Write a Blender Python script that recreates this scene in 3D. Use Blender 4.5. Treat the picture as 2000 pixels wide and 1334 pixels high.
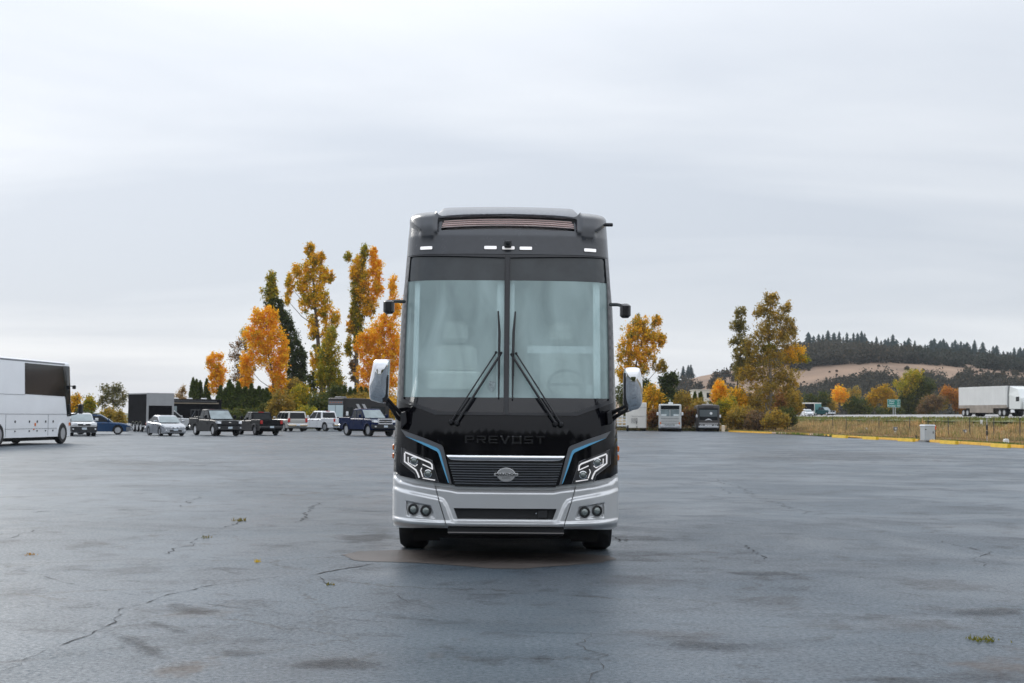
import bpy, bmesh, math, random
import numpy as np
from mathutils import Vector, Matrix
from mathutils.geometry import delaunay_2d_cdt

R = math.radians
scene = bpy.context.scene
for o in list(bpy.data.objects):
    bpy.data.objects.remove(o)
COL = scene.collection

# ------------------------------------------------------------------ camera
FPX = 2778.0                       # focal length in photo pixels (50 mm lens)
PITCH, ROLL, CAMZ = math.atan(145 / FPX), R(0.5), 1.65
CM = Matrix.Rotation(R(90) + PITCH, 3, 'X') @ Matrix.Rotation(ROLL, 3, 'Z')
cd = bpy.data.cameras.new('camera')
cam = bpy.data.objects.new('camera', cd)
COL.objects.link(cam)
cam.matrix_world = Matrix.Translation((0, 0, CAMZ)) @ CM.to_4x4()
cd.lens, cd.sensor_width = 50.0, 36.0
cd.clip_end = 12000
cd.dof.use_dof = True
cd.dof.focus_distance = 16.3
cd.dof.aperture_fstop = 6.3
scene.camera = cam

# ------------------------------------------------------------------ sky, sun, exposure
SUN_AZ, SUN_EL = R(-32), R(30)     # azimuth from +Y towards +X
sun_dir = Vector((math.sin(SUN_AZ) * math.cos(SUN_EL), math.cos(SUN_AZ) * math.cos(SUN_EL), math.sin(SUN_EL)))
world = bpy.data.worlds.new('World')
scene.world = world
world.use_nodes = True
wn, wl = world.node_tree.nodes, world.node_tree.links
wn.clear()


def N(nodes, kind, **kw):
    n = nodes.new(kind)
    for k, v in kw.items():
        setattr(n, k, v)
    return n


def vmath(op, a=None, b=None):
    n = N(wn, 'ShaderNodeVectorMath', operation=op)
    for i, v in enumerate((a, b)):
        if v is None:
            continue
        if isinstance(v, (tuple, Vector)):
            n.inputs[i].default_value = v
        else:
            wl.new(v, n.inputs[i])
    return n


def smath(op, a=None, b=None, clamp=False):
    n = N(wn, 'ShaderNodeMath', operation=op, use_clamp=clamp)
    for i, v in enumerate((a, b)):
        if v is None:
            continue
        if isinstance(v, (int, float)):
            n.inputs[i].default_value = v
        else:
            wl.new(v, n.inputs[i])
    return n.outputs[0]


sky = N(wn, 'ShaderNodeTexSky', sky_type='NISHITA', sun_disc=False)
sky.sun_elevation, sky.sun_rotation = SUN_EL, SUN_AZ
sky_s = N(wn, 'ShaderNodeVectorMath', operation='SCALE')
wl.new(sky.outputs[0], sky_s.inputs[0])
sky_s.inputs['Scale'].default_value = 0.10
tc = N(wn, 'ShaderNodeTexCoord')
sep = N(wn, 'ShaderNodeSeparateXYZ')
wl.new(tc.outputs['Generated'], sep.inputs[0])
zc = smath('MAXIMUM', sep.outputs[2], 0.0)
den = smath('ADD', zc, 0.11)
comb = N(wn, 'ShaderNodeCombineXYZ')
wl.new(smath('DIVIDE', sep.outputs[0], den), comb.inputs[0])
wl.new(smath('DIVIDE', sep.outputs[1], den), comb.inputs[1])
mp = N(wn, 'ShaderNodeMapping')
mp.inputs['Scale'].default_value = (0.30, 0.46, 1)
mp.inputs['Rotation'].default_value = (0, 0, R(16))
mp.inputs['Location'].default_value = (3.1, 1.7, 0)
wl.new(comb.outputs[0], mp.inputs[0])
nz = N(wn, 'ShaderNodeTexNoise')
nz.inputs['Scale'].default_value = 1.0
nz.inputs['Detail'].default_value = 6.0
nz.inputs['Roughness'].default_value = 0.5
nz.inputs['Distortion'].default_value = 0.5
wl.new(mp.outputs[0], nz.inputs[0])
ramp = N(wn, 'ShaderNodeValToRGB')
ramp.color_ramp.elements[0].position = 0.36
ramp.color_ramp.elements[0].color = (0.60, 0.648, 0.722, 1)
ramp.color_ramp.elements[1].position = 0.64
ramp.color_ramp.elements[1].color = (0.85, 0.877, 0.915, 1)
wl.new(nz.outputs[0], ramp.inputs[0])
# overcast luminance: brighter towards the zenith and around the hidden sun
dot = vmath('DOT_PRODUCT', tc.outputs['Generated'], tuple(sun_dir)).outputs['Value']
glow = smath('MULTIPLY', smath('POWER', smath('MAXIMUM', dot, 0.0), 4.0), 0.24)
zen = smath('MULTIPLY', smath('POWER', zc, 1.8), 1.6)
gain = smath('ADD', smath('ADD', glow, zen), 1.0)
cl = N(wn, 'ShaderNodeVectorMath', operation='SCALE')
wl.new(ramp.outputs[0], cl.inputs[0])
wl.new(gain, cl.inputs['Scale'])
mixw = N(wn, 'ShaderNodeMix', data_type='RGBA')
mixw.inputs[0].default_value = 0.93
wl.new(sky_s.outputs[0], mixw.inputs[6])
wl.new(cl.outputs[0], mixw.inputs[7])
bg = N(wn, 'ShaderNodeBackground')
bg.inputs['Strength'].default_value = 1.0
wl.new(mixw.outputs[2], bg.inputs[0])
wo = N(wn, 'ShaderNodeOutputWorld')
wl.new(bg.outputs[0], wo.inputs[0])

sd = bpy.data.lights.new('sun', 'SUN')
sd.energy, sd.angle, sd.color = 1.3, R(25), (1.0, 0.96, 0.9)
sun = bpy.data.objects.new('sun', sd)
COL.objects.link(sun)
sun.rotation_euler = sun_dir.to_track_quat('Z', 'Y').to_euler()
scene.view_settings.view_transform = 'Standard'
scene.view_settings.look = 'None'
scene.view_settings.exposure = 0.0
scene.view_settings.gamma = 1.0
scene.cycles.max_bounces = 8
scene.cycles.transparent_max_bounces = 12
scene.cycles.use_denoising = True
scene.cycles.caustics_reflective = False
scene.cycles.caustics_refractive = False


# ------------------------------------------------------------------ pixel helpers (photo pixels, 2000 x 1334)
def ray(px, py):
    return CM @ Vector(((px - 1000) / FPX, (667 - py) / FPX, -1.0))


def at_y(px, py, Y):
    d = ray(px, py)
    return Vector((0, 0, CAMZ)) + d * (Y / d.y)


def ground(px, py, z=0.0):
    d = ray(px, py)
    p = Vector((0, 0, CAMZ)) + d * ((z - CAMZ) / d.z)
    p.z = z
    return p


def hor(px):
    return 812 + (px - 1000) * math.tan(ROLL)


# ------------------------------------------------------------------ materials
MATS = {}


def mat(name, col, rough=0.5, metal=0.0, spec=0.5, coat=0.0, var=None, bump=None, emit=0.0, attr=None, ior=None):
    if name in MATS:
        return MATS[name]
    m = bpy.data.materials.new(name)
    m.use_nodes = True
    nt = m.node_tree
    b = nt.nodes['Principled BSDF']
    b.inputs['Base Color'].default_value = (*col, 1)
    b.inputs['Roughness'].default_value = rough
    b.inputs['Metallic'].default_value = metal
    b.inputs['Specular IOR Level'].default_value = spec
    b.inputs['Coat Weight'].default_value = coat
    b.inputs['Coat Roughness'].default_value = 0.04
    if emit:
        b.inputs['Emission Color'].default_value = (*col, 1)
        b.inputs['Emission Strength'].default_value = emit
    if var or bump:
        co = nt.nodes.new('ShaderNodeTexCoord')
    if var:      # (scale, amount, roughness amount)
        n = nt.nodes.new('ShaderNodeTexNoise')
        n.inputs['Scale'].default_value = var[0]
        n.inputs['Detail'].default_value = 5
        nt.links.new(co.outputs['Object'], n.inputs[0])
        rp = nt.nodes.new('ShaderNodeValToRGB')
        a = var[1]
        rp.color_ramp.elements[0].position, rp.color_ramp.elements[1].position = 0.3, 0.7
        rp.color_ramp.elements[0].color = (*[c * (1 - a) for c in col], 1)
        rp.color_ramp.elements[1].color = (*[min(1, c * (1 + a)) for c in col], 1)
        nt.links.new(n.outputs[0], rp.inputs[0])
        nt.links.new(rp.outputs[0], b.inputs['Base Color'])
        if len(var) > 2:
            mr = nt.nodes.new('ShaderNodeMapRange')
            mr.inputs['To Min'].default_value = max(0.02, rough - var[2])
            mr.inputs['To Max'].default_value = min(1, rough + var[2])
            nt.links.new(n.outputs[0], mr.inputs[0])
            nt.links.new(mr.outputs[0], b.inputs['Roughness'])
    if bump:
        n2 = nt.nodes.new('ShaderNodeTexNoise')
        n2.inputs['Scale'].default_value = bump[0]
        n2.inputs['Detail'].default_value = 4
        nt.links.new(co.outputs['Object'], n2.inputs[0])
        bp = nt.nodes.new('ShaderNodeBump')
        bp.inputs['Strength'].default_value = bump[1]
        bp.inputs['Distance'].default_value = bump[2] if len(bump) > 2 else 0.02
        nt.links.new(n2.outputs[0], bp.inputs['Height'])
        nt.links.new(bp.outputs[0], b.inputs['Normal'])
    MATS[name] = m
    return m


def leaf_mat():
    m = bpy.data.materials.new('leaf')
    m.use_nodes = True
    nt = m.node_tree
    b = nt.nodes['Principled BSDF']
    at = nt.nodes.new('ShaderNodeAttribute')
    at.attribute_name = 'Col'
    b.inputs['Roughness'].default_value = 0.65
    b.inputs['Specular IOR Level'].default_value = 0.25
    nt.links.new(at.outputs['Color'], b.inputs['Base Color'])
    tr = nt.nodes.new('ShaderNodeBsdfTranslucent')
    nt.links.new(at.outputs['Color'], tr.inputs['Color'])
    mx = nt.nodes.new('ShaderNodeMixShader')
    mx.inputs[0].default_value = 0.45
    nt.links.new(b.outputs[0], mx.inputs[1])
    nt.links.new(tr.outputs[0], mx.inputs[2])
    nt.links.new(mx.outputs[0], nt.nodes['Material Output'].inputs[0])
    return m


LEAF = leaf_mat()


# ------------------------------------------------------------------ mesh builder
class MB:
    def __init__(s):
        s.v, s.f = [], []

    def add(s, vs, fs):
        k = len(s.v)
        s.v += [tuple(v) for v in vs]
        s.f += [tuple(i + k for i in f) for f in fs]
        return s

    def box(s, x0, x1, y0, y1, z0, z1, ch=0.0):
        if ch <= 0:
            vs = [(x, y, z) for z in (z0, z1) for y in (y0, y1) for x in (x0, x1)]
            return s.add(vs, [(0, 2, 3, 1), (4, 5, 7, 6), (0, 1, 5, 4), (2, 6, 7, 3), (0, 4, 6, 2), (1, 3, 7, 5)])
        c = min(ch, (x1 - x0) / 2.01, (y1 - y0) / 2.01, (z1 - z0) / 2.01)
        loops = []
        for z, i in ((z0, c), (z0 + c, 0), (z1 - c, 0), (z1, c)):
            xa, xb, ya, yb = x0 + i, x1 - i, y0 + i, y1 - i
            loops.append([(xa + c, ya, z), (xb - c, ya, z), (xb, ya + c, z), (xb, yb - c, z), (xb - c, yb, z), (xa + c, yb, z), (xa, yb - c, z), (xa, ya + c, z)])
        return s.loft(loops)

    def loft(s, loops, caps=True, closed=True):
        n = len(loops[0])
        vs = [p for l in loops for p in l]
        fs = []
        for i in range(len(loops) - 1):
            for j in range(n if closed else n - 1):
                a, b = i * n + j, i * n + (j + 1) % n
                fs.append((a, b, b + n, a + n))
        if caps:
            fs.append(tuple(range(n))[::-1])
            fs.append(tuple(range((len(loops) - 1) * n, len(loops) * n)))
        return s.add(vs, fs)

    def tube(s, pts, r, seg=8, caps=True):
        pts = [Vector(p) for p in pts]
        rs = r if isinstance(r, (list, tuple)) else [r] * len(pts)
        loops, up = [], None
        for i, p in enumerate(pts):
            d = (pts[min(i + 1, len(pts) - 1)] - pts[max(i - 1, 0)]).normalized()
            if up is None:
                up = d.orthogonal().normalized()
            up = (up - d * up.dot(d))
            up = up.normalized() if up.length > 1e-6 else d.orthogonal().normalized()
            q = d.cross(up)
            loops.append([p + (up * math.cos(a) + q * math.sin(a)) * rs[i] for a in [2 * math.pi * k / seg for k in range(seg)]])
        return s.loft(loops, caps)

    def lathe(s, prof, c=(0, 0, 0), axis='y', seg=24, closed=False):
        """prof: (radius, offset along axis)"""
        loops = []
        for r, t in prof:
            l = []
            for k in range(seg):
                a = 2 * math.pi * k / seg
                u, w = r * math.cos(a), r * math.sin(a)
                l.append((c[0] + u, c[1] + t, c[2] + w) if axis == 'y' else ((c[0] + t, c[1] + u, c[2] + w) if axis == 'x' else (c[0] + u, c[1] + w, c[2] + t)))
            loops.append(l)
        return s.loft(loops, caps=not closed)

    def prism(s, poly, a0, a1, plane='xz', inset=0.0):
        """poly of 2-D points, extruded along the third axis from a0 to a1"""
        def P(p, t):
            return (p[0], t, p[1]) if plane == 'xz' else ((t, p[0], p[1]) if plane == 'yz' else (p[0], p[1], t))
        return s.loft([[P(p, a0) for p in poly], [P(p, a1) for p in poly]])

    def build(s, name, m, parent=None, smooth=None, bevel=0.0):
        me = bpy.data.meshes.new(name)
        me.from_pydata(s.v, [], s.f)
        bm = bmesh.new()
        bm.from_mesh(me)
        bmesh.ops.recalc_face_normals(bm, faces=bm.faces)
        if bevel:
            es = [e for e in bm.edges if len(e.link_faces) == 2 and e.calc_face_angle(0) > 0.5]
            bmesh.ops.bevel(bm, geom=es, offset=bevel, segments=2, affect='EDGES', profile=0.6)
        bm.to_mesh(me)
        bm.free()
        if smooth is not None:
            me.shade_smooth()
            me.set_sharp_from_angle(angle=R(smooth))
        me.materials.append(m)
        return link(name, me, parent)


def link(name, me, parent=None):
    o = bpy.data.objects.new(name, me)
    COL.objects.link(o)
    if parent is not None:
        o.parent = parent
    return o


def thing(name, label, cat, loc=(0, 0, 0), rz=0.0, group=None):
    o = bpy.data.objects.new(name, None)
    o.empty_display_size = 0.2
    COL.objects.link(o)
    o.location = loc
    o.rotation_euler = (0, 0, rz)
    return tag(o, label, cat, group)


def tag(o, label=None, cat=None, group=None, kind=None):
    if label:
        o['label'] = label
    if cat:
        o['category'] = cat
    if group:
        o['group'] = group
    if kind:
        o['kind'] = kind
    return o


def copy_tree(o, parent=None):
    c = o.copy()
    COL.objects.link(c)
    c.parent = parent
    for ch in o.children:
        copy_tree(ch, c)
    return c


def lerp(a, b, t):
    return a + (b - a) * t


def interp(tab, x):
    if x <= tab[0][0]:
        return tab[0][1]
    for (a, va), (b, vb) in zip(tab, tab[1:]):
        if x <= b:
            return va + (vb - va) * (x - a) / (b - a)
    return tab[-1][1]


def sstep(t):
    t = max(0.0, min(1.0, t))
    return t * t * (3 - 2 * t)


def text_mesh(body, size, extrude=0.0, spacing=1.0, bold=0.0):
    cu = bpy.data.curves.new('text', 'FONT')
    cu.body, cu.size, cu.extrude, cu.align_x, cu.align_y = body, size, extrude, 'CENTER', 'CENTER'
    cu.space_character, cu.offset = spacing, bold
    o = bpy.data.objects.new('text', cu)
    COL.objects.link(o)
    bpy.context.view_layer.update()
    me = bpy.data.meshes.new_from_object(o.evaluated_get(bpy.context.evaluated_depsgraph_get()))
    bpy.data.objects.remove(o)
    bpy.data.curves.remove(cu)
    return me


# shared materials
tyre_m = mat('tyre_rubber', (0.018, 0.018, 0.019), 0.75, bump=(40, 0.2))
alloy_m = mat('wheel_alloy', (0.55, 0.56, 0.58), 0.32, 0.9)
dark_alloy = mat('wheel_alloy_dark', (0.12, 0.12, 0.13), 0.4, 0.7)
chrome = mat('chrome', (0.82, 0.83, 0.85), 0.06, 1.0)
black_pl = mat('black_plastic', (0.02, 0.02, 0.022), 0.45)
under_m = mat('underbody_black', (0.012, 0.012, 0.012), 0.85)
glass_dark = mat('tinted_glass', (0.014, 0.017, 0.019), 0.06, spec=0.2)
glass_sky = mat('windscreen_glass', (0.22, 0.27, 0.28), 0.08, spec=0.8, var=(1.5, 0.25))
red_lens = mat('red_lens', (0.45, 0.02, 0.02), 0.2, coat=0.5)
amber = mat('amber_lens', (0.75, 0.16, 0.01), 0.25, coat=0.5)
clear_lens = mat('clear_lens', (0.75, 0.77, 0.8), 0.12, 0.3, coat=0.6)
plate_m = mat('plate_white', (0.55, 0.62, 0.68), 0.4)
white_pt = mat('white_paint', (0.78, 0.79, 0.80), 0.35, coat=0.3, var=(3, 0.05))
# ================================================================== setting
def sheet(name, pts, z, m, kind='structure', parent=None):
    o = MB().add([(p[0], p[1], z) for p in pts], [tuple(range(len(pts)))]).build(name, m, parent)
    if kind and parent is None:
        o['kind'] = kind
    return o


def asphalt_mat():
    m = bpy.data.materials.new('wet_asphalt')
    m.use_nodes = True
    nt = m.node_tree
    L = nt.links.new
    b = nt.nodes['Principled BSDF']
    co = nt.nodes.new('ShaderNodeTexCoord')

    def noise(scale, detail=5, rough=0.55, dist=0.0, stretch=None):
        n = nt.nodes.new('ShaderNodeTexNoise')
        n.inputs['Scale'].default_value = scale
        n.inputs['Detail'].default_value = detail
        n.inputs['Roughness'].default_value = rough
        n.inputs['Distortion'].default_value = dist
        if stretch:
            mp_ = nt.nodes.new('ShaderNodeMapping')
            mp_.inputs['Scale'].default_value = stretch
            L(co.outputs['Object'], mp_.inputs[0])
            L(mp_.outputs[0], n.inputs[0])
        else:
            L(co.outputs['Object'], n.inputs[0])
        return n.outputs[0]

    def rng(v, a, c, lo=0.0, hi=1.0):
        r_ = nt.nodes.new('ShaderNodeMapRange')
        r_.interpolation_type = 'SMOOTHSTEP'
        for i, x in enumerate((a, c, lo, hi)):
            r_.inputs[i + 1].default_value = x
        L(v, r_.inputs[0])
        return r_.outputs[0]

    def mixc(f, a, c):
        x = nt.nodes.new('ShaderNodeMix')
        x.data_type = 'RGBA'
        for i, v in ((0, f), (6, a), (7, c)):
            if isinstance(v, tuple):
                x.inputs[i].default_value = (*v, 1)
            elif isinstance(v, float):
                x.inputs[i].default_value = v
            else:
                L(v, x.inputs[i])
        return x.outputs[2]

    def mul(a, c):
        x = nt.nodes.new('ShaderNodeMath')
        x.operation = 'MULTIPLY'
        for i, v in enumerate((a, c)):
            if isinstance(v, float):
                x.inputs[i].default_value = v
            else:
                L(v, x.inputs[i])
        return x.outputs[0]

    big = noise(0.11, 6, 0.6, 0.6)
    mid = noise(0.55, 6, 0.62, 0.4)
    fine = noise(26, 4, 0.75)
    grit = noise(70, 3, 0.7)
    base = mixc(rng(big, 0.35, 0.65), (0.058, 0.077, 0.095), (0.09, 0.115, 0.138))
    base = mixc(rng(mid, 0.4, 0.7, 0.0, 0.5), base, (0.07, 0.075, 0.083))
    base = mixc(rng(fine, 0.50, 0.68, 0.0, 0.6), base, (0.15, 0.17, 0.20))
    base = mixc(rng(grit, 0.50, 0.34, 0.0, 0.75), base, (0.02, 0.022, 0.026))
    mott = noise(1.6, 8, 0.72, 0.5)
    base = mixc(rng(mott, 0.52, 0.66, 0.0, 0.7), base, (0.04, 0.044, 0.05))
    dirt = mul(rng(noise(0.33, 7, 0.65, 0.8), 0.60, 0.70), rng(noise(1.9, 6, 0.7), 0.38, 0.6))
    base = mixc(mul(dirt, 0.8), base, (0.13, 0.11, 0.097))
    # hairline crack network
    vo = nt.nodes.new('ShaderNodeTexVoronoi')
    vo.feature = 'DISTANCE_TO_EDGE'
    vo.inputs['Scale'].default_value = 0.27
    wr = nt.nodes.new('ShaderNodeVectorMath')
    wr.operation = 'MULTIPLY_ADD'
    nv = nt.nodes.new('ShaderNodeTexNoise')
    nv.inputs['Scale'].default_value = 0.9
    nv.inputs['Detail'].default_value = 7
    nv.inputs['Roughness'].default_value = 0.65
    L(co.outputs['Object'], nv.inputs[0])
    L(nv.outputs['Color'], wr.inputs[0])
    wr.inputs[1].default_value = (1.6, 1.6, 0)
    L(co.outputs['Object'], wr.inputs[2])
    L(wr.outputs[0], vo.inputs['Vector'])
    crk = mul(rng(vo.outputs['Distance'], 0.0075, 0.0025), rng(noise(0.5, 4, 0.6), 0.44, 0.56))
    base = mixc(mul(crk, 0.75), base, (0.022, 0.023, 0.025))
    L(base, b.inputs['Base Color'])
    spl = nt.nodes.new('ShaderNodeMapRange')
    spl.inputs[1].default_value, spl.inputs[2].default_value = 0.40, 0.60
    spl.inputs[3].default_value, spl.inputs[4].default_value = 0.06, 0.56
    L(fine, spl.inputs[0])
    sp2 = mul(spl.outputs[0], rng(mott, 0.68, 0.50, 0.45, 1.0))
    L(sp2, b.inputs['Specular IOR Level'])
    wet = rng(noise(0.23, 6, 0.6, 0.9), 0.36, 0.64)
    r0 = mixc(wet, (0.46, 0.46, 0.46), (0.30, 0.30, 0.30))
    r1 = mixc(dirt, r0, (0.7, 0.7, 0.7))
    r2 = mixc(rng(mid, 0.5, 0.72, 0.0, 0.6), r1, (0.6, 0.6, 0.6))
    L(r2, b.inputs['Roughness'])
    b.inputs['IOR'].default_value = 1.40
    b.inputs['Specular Tint'].default_value = (0.80, 0.94, 1.0, 1)
    bp = nt.nodes.new('ShaderNodeBump')
    bp.inputs['Strength'].default_value = 0.5
    bp.inputs['Distance'].default_value = 0.006
    L(grit, bp.inputs['Height'])
    bp2 = nt.nodes.new('ShaderNodeBump')
    bp2.inputs['Strength'].default_value = 0.25
    bp2.inputs['Distance'].default_value = 0.03
    L(mid, bp2.inputs['Height'])
    L(bp2.outputs[0], bp.inputs['Normal'])
    L(bp.outputs[0], b.inputs['Normal'])
    return m


ASPH = asphalt_mat()
field_m = mat('field_grass', (0.085, 0.09, 0.035), 0.95, var=(0.05, 0.35))
verge_m = mat('verge_soil_grass', (0.20, 0.15, 0.075), 0.95, var=(0.35, 0.35), bump=(3, 0.4))
green_m = mat('short_green_grass', (0.12, 0.125, 0.042), 0.95, var=(0.5, 0.35))
road_m = mat('highway_asphalt', (0.30, 0.29, 0.285), 0.7, var=(0.1, 0.12))
gravel_m = mat('shoulder_gravel', (0.16, 0.135, 0.125), 0.95, var=(0.8, 0.25))

sheet('ground', [(-2600, -900), (2600, -900), (2600, 3200), (-2600, 3200)], -0.03, field_m)


def kerb_x(Y):
    return 25.7 + (168 - Y) * (31.5 - 25.7) / (168 - 87.6)


def road_x(Y):                       # near edge of the highway
    return 57.5 + (193 - Y) * 0.022


lot_pts = [(-140, -80), (kerb_x(-80), -80), (kerb_x(168), 168), (19, 171), (-10, 172), (-60, 178), (-140, 182)]
lot = sheet('parking_lot', lot_pts, 0.0, ASPH)

# verge between lot and highway, rising to the road
nu, rows = 14, []
ys = [-60 + i * 20 for i in range(50)]
RZ = 1.9
vb = MB()
for Y in ys:
    xa = kerb_x(Y) + 0.25 if Y < 170 else kerb_x(168) - (Y - 168) * 0.02
    xb = road_x(Y) - 2.5
    rows.append([(lerp(xa, xb, u / nu), Y, 0.02 + (RZ - 0.12) * sstep((u / nu - 0.5) / 0.5) + 0.05 * math.sin(Y * 0.9 + u * 1.7)) for u in range(nu + 1)])
vb.loft(rows, caps=False, closed=False)
tag(vb.build('verge', verge_m, None, 60), kind='structure')


def bank(dx_):                      # the highway is banked towards the lot
    return 1.9 + 0.026 * dx_


def strip(name, xa, xb, z, m, y0=-60, y1=920, parent=None):
    b = MB()
    st = [y0 + (y1 - y0) * i / 20 for i in range(21)]
    b.loft([[(road_x(Y) + xa, Y, z + bank(xa)), (road_x(Y) + xb, Y, z + bank(xb))] for Y in st], caps=False, closed=False)
    o = b.build(name, m, parent)
    if parent is None:
        o['kind'] = 'structure'
    return o


strip('road_shoulder', -2.6, 30, -0.05, gravel_m)
highway = strip('highway', 0, 27, 0.0, road_m)
line_m = mat('road_line_paint', (0.6, 0.6, 0.56), 0.6)
for xo in (1.6, 12.2, 26.0):
    strip('edge_line', xo, xo + 0.15, 0.004, line_m, parent=highway)
fb = MB()
fb.loft([[(road_x(Y) + 30, Y, bank(30) - 0.06), (road_x(Y) + 42, Y, 0.0)] for Y in ys], caps=False, closed=False)
tag(fb.build('embankment', green_m), kind='structure')
# green mown strip just below the highway shoulder
gb = MB()
gb.loft([[(road_x(Y) - 8.0, Y, 1.45), (road_x(Y) - 5, Y, 1.70), (road_x(Y) - 2.65, Y, 1.80)] for Y in ys], caps=False, closed=False)
tag(gb.build('mown_strip', green_m), kind='structure')

# ------------------------------------------------------------------ far hill
HP = [(1180, 0), (1240, 8), (1310, 19), (1350, 25), (1450, 31), (1540, 40), (1620, 42), (1700, 41), (1850, 38), (2000, 34), (2200, 30), (2600, 26)]
HY = 900.0


def hill_z(x, Y):
    pxl = 1000 + x * FPX / HY
    top = interp(HP, pxl)
    t = (Y - 560) / (HY - 560)
    return -1 + (top + 1) * (sstep(t) if t < 1 else 1 - 0.25 * min(1, (Y - HY) / 500)) + 1.6 * math.sin(x * 0.021 + Y * 0.013) * sstep(t)


hb = MB()
hb.loft([[(x, Y, hill_z(x, Y)) for x in range(50, 640, 10)] for Y in list(range(540, 920, 12)) + [960, 1050, 1200, 1500]], caps=False, closed=False)
hill_m = mat('dry_hill_grass', (0.25, 0.165, 0.11), 0.95, var=(0.035, 0.3))
tag(hb.build('hill', hill_m, None, 80), kind='structure')
# ================================================================== hero motorcoach
XC, Y0 = -0.06, 16.0
HW = [(0.3, 1.285), (0.5, 1.30), (1.0, 1.305), (1.4, 1.30), (1.75, 1.285), (2.9, 1.255), (3.5, 1.205), (4.0, 1.185)]
LEAN = [(0.3, 0.06), (0.45, 0.0), (1.0, 0.0), (1.45, 0.015), (1.75, 0.06), (3.5, 0.42), (3.75, 0.50), (4.1, 0.74)]


def hwz(z):
    return interp(HW, z)


def FY(x, z):                        # depth of the coach's front skin
    t = min(abs(x - XC) / hwz(z), 0.9999)
    return Y0 + interp(LEAN, z) + 0.10 * t * t + 0.40 * (1 - math.sqrt(1 - t ** 7))


def s2(px, py):                      # photo pixel -> (x, z) on that skin
    Y = Y0 + 0.15
    for _ in range(6):
        p = at_y(px, py, Y)
        Y = FY(p.x, p.z)
    return (p.x, p.z)


def mir(poly):
    return [(2 * XC - x, z) for x, z in poly][::-1]


def sym(half):                       # half outline, centre end points excluded -> closed symmetric outline
    return half + mir(half)


def inside(p, poly):
    x, y, c = p[0], p[1], False
    for (x1, y1), (x2, y2) in zip(poly, poly[1:] + poly[:1]):
        if (y1 > y) != (y2 > y) and x < (x2 - x1) * (y - y1) / (y2 - y1) + x1:
            c = not c
    return c


def panel_mb(poly, off, thick, holes=(), dx=0.06, dz=0.06, relief=None, depth=None, single=False):
    """curved sheet over the skin, outline in (x, z), standing `off` proud of it"""
    D = depth or FY
    vs, es = [], []

    def ring(pl):
        pts = []
        for a, b in zip(pl, pl[1:] + pl[:1]):
            n = max(1, int(math.hypot(b[0] - a[0], b[1] - a[1]) / (min(dx, dz) * 1.5 if relief else dx)))
            pts += [(lerp(a[0], b[0], i / n), lerp(a[1], b[1], i / n)) for i in range(n)]
        k = len(vs)
        vs.extend(Vector(p) for p in pts)
        es.extend((k + i, k + (i + 1) % len(pts)) for i in range(len(pts)))

    ring(poly)
    for h in holes:
        ring(h)
    xs = [p[0] for p in poly]
    zs = [p[1] for p in poly]
    gx = []
    x = min(xs) + dx / 2
    while x < max(xs):
        gx.append(x)
        x += dx
    for t in (0.8, 0.87, 0.92, 0.955, 0.98, 0.993):
        gx += [XC - 1.295 * t, XC + 1.295 * t]
    z = min(zs) + dz / 2
    while z < max(zs):
        for x in gx:
            if inside((x, z), poly) and not any(inside((x, z), h) for h in holes):
                vs.append(Vector((x, z)))
        z += dz
    r = delaunay_2d_cdt(vs, es, [], 0, 1e-5)
    V, F = r[0], r[2]
    tris = []
    for f in F:
        c = sum((V[i] for i in f), Vector((0, 0))) / len(f)
        if inside(c, poly) and not any(inside(c, h) for h in holes):
            tris.append(tuple(f))
    n = len(V)
    front, back = [], []
    for p in V:
        y = D(p[0], p[1]) - off - (relief(p[0], p[1]) if relief else 0)
        front.append((p[0], y, p[1]))
        back.append((p[0], D(p[0], p[1]) - off + thick, p[1]))
    mb = MB()
    cnt = {}
    for f in tris:
        for a, b in zip(f, f[1:] + f[:1]):
            cnt[(a, b)] = 1
    fs = list(tris)
    if single:
        return mb.add(front, fs)
    fs += [tuple(i + n for i in f[::-1]) for f in tris]
    for (a, b) in cnt:
        if (b, a) not in cnt:
            fs.append((b, a, a + n, b + n))
    mb.add(front + back, fs)
    return mb


def px_poly(pts):
    return [s2(*p) for p in pts]


coach = thing('motorcoach', 'large black and silver motorcoach parked facing the camera in the centre of the lot', 'motorcoach', (0, 0, 0))
coach.location = (0, 0, 0)

gloss_black = mat('gloss_black_paint', (0.004, 0.004, 0.006), 0.10, spec=0.32)
silver_pt = mat('silver_paint', (0.62, 0.625, 0.63), 0.28, 0.5, coat=0.5, var=(2, 0.03))
wet_cap = mat('wet_dark_cap_paint', (0.036, 0.039, 0.046), 0.24, coat=0.25, var=(9, 0.12, 0.10), bump=(75, 0.25, 0.004))
wet_sheen_top = mat('wet_roof_sheen', (0.15, 0.16, 0.18), 0.36, coat=0.15, var=(28, 0.35, 0.12), bump=(60, 0.4, 0.006))  # lifted base colour paints the sky's sheen on the wet visor top
seal_m = mat('rubber_seal', (0.022, 0.023, 0.027), 0.28)
brow_m = mat('satin_grey_trim', (0.13, 0.135, 0.145), 0.3, 0.2)
blue_m = mat('light_blue_strip', (0.13, 0.42, 0.66), 0.35)
grille_bk = mat('grille_black', (0.006, 0.006, 0.007), 0.5)
slat_m = mat('brushed_slat', (0.42, 0.42, 0.43), 0.28, 0.9)
copper_m = mat('rose_slat', (0.80, 0.66, 0.63), 0.35, 0.1)
drl_m = mat('light_guide', (0.85, 0.83, 0.83), 0.25, emit=0.35)
lamp_dark = mat('lamp_housing', (0.03, 0.03, 0.033), 0.2, coat=0.6)
lamp_lens = mat('projector_lens', (0.22, 0.25, 0.24), 0.05, 0.4, coat=1.0)
marker_m = mat('marker_lens', (0.9, 0.88, 0.88), 0.25, emit=0.45)


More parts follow.
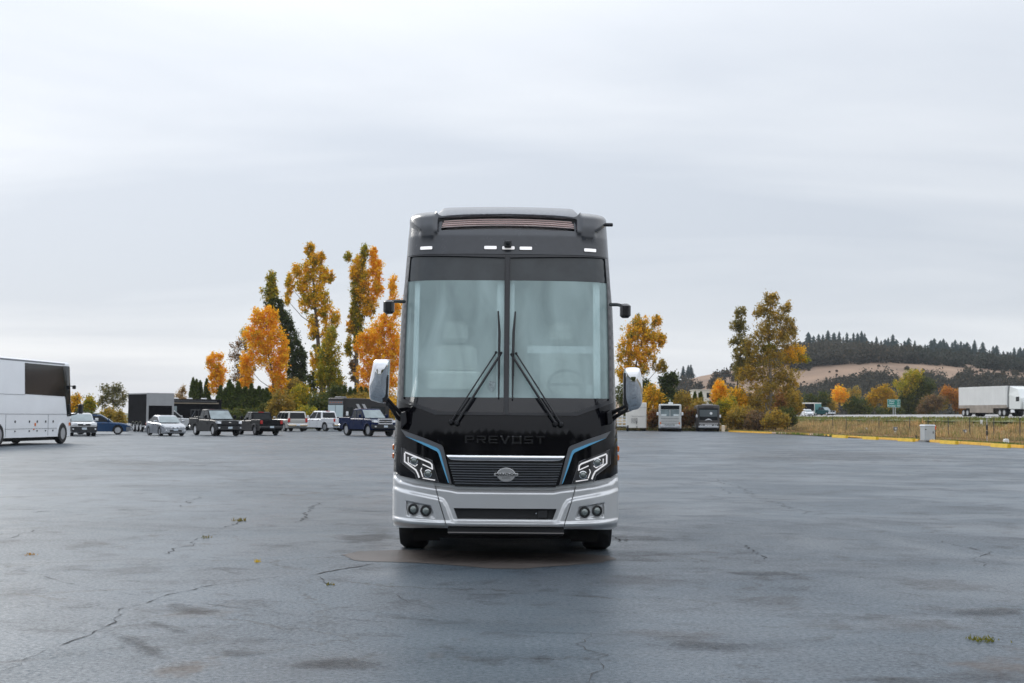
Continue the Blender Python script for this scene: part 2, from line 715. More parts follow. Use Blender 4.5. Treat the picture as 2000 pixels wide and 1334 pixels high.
def glass_front(name, dif, frac):
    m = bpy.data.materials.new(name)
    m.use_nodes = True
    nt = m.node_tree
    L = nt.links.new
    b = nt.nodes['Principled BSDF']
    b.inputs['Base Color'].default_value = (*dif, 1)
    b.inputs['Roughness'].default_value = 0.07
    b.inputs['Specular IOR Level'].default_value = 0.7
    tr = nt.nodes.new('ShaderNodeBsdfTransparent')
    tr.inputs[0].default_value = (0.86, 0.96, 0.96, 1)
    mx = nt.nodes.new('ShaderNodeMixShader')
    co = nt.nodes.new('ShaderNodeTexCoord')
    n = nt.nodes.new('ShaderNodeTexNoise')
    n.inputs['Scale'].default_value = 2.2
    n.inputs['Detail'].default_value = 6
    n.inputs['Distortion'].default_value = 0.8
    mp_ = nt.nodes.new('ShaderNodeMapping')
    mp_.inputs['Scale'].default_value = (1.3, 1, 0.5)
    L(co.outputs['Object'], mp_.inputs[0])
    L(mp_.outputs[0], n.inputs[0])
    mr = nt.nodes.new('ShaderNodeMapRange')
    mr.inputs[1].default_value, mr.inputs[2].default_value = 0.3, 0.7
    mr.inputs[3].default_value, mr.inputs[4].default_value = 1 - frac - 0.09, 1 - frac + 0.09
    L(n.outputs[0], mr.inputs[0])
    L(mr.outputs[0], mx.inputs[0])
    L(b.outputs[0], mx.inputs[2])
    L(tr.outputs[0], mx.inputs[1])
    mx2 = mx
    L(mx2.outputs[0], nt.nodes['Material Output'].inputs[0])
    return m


wind_m = glass_front('cab_light_windscreen', (0.72, 0.93, 0.92), 0.56)  # pale diffuse film in the glass stands in for light inside the cab
band_m = mat('shade_band_glass', (0.045, 0.051, 0.055), 0.12, spec=0.5, var=(6, 0.18))
dash_band_m = mat('dash_band_glass', (0.012, 0.012, 0.015), 0.07, spec=0.7)  # opaque dark glass painted in for the dim dash behind the pane

# ---- body shell: sides, roof, tail; a little inside the front skin
LEN = 13.6


def shell_rows():
    zs = [0.38, 0.5, 0.75, 1.0, 1.4, 1.75, 2.3, 2.9, 3.3, 3.5, 3.7, 3.84]
    rows = []
    for z in zs:
        h = hwz(z) * 0.988
        row = []
        for t in (0.0, 0.3, 0.6, 0.8, 0.9, 0.95, 0.98, 0.995):
            row.append((XC + h * t, FY(XC + hwz(z) * t, z) + 0.05, z))
        yb = Y0 + 0.55 + interp(LEAN, z)
        row += [(XC + h, yb, z), (XC + h, Y0 + LEN - 0.3, z), (XC + h * 0.93, Y0 + LEN - 0.05, z), (XC + h * 0.8, Y0 + LEN, z), (XC, Y0 + LEN + 0.02, z)]
        row = row + [(2 * XC - x, y, zz) for x, y, zz in row[1:-1]][::-1]
        rows.append(row)
    top = rows[-1]
    rows.append([(XC + (x - XC) * 0.975, lerp(y, Y0 + 7, 0.01), 3.92) for x, y, z in top])
    rows.append([(XC + (x - XC) * 0.90, lerp(y, Y0 + 7, 0.02), 3.96) for x, y, z in top])
    rows.append([(XC + (x - XC) * 0.5, lerp(y, Y0 + 7, 0.03), 3.985) for x, y, z in top])
    return rows


sh = MB().loft(shell_rows())
sh.f = [f for f in sh.f if not (len(f) == 4 and all(1.35 < sh.v[i][2] < 3.55 and sh.v[i][1] < Y0 + 1.2 and abs(sh.v[i][0] - XC) < 1.19 for i in f))]
sh.build('body_shell', silver_pt, coach, 40)
# side windows (dark glass band) on both flanks
for s in (-1, 1):
    for k, (ya, yb) in enumerate(((1.1, 2.5), (2.62, 4.6), (4.72, 6.9), (7.02, 9.2), (9.32, 11.4))):
        w = MB()
        pts = []
        for z in (2.25, 2.9, 3.3):
            xx = XC + s * (hwz(z) * 0.988 + 0.012)
            pts.append([(xx, Y0 + ya + 0.4, z), (xx, Y0 + yb + 0.4, z)])
        w.loft(pts, caps=False, closed=False)
        w.build('side_window', glass_dark, coach)
    # chrome-grey lower side moulding that shows beside the bumper
    MB().box(min(XC + s * 1.285, XC + s * 1.325), max(XC + s * 1.285, XC + s * 1.325), Y0 + 0.75, Y0 + 1.15, 0.42, 0.92, 0.02).build('wheel_arch_moulding', silver_pt, coach)
    for zz in (1.14, 1.24):
        MB().box(min(XC + s * 1.28, XC + s * 1.318), max(XC + s * 1.28, XC + s * 1.318), Y0 + 0.55, Y0 + 0.66, zz, zz + 0.07, 0.012).build('side_marker', amber, coach)

# ---- windscreen outlines
wsL = px_poly([(801.5, 502), (985.8, 503), (984.5, 806), (857, 803.5), (788, 779), (790, 700), (796, 560)])
cx = XC - 0.028
wsL = [(min(x, cx), z) for x, z in wsL]
frameL = px_poly([(795.5, 496.5), (990, 497.5), (990, 812), (850, 810), (780.5, 783), (783, 700), (790, 560)])
frameL = [(XC if i in (1, 2) else x, z) for i, (x, z) in enumerate(frameL)]
fr_out = [frameL[i] for i in (0,)] + mir(frameL[:1]) + [(2 * XC - x, z) for x, z in (frameL[6], frameL[5], frameL[4], frameL[3])] + [frameL[3], frameL[4], frameL[5], frameL[6]]
topL = frameL[0]

# ---- black front mask with the windscreen cut out
zb = s2(988, 953)[1]
edge = [(XC - hwz(z) * 0.986, z) for z in (3.50, 3.2, 2.9, 2.6, 2.3, 2.0, 1.75, 1.6, 1.4, 1.2, 1.0, s2(774, 921)[1])]
bump_top = px_poly([(782, 929), (811, 936), (848, 942), (880, 946), (894, 949), (985, 950)])
half = edge + bump_top
panel_mb(sym(half), 0.0, 0.04, holes=[fr_out], dz=0.1, dx=0.08).build('front_mask', gloss_black, coach, 50)
panel_mb(fr_out, 0.012, 0.05, holes=[wsL, mir(wsL)], dz=0.12).build('windscreen_frame', seal_m, coach, 40)


def cut(poly, z0, z1):               # horizontal slice of an outline
    def clip(pl, zc_, keep_above):
        out = []
        for a, b in zip(pl, pl[1:] + pl[:1]):
            ia, ib = ((a[1] >= zc_) == keep_above), ((b[1] >= zc_) == keep_above)
            if ia:
                out.append(a)
            if ia != ib:
                t = (zc_ - a[1]) / (b[1] - a[1])
                out.append((lerp(a[0], b[0], t), zc_))
        return out
    return clip(clip(poly, z0, True), z1, False)


z_band, z_dash = s2(890, 547)[1], s2(890, 776)[1]
for fl in (False, True):
    o = mir(wsL) if fl else wsL
    panel_mb(cut(o, z_band, 9), -0.012, 0.02, dz=0.1, dx=0.08).build('shade_band', band_m, coach, 40)
    panel_mb(cut(o, z_dash + 0.001, z_band - 0.001), -0.012, 0.012, dz=0.15, dx=0.1, single=True).build('windscreen_pane', wind_m, coach, 40)
    panel_mb(cut(o, 0, z_dash), -0.012, 0.02, dz=0.1, dx=0.08).build('dash_dark_band', dash_band_m, coach, 40)
pst = MB()
pst.loft([[(XC + a, FY(XC, z) - d, z) for a, d in ((-0.026, -0.01), (-0.022, 0.022), (0.022, 0.022), (0.026, -0.01))] for z in [s2(988, 809)[1] + i * (s2(990, 500)[1] - s2(988, 809)[1]) / 12 for i in range(13)]])
pst.build('centre_post', seal_m, coach)
# small certificate sticker low on the passenger pane
sx, sz = s2(961, 753)
panel_mb([(sx - .035, sz + .05), (sx + .035, sz + .05), (sx + .035, sz - .02), (sx, sz - .07), (sx - .035, sz - .02)], 0.002, 0.002).build('sticker', mat('sticker_print', (0.30, 0.36, 0.37), 0.5, var=(60, 0.5)), coach)

# ---- cab interior behind the glass
seat_m = mat('cream_leather', (0.80, 0.79, 0.74), 0.5)
dash_m = mat('dash_grey', (0.14, 0.15, 0.155), 0.6)
cabin_m = mat('cabin_lining', (0.72, 0.76, 0.76), 0.8)
MB().box(XC - 1.15, XC + 1.15, Y0 + 0.50, Y0 + 0.95, 1.42, 1.90, 0.05).build('dashboard', dash_m, coach)
bk = MB()
bk.box(XC - 1.16, XC + 1.16, Y0 + 1.9, Y0 + 1.95, 1.2, 3.6)
bk.build('cabin_partition', cabin_m, coach)
MB().box(XC - 1.14, XC + 1.14, Y0 + 0.6, Y0 + 2.58, 1.15, 1.2).build('cabin_floor', dash_m, coach)
a0, a1 = at_y(1030, 690, Y0 + 0.55), at_y(1161, 677, Y0 + 0.55)
MB().box(a0.x, a1.x, Y0 + 0.52, Y0 + 0.56, a0.z, a1.z).build('lowered_blind', white_pt, coach)
for s, nm in ((-0.62, 'passenger'), (0.66, 'driver')):
    st = MB()
    st.box(XC + s - 0.26, XC + s + 0.26, Y0 + 1.0, Y0 + 1.15, 1.6, 2.5, 0.06)
    st.box(XC + s - 0.27, XC + s + 0.27, Y0 + 0.95, Y0 + 1.15, 1.55, 1.75, 0.06)
    st.box(XC + s - 0.15, XC + s + 0.15, Y0 + 1.01, Y0 + 1.13, 2.52, 2.78, 0.05)
    st.build('seat', seat_m, coach)
for xa, xb in ((XC - 0.115, XC - 0.03), (XC + 0.03, XC + 0.085), (XC + 1.0, XC + 1.08), (XC - 1.08, XC - 1.02)):
    MB().loft([[(xa, FY(xa, z) + 0.09, z), (xb, FY(xb, z) + 0.09, z), (xb, FY(xb, z) + 0.13, z), (xa, FY(xa, z) + 0.13, z)] for z in (1.86, 2.4, 2.9, 3.2)]).build('pillar_trim', white_pt, coach)
MB().box(XC - 0.95, XC - 0.30, Y0 + 0.60, Y0 + 0.70, 1.92, 2.18, 0.04).build('passenger_console', seat_m, coach)
wc = at_y(1107, 751, Y0 + 0.62)
sw = MB()
sw.tube([(wc.x + 0.21 * math.cos(a), wc.y + 0.10 * math.sin(a), wc.z + 0.17 * math.sin(a)) for a in [2 * math.pi * i / 28 for i in range(29)]], 0.017, 6, False)
sw.tube([(wc.x - 0.2, wc.y, wc.z), (wc.x + 0.2, wc.y, wc.z)], 0.016, 6)
sw.build('steering_wheel', mat('wheel_grey', (0.10, 0.10, 0.11), 0.5), coach)
MB().box(XC - 1.1, XC + 1.1, Y0 + 1.2, Y0 + 1.6, 3.02, 3.4, 0.05).build('overhead_cabinet', mat('cabinet_wood', (0.10, 0.075, 0.06), 0.4), coach)
MB().box(XC - 0.95, XC - 0.35, Y0 + 1.84, Y0 + 1.89, 2.35, 2.75, 0.01).build('wall_screen', glass_dark, coach)
MB().box(XC + 0.05, XC + 0.22, Y0 + 1.82, Y0 + 1.89, 1.3, 3.0).build('door_edge', mat('cabinet_wood', (0.10, 0.075, 0.06), 0.4), coach)
MB().box(XC + 0.92, XC + 1.02, Y0 + 0.62, Y0 + 0.72, 1.88, 2.02, 0.02).build('cup', white_pt, coach)

# ---- hood flap and raised lettering
hood = px_poly([(864, 836), (984, 837), (984, 885), (873, 885), (868, 872), (849, 861)])
hood = [(XC if 0 < i < 3 else x, z) for i, (x, z) in enumerate(hood)]
hs = [hood[0]] + mir([hood[0]]) + [(2 * XC - x, z) for x, z in (hood[5], hood[4], hood[3])] + [hood[3], hood[4], hood[5]]
hp = panel_mb(hs, 0.012, 0.02, dx=0.08, dz=0.08).build('hood_flap', gloss_black, coach, 40)
STROKES = {'P': [(0, 0, .2, 1), (0, .82, 1, 1), (.82, .45, 1, .82), (.2, .4, 1, .56)],
           'R': [(0, 0, .2, .6), (0, .82, 1, 1), (.82, .45, 1, .82), (.2, .4, 1, .56), 'leg'],
           'E': [(0, .82, 1, 1), (0, .41, .95, .58), (0, 0, 1, .18), (0, .18, .2, .82)],
           'V': ['vl', 'vr'], 'O': [(0, 0, .2, 1), (.8, 0, 1, 1), (.2, .82, .8, 1), (.2, 0, .8, .18)],
           'S': [(0, .82, 1, 1), (0, .5, .2, .82), (0, .41, 1, .58), (.8, .18, 1, .41), (0, 0, 1, .18)],
           'T': [(0, .82, 1, 1), (.4, 0, .6, .82)]}
lx0, lz0 = s2(908, 865)
lx1, lz1 = s2(1069, 852.5)
lz0 = (lz0 + s2(1069, 867)[1]) / 2
lw = (lx1 - lx0) / 7
lh = 0.085
letter_m = mat('black_letter_edge', (0.010, 0.010, 0.012), 0.25, spec=0.7)
for i, ch in enumerate('PREVOST'):
    mb = MB()
    xa, wd = lx0 + i * lw, lw * 0.80

    def blk(poly):
        c_ = (sum(p[0] for p in poly) / len(poly), sum(p[1] for p in poly) / len(poly))
        ins = [(lerp(p[0], c_[0], 0.09), lerp(p[1], c_[1], 0.16)) for p in poly]
        mb.loft([[(x, FY(x, z) - 0.010, z) for x, z in poly], [(x, FY(x, z) - 0.021, z) for x, z in poly], [(x, FY(x, z) - 0.028, z) for x, z in ins]])
    for st in STROKES[ch]:
        if st == 'leg':
            pl = [(.45, .4), (.7, .4), (1.02, 0), (.75, 0)]
        elif st == 'vl':
            pl = [(0, 1), (.22, 1), (.6, 0), (.4, 0)]
        elif st == 'vr':
            pl = [(.78, 1), (1, 1), (.62, .02), (.5, .25)]
        else:
            pl = [(st[0], st[1]), (st[2], st[1]), (st[2], st[3]), (st[0], st[3])]
        blk([(xa + p[0] * wd, lz0 + p[1] * lh) for p in pl])
    mb.build('letter', letter_m, hp)

# ---- grille, chrome bar, slats, emblem
gl = px_poly([(871.5, 888), (985, 889), (985, 951), (889, 950)])
gl = [(XC if i in (1, 2) else x, z) for i, (x, z) in enumerate(gl)]
gs = [gl[0]] + mir([gl[0]]) + [(2 * XC - gl[3][0], gl[3][1]), gl[3]]
grille = panel_mb(gs, 0.004, 0.03).build('grille', grille_bk, coach)
for k in range(9):
    yl, xl = 904.4 + k * 4.85, 876.5 + k * 1.45
    (xa, za), zc_ = s2(xl, yl), s2(988, 905.5 + k * 4.95)[1]
    n = 14
    mb = MB()
    pts = []
    for i in range(n + 1):
        x = lerp(xa, 2 * XC - xa, i / n)
        z = lerp(za, zc_, 1 - abs(2 * i / n - 1) ** 2)
        y = FY(x, z) - 0.004
        pts.append([(x, y, z - 0.006), (x, y - 0.022, z - 0.005), (x, y - 0.024, z + 0.003), (x, y, z + 0.007)])
    mb.loft(pts)
    mb.build('grille_slat', slat_m, grille)
ch_ = px_poly([(871, 887.5), (985, 888.5), (985, 898.5), (880, 899.5), (874.5, 896)])
ch_ = [(XC if i in (1, 2) else x, z) for i, (x, z) in enumerate(ch_)]
cs = [ch_[0]] + mir([ch_[0]]) + [(2 * XC - x, z) for x, z in (ch_[4], ch_[3])] + [ch_[3], ch_[4]]
zt_, zb_ = ch_[0][1], ch_[3][1]
lp = []
for i in range(41):
    u = i / 40
    e_ = abs(2 * u - 1)
    xt, xb2 = lerp(ch_[0][0], 2 * XC - ch_[0][0], u), lerp(ch_[3][0], 2 * XC - ch_[3][0], u)
    lp.append([(lerp(xb2, xt, f), FY(lerp(xb2, xt, f), zb_) - 0.004 - d_, lerp(zb_ + 0.006 * e_ ** 8, zt_, f)) for f, d_ in ((0, 0.0), (0.0, 0.016), (0.25, 0.03), (0.55, 0.036), (0.8, 0.031), (0.95, 0.02), (1.0, 0.0))])
MB().loft(lp).build('chrome_bar', chrome, coach, 60)
ex, ez = s2(988.5, 927)
em = MB()
ell = [(ex + 0.105 * math.cos(a), ez + 0.078 * math.sin(a)) for a in [2 * math.pi * i / 32 for i in range(32)]]
ye = FY(ex, ez) - 0.03
em.loft([[(x, ye, z) for x, z in ell], [(x, ye - 0.012, z) for x, z in ell], [(ex + (x - ex) * 0.93, ye - 0.018, ez + (z - ez) * 0.93) for x, z in ell]])
em_m = mat('brushed_badge', (0.46, 0.46, 0.46), 0.4, 0.7)
emo = em.build('emblem', em_m, grille)
MB().box(ex - 0.135, ex + 0.135, ye - 0.024, ye - 0.005, ez - 0.016, ez + 0.02, 0.006).build('emblem_banner', em_m, emo)
for tx, sz_, dz_, bd in (('MARATHON', 0.043, 0.002, 0.001), ('COACH', 0.026, -0.036, 0.0)):
    me = text_mesh(tx, sz_, 0.001, 0.95, bd)
    me.transform(Matrix.Translation((ex, ye - 0.0255 if tx[0] == 'M' else ye - 0.0195, ez + dz_)) @ Matrix.Rotation(R(90), 4, 'X'))
    me.materials.append(mat('badge_print', (0.05, 0.05, 0.05), 0.5))
    link('emblem_lettering', me, emo)

# ---- headlights, brows, blue strips (left traced, right mirrored)
HL = [(784.6, 874.5), (844, 899.6), (857.2, 942), (813, 935.6), (810.4, 924.8), (783.2, 903)]
BROW = [(783, 838), (801, 845.6), (830, 856), (862, 869), (865.5, 873), (872, 900), (882, 945), (877.6, 945), (867, 912), (858.4, 884), (853, 876), (826, 863.5), (792, 851.5)]
BLUE = [(791.5, 851.6), (826, 863.5), (853.5, 874.8), (858, 878.3), (860.5, 884), (869, 915), (876.8, 942.5), (875.4, 942.5), (866.5, 917), (856.5, 886), (853.5, 881.6), (826, 868)]
DRL = [[(791, 883), (815, 893), (840, 903.5), (843.5, 907), (844.5, 915)], [(790.6, 884.5), (790.6, 901.5), (800, 908.5), (812.5, 918), (816, 925), (818.8, 933)],
       [(825.5, 906.8), (845.8, 916.4)], [(826, 933.6), (850, 937.8)], [(797.2, 892.4), (797.6, 903.4), (811.2, 910.6), (815.6, 906.8)], [(823.8, 913.6), (821.8, 918.8), (826, 931.5)]]


def face_normal(mb, c, x, z):
    """turn a lathe built along y so that it sits square on the curved skin"""
    a = math.atan2(FY(x + 0.03, z) - FY(x - 0.03, z), 0.06)
    ca, sa = math.cos(a), math.sin(a)
    mb.v = [(c[0] + (p[0] - c[0]) * ca - (p[1] - c[1]) * sa, c[1] + (p[0] - c[0]) * sa + (p[1] - c[1]) * ca, p[2]) for p in mb.v]
    return mb


def ribbon(pl, w, off, th, taper=1.0):
    mb = MB()
    pl = [Vector(p) for p in pl]
    loops = []
    for i, p in enumerate(pl):
        d = (pl[min(i + 1, len(pl) - 1)] - pl[max(i - 1, 0)]).normalized()
        nrm = Vector((-d.y, d.x)) * w / 2
        a, b = p + nrm, p - nrm
        loops.append([(a.x, FY(a.x, a.y) - off, a.y), (a.x, FY(a.x, a.y) - off - th, a.y), (b.x, FY(b.x, b.y) - off - th, b.y), (b.x, FY(b.x, b.y) - off, b.y)])
    return mb.loft(loops)


for fl in (False, True):
    Mx = (lambda pl: [(2 * XC - x, z) for x, z in pl][::-1]) if fl else (lambda pl: pl)
    panel_mb(Mx(px_poly(BROW)), 0.022, 0.03, dx=0.05, dz=0.05).build('brow_trim', brow_m, coach, 40)
    panel_mb(Mx(px_poly(BLUE)), 0.030, 0.01, dx=0.05, dz=0.05).build('blue_strip', blue_m, coach)
    hl = panel_mb(Mx(px_poly(HL)), 0.010, 0.03, dx=0.04, dz=0.04).build('headlight', lamp_dark, coach, 40)
    rim = Mx(px_poly(HL))
    ribbon(rim + rim[:1], 0.008, 0.010, 0.008).build('headlight_rim', mat('lamp_rim', (0.16, 0.16, 0.17), 0.3, 0.6), hl)
    for k, d in enumerate(DRL):
        ribbon(Mx(px_poly(d)), 0.017 if k < 2 else 0.012, 0.011, 0.012).build('light_guide', drl_m, hl)
    for c_ in ((808.6, 899.6), (836, 924.8)):
        x, z = Mx([s2(*c_)])[0]
        y = FY(x, z) - 0.012
        MB().lathe([(0.046, 0.0), (0.046, -0.016), (0.036, -0.018), (0.036, -0.004)], (x, y, z), 'y', 24, True).build('projector_ring', chrome, hl, 30)
        MB().lathe([(0.036, -0.002), (0.033, -0.012), (0.024, -0.020), (0.010, -0.025), (0.001, -0.026)], (x, y, z), 'y', 20).build('projector_lens', lamp_lens, hl, 60)

# ---- bumper
zt = lambda pts: sorted(px_poly(pts))
TOPL = zt([(773, 924), (782, 931), (811, 938), (848, 944), (880, 948), (894, 951), (985, 952)])
STEP = zt([(773, 951), (785, 956), (820, 964), (855, 971), (866, 975), (873, 985), (879, 1000), (884, 1014), (888, 1017), (985, 1018)])
LOW = zt([(773, 1009), (800, 1014), (870, 1018), (985, 1019)])
POCK = px_poly([(793, 977), (842.8, 986.4), (850.6, 1011.5), (795, 1007)])


def pdist(p, poly):                  # inside distance to a convex outline (positive inside)
    d = 9
    s = 0
    n = len(poly)
    for i in range(n):
        s += poly[i][0] * poly[(i + 1) % n][1] - poly[(i + 1) % n][0] * poly[i][1]
    sg = 1 if s > 0 else -1
    for i in range(n):
        a, b = poly[i], poly[(i + 1) % n]
        ex_, ez_ = b[0] - a[0], b[1] - a[1]
        d = min(d, sg * (ex_ * (p[1] - a[1]) - ez_ * (p[0] - a[0])) / math.hypot(ex_, ez_))
    return d


def lined(tab, xm, z):               # perpendicular distance below a polyline
    zl = interp(tab, xm)
    m_ = (interp(tab, xm + 0.01) - interp(tab, xm - 0.01)) / 0.02
    return (zl - z) / math.sqrt(1 + m_ * m_)


def brelief(x, z):
    xm = XC - abs(x - XC)
    r = -0.085 + 0.085 * sstep(lined(TOPL, xm, z) / 0.075)
    r += 0.042 * sstep((lined(STEP, xm, z) + 0.014) / 0.044)
    r += 0.030 * sstep((lined(LOW, xm, z) + 0.012) / 0.026)
    r -= 0.05 * sstep((interp(LOW, xm) - 0.035 - z) / 0.06)
    r -= 0.032 * sstep(pdist((xm, z), POCK) / 0.014)
    return r


SEAM = px_poly([(848.8, 944.4), (856, 971), (870.4, 1018.8), (872, 1026.5)])
LEFTE = [(XC - hwz(z) * 0.992, z) for z in (s2(768, 1024)[1], 0.5, 0.6, 0.8, s2(772, 924)[1])]
corner = LEFTE + px_poly([(782, 931), (811, 938), (847.6, 943.6)]) + [(x - 0.005, z) for x, z in SEAM[1:]] + px_poly([(868, 1029.5), (777, 1029.5)])
for fl in (False, True):
    bc = panel_mb(mir(corner) if fl else corner, 0.02, 0.05, dx=0.014, dz=0.0075, relief=brelief).build('bumper_corner', silver_pt, coach, 50)
    for c_ in ((808.6, 994.2), (832.6, 997.2)):
        x, z = s2(*c_)
        if fl:
            x = 2 * XC - x
        y = FY(x, z) - 0.02
        fo = face_normal(MB().lathe([(0.062, 0.03), (0.062, -0.026), (0.048, -0.028), (0.048, 0.01)], (x, y, z), 'y', 28, True), (x, y, z), x, z).build('fog_light_ring', black_pl, bc, 30)
        face_normal(MB().lathe([(0.0475, 0.0), (0.046, -0.016), (0.03, -0.027), (0.012, -0.031), (0.001, -0.032)], (x, y, z), 'y', 24), (x, y, z), x, z).build('fog_light_lens', lamp_lens, fo, 60)
ctop = px_poly([(849.8, 944.2), (880, 948), (894, 951)])
seam_r = [(x + 0.005, z) for x, z in SEAM]
chalf = [seam_r[3], seam_r[2], seam_r[1]] + ctop
cb = chalf + [(2 * XC - x, z) for x, z in chalf][::-1]
op = px_poly([(886, 992), (893.5, 1013)])
oph = [op[0], op[1], (2 * XC - op[1][0], op[1][1]), (2 * XC - op[0][0], op[0][1])]
bcn = panel_mb(cb, 0.02, 0.06, holes=[oph], dx=0.012, dz=0.0075, relief=brelief).build('bumper_centre', silver_pt, coach, 50)
grow = [(op[0][0] - .02, op[0][1] + .02), (op[1][0] - .02, op[1][1] - .02), (2 * XC - op[1][0] + .02, op[1][1] - .02), (2 * XC - op[0][0] + .02, op[0][1] + .02)]
panel_mb(grow, -0.045, 0.02).build('lower_intake', mat('intake_black', (0.014, 0.014, 0.016), 0.5), coach)
hx, hz = s2(1063, 1004)
MB().box(hx - 0.075, hx + 0.035, FY(hx, hz) + 0.005, FY(hx, hz) + 0.04, hz - 0.05, hz + 0.045, 0.008).build('tow_cover', black_pl, coach)
MB().lathe([(0.008, 0), (0.008, -0.01)], (hx - 0.09, FY(hx, hz) + 0.03, hz + 0.005), 'y', 10).build('screw', chrome, coach)
la, lb = s2(875, 1032), s2(1101, 1036)
MB().box(la[0], lb[0], Y0 + 0.0, Y0 + 0.10, la[1] - 0.065, la[1] + 0.03, 0.012).build('lower_lip', black_pl, coach)
MB().box(la[0], lb[0], Y0 - 0.012, Y0 + 0.006, la[1] - 0.043, la[1] - 0.034).build('lip_strip', mat('lip_strip_grey', (0.4, 0.37, 0.36), 0.4, 0.4), coach)

# ---- roof cap: one sculpted panel with corner pods, a vent opening and a visor above it
def s3(px, py, dy):
    p = at_y(px, py, Y0 + dy)
    return (p.x, p.z)


zlow, ztopl = s2(990, 496.5)[1], s2(797, 428)[1]
edgec = [(XC - hwz(z) * 0.994, z) for z in (ztopl, lerp(zlow, ztopl, 0.66), lerp(zlow, ztopl, 0.33), zlow)]
pod_top = [s3(798.5, 420, 0.72), s3(801.5, 414, 0.75), s3(808, 411, 0.75), s3(826, 408.8, 0.75), s3(845, 407.5, 0.75), s3(850, 410, 0.72)]
vis_lo = [s3(857, 418.5, 0.62), s3(863, 421, 0.60), s3(900, 419, 0.58), s3(945, 417.7, 0.56)]
vh = [s2(864.6, 428.5), s2(900, 426.4), s2(945, 425.2)] + [(XC, s2(990, 425)[1])]
vl = [s2(861.5, 450), s2(900, 449)] + [(XC, s2(990, 448.4)[1])]
hole = vh + [(2 * XC - x, z) for x, z in vh[:-1][::-1]] + [(2 * XC - x, z) for x, z in vl[:-1]] + vl[::-1]
halfc = edgec[::-1] + pod_top + vis_lo
x_in, x_mid = s2(851, 430)[0], s2(822, 450)[0]
l0, l1 = s2(795, 438), s2(824, 457)
z470, z440 = s2(830, 476)[1], s2(830, 440)[1]
zpt = pod_top[3][1]


def crelief(x, z):
    xp = XC - abs(x - XC)
    zl = lerp(l0[1], l1[1], (xp - l0[0]) / (l1[0] - l0[0]))
    ra = sstep((z - zl) / 0.045)
    rb_ = sstep((z - z470) / (z440 - z470))
    r = 0.085 * lerp(ra, rb_, sstep((xp - x_mid) / 0.05 + 0.5))
    inn = sstep((x_in - xp) / 0.045 + 0.35)
    r *= inn
    tz = max(0.0, (z - (zpt - 0.11)) / 0.11)
    r -= inn * 0.26 * tz ** 2.2
    # raised lip round the vent
    zc2 = interp([(v[0], v[1]) for v in vh], xp)
    if xp > vh[0][0] - 0.04:
        r += (1 - inn) * 0.05 * sstep((z - zc2 + 0.01) / 0.03)
    else:
        r += (1 - inn) * 0.05 * sstep((z - vl[0][1] + 0.08) / 0.09)
    return r


caplow = panel_mb(sym(halfc), 0.018, 1.5, holes=[hole], dx=0.02, dz=0.012, relief=crelief).build('roof_cap', wet_cap, coach, 55)
loops = []
vb_ = vis_lo
for i in range(33):
    u = i / 32
    x = lerp(vis_lo[0][0] - 0.015, 2 * XC - vis_lo[0][0] + 0.015, u)
    xp = XC - abs(x - XC)
    z0_ = interp(vis_lo + [(XC, s3(990, 417.3, 0.56)[1])], xp)
    e_ = abs(2 * u - 1)
    zt2 = s3(990, 404.2, 1.05)[1] - 0.02 * e_ ** 2 - 0.05 * max(0, (e_ - 0.93) / 0.07)
    yf = FY(x, z0_) - 0.018 - 0.067 * (1 - e_ ** 10)
    loops.append([(x, yf + 0.4, z0_ - 0.03), (x, yf + 0.012, z0_ - 0.012), (x, yf, z0_ + 0.004), (x, yf + 0.03, z0_ + 0.022), (x, lerp(yf, Y0 + 1.05, 0.5), lerp(z0_, zt2, 0.62)), (x, Y0 + 1.05, zt2), (x, Y0 + 1.6, zt2 - 0.01), (x, Y0 + 2.2, 3.93)])
MB().loft(loops).build('roof_visor', wet_sheen_top, caplow, 60)
rc = MB()
rc.box(vl[0][0] - 0.05, 2 * XC - vl[0][0] + 0.05, Y0 + 0.66, Y0 + 0.75, vl[0][1] - 0.05, vh[3][1] - 0.005)
vent = rc.build('roof_vent', grille_bk, coach)
for k, (yc_, yl_, xl_) in enumerate(((428.4, 432.4, 867.5), (432.2, 436.6, 864.5), (436, 440.3, 863.5), (440.2, 444.2, 862.6))):
    zk, ze = s2(990, yc_)[1], s2(xl_, yl_)[1]
    xa_ = s2(xl_, yl_)[0]
    pts = []
    for i in range(25):
        u = i / 24
        x = lerp(xa_, 2 * XC - xa_, u)
        z = lerp(zk, ze, abs(2 * u - 1) ** 2)
        y = FY(x, z) - 0.012
        pts.append([(x, y + 0.05, z - 0.006), (x, y, z - 0.010), (x, y - 0.012, z - 0.001), (x, y, z + 0.006), (x, y + 0.05, z + 0.008)])
    MB().loft(pts).build('vent_slat', copper_m, vent)
# marker lamps and camera
for mx, my in ((832.7, 484.8), (958, 484), (993, 484.6), (1027, 485.4), (1152.5, 489.2)):
    x, z = s2(mx, my)
    pl = [(x - .072, z - .013), (x - .065, z - .019), (x + .065, z - .019), (x + .072, z - .013), (x + .072, z + .013), (x + .065, z + .019), (x - .065, z + .019), (x - .072, z + .013)]
    mk = panel_mb([(x + (a - x) * 1.1, z + (b - z) * 1.3) for a, b in pl], 0.022, 0.01).build('marker_light_rim', black_pl, coach)
    panel_mb(pl, 0.032, 0.014).build('marker_light', marker_m, mk)
x, z = s2(992, 478)
y = FY(x, z)
cmr = MB()
cmr.box(x - 0.042, x + 0.042, y - 0.11, y - 0.01, z - 0.045, z + 0.04, 0.012)
cmr.box(x - 0.03, x + 0.03, y - 0.04, y + 0.02, z - 0.03, z + 0.02)
cmo = cmr.build('view_camera', black_pl, coach)
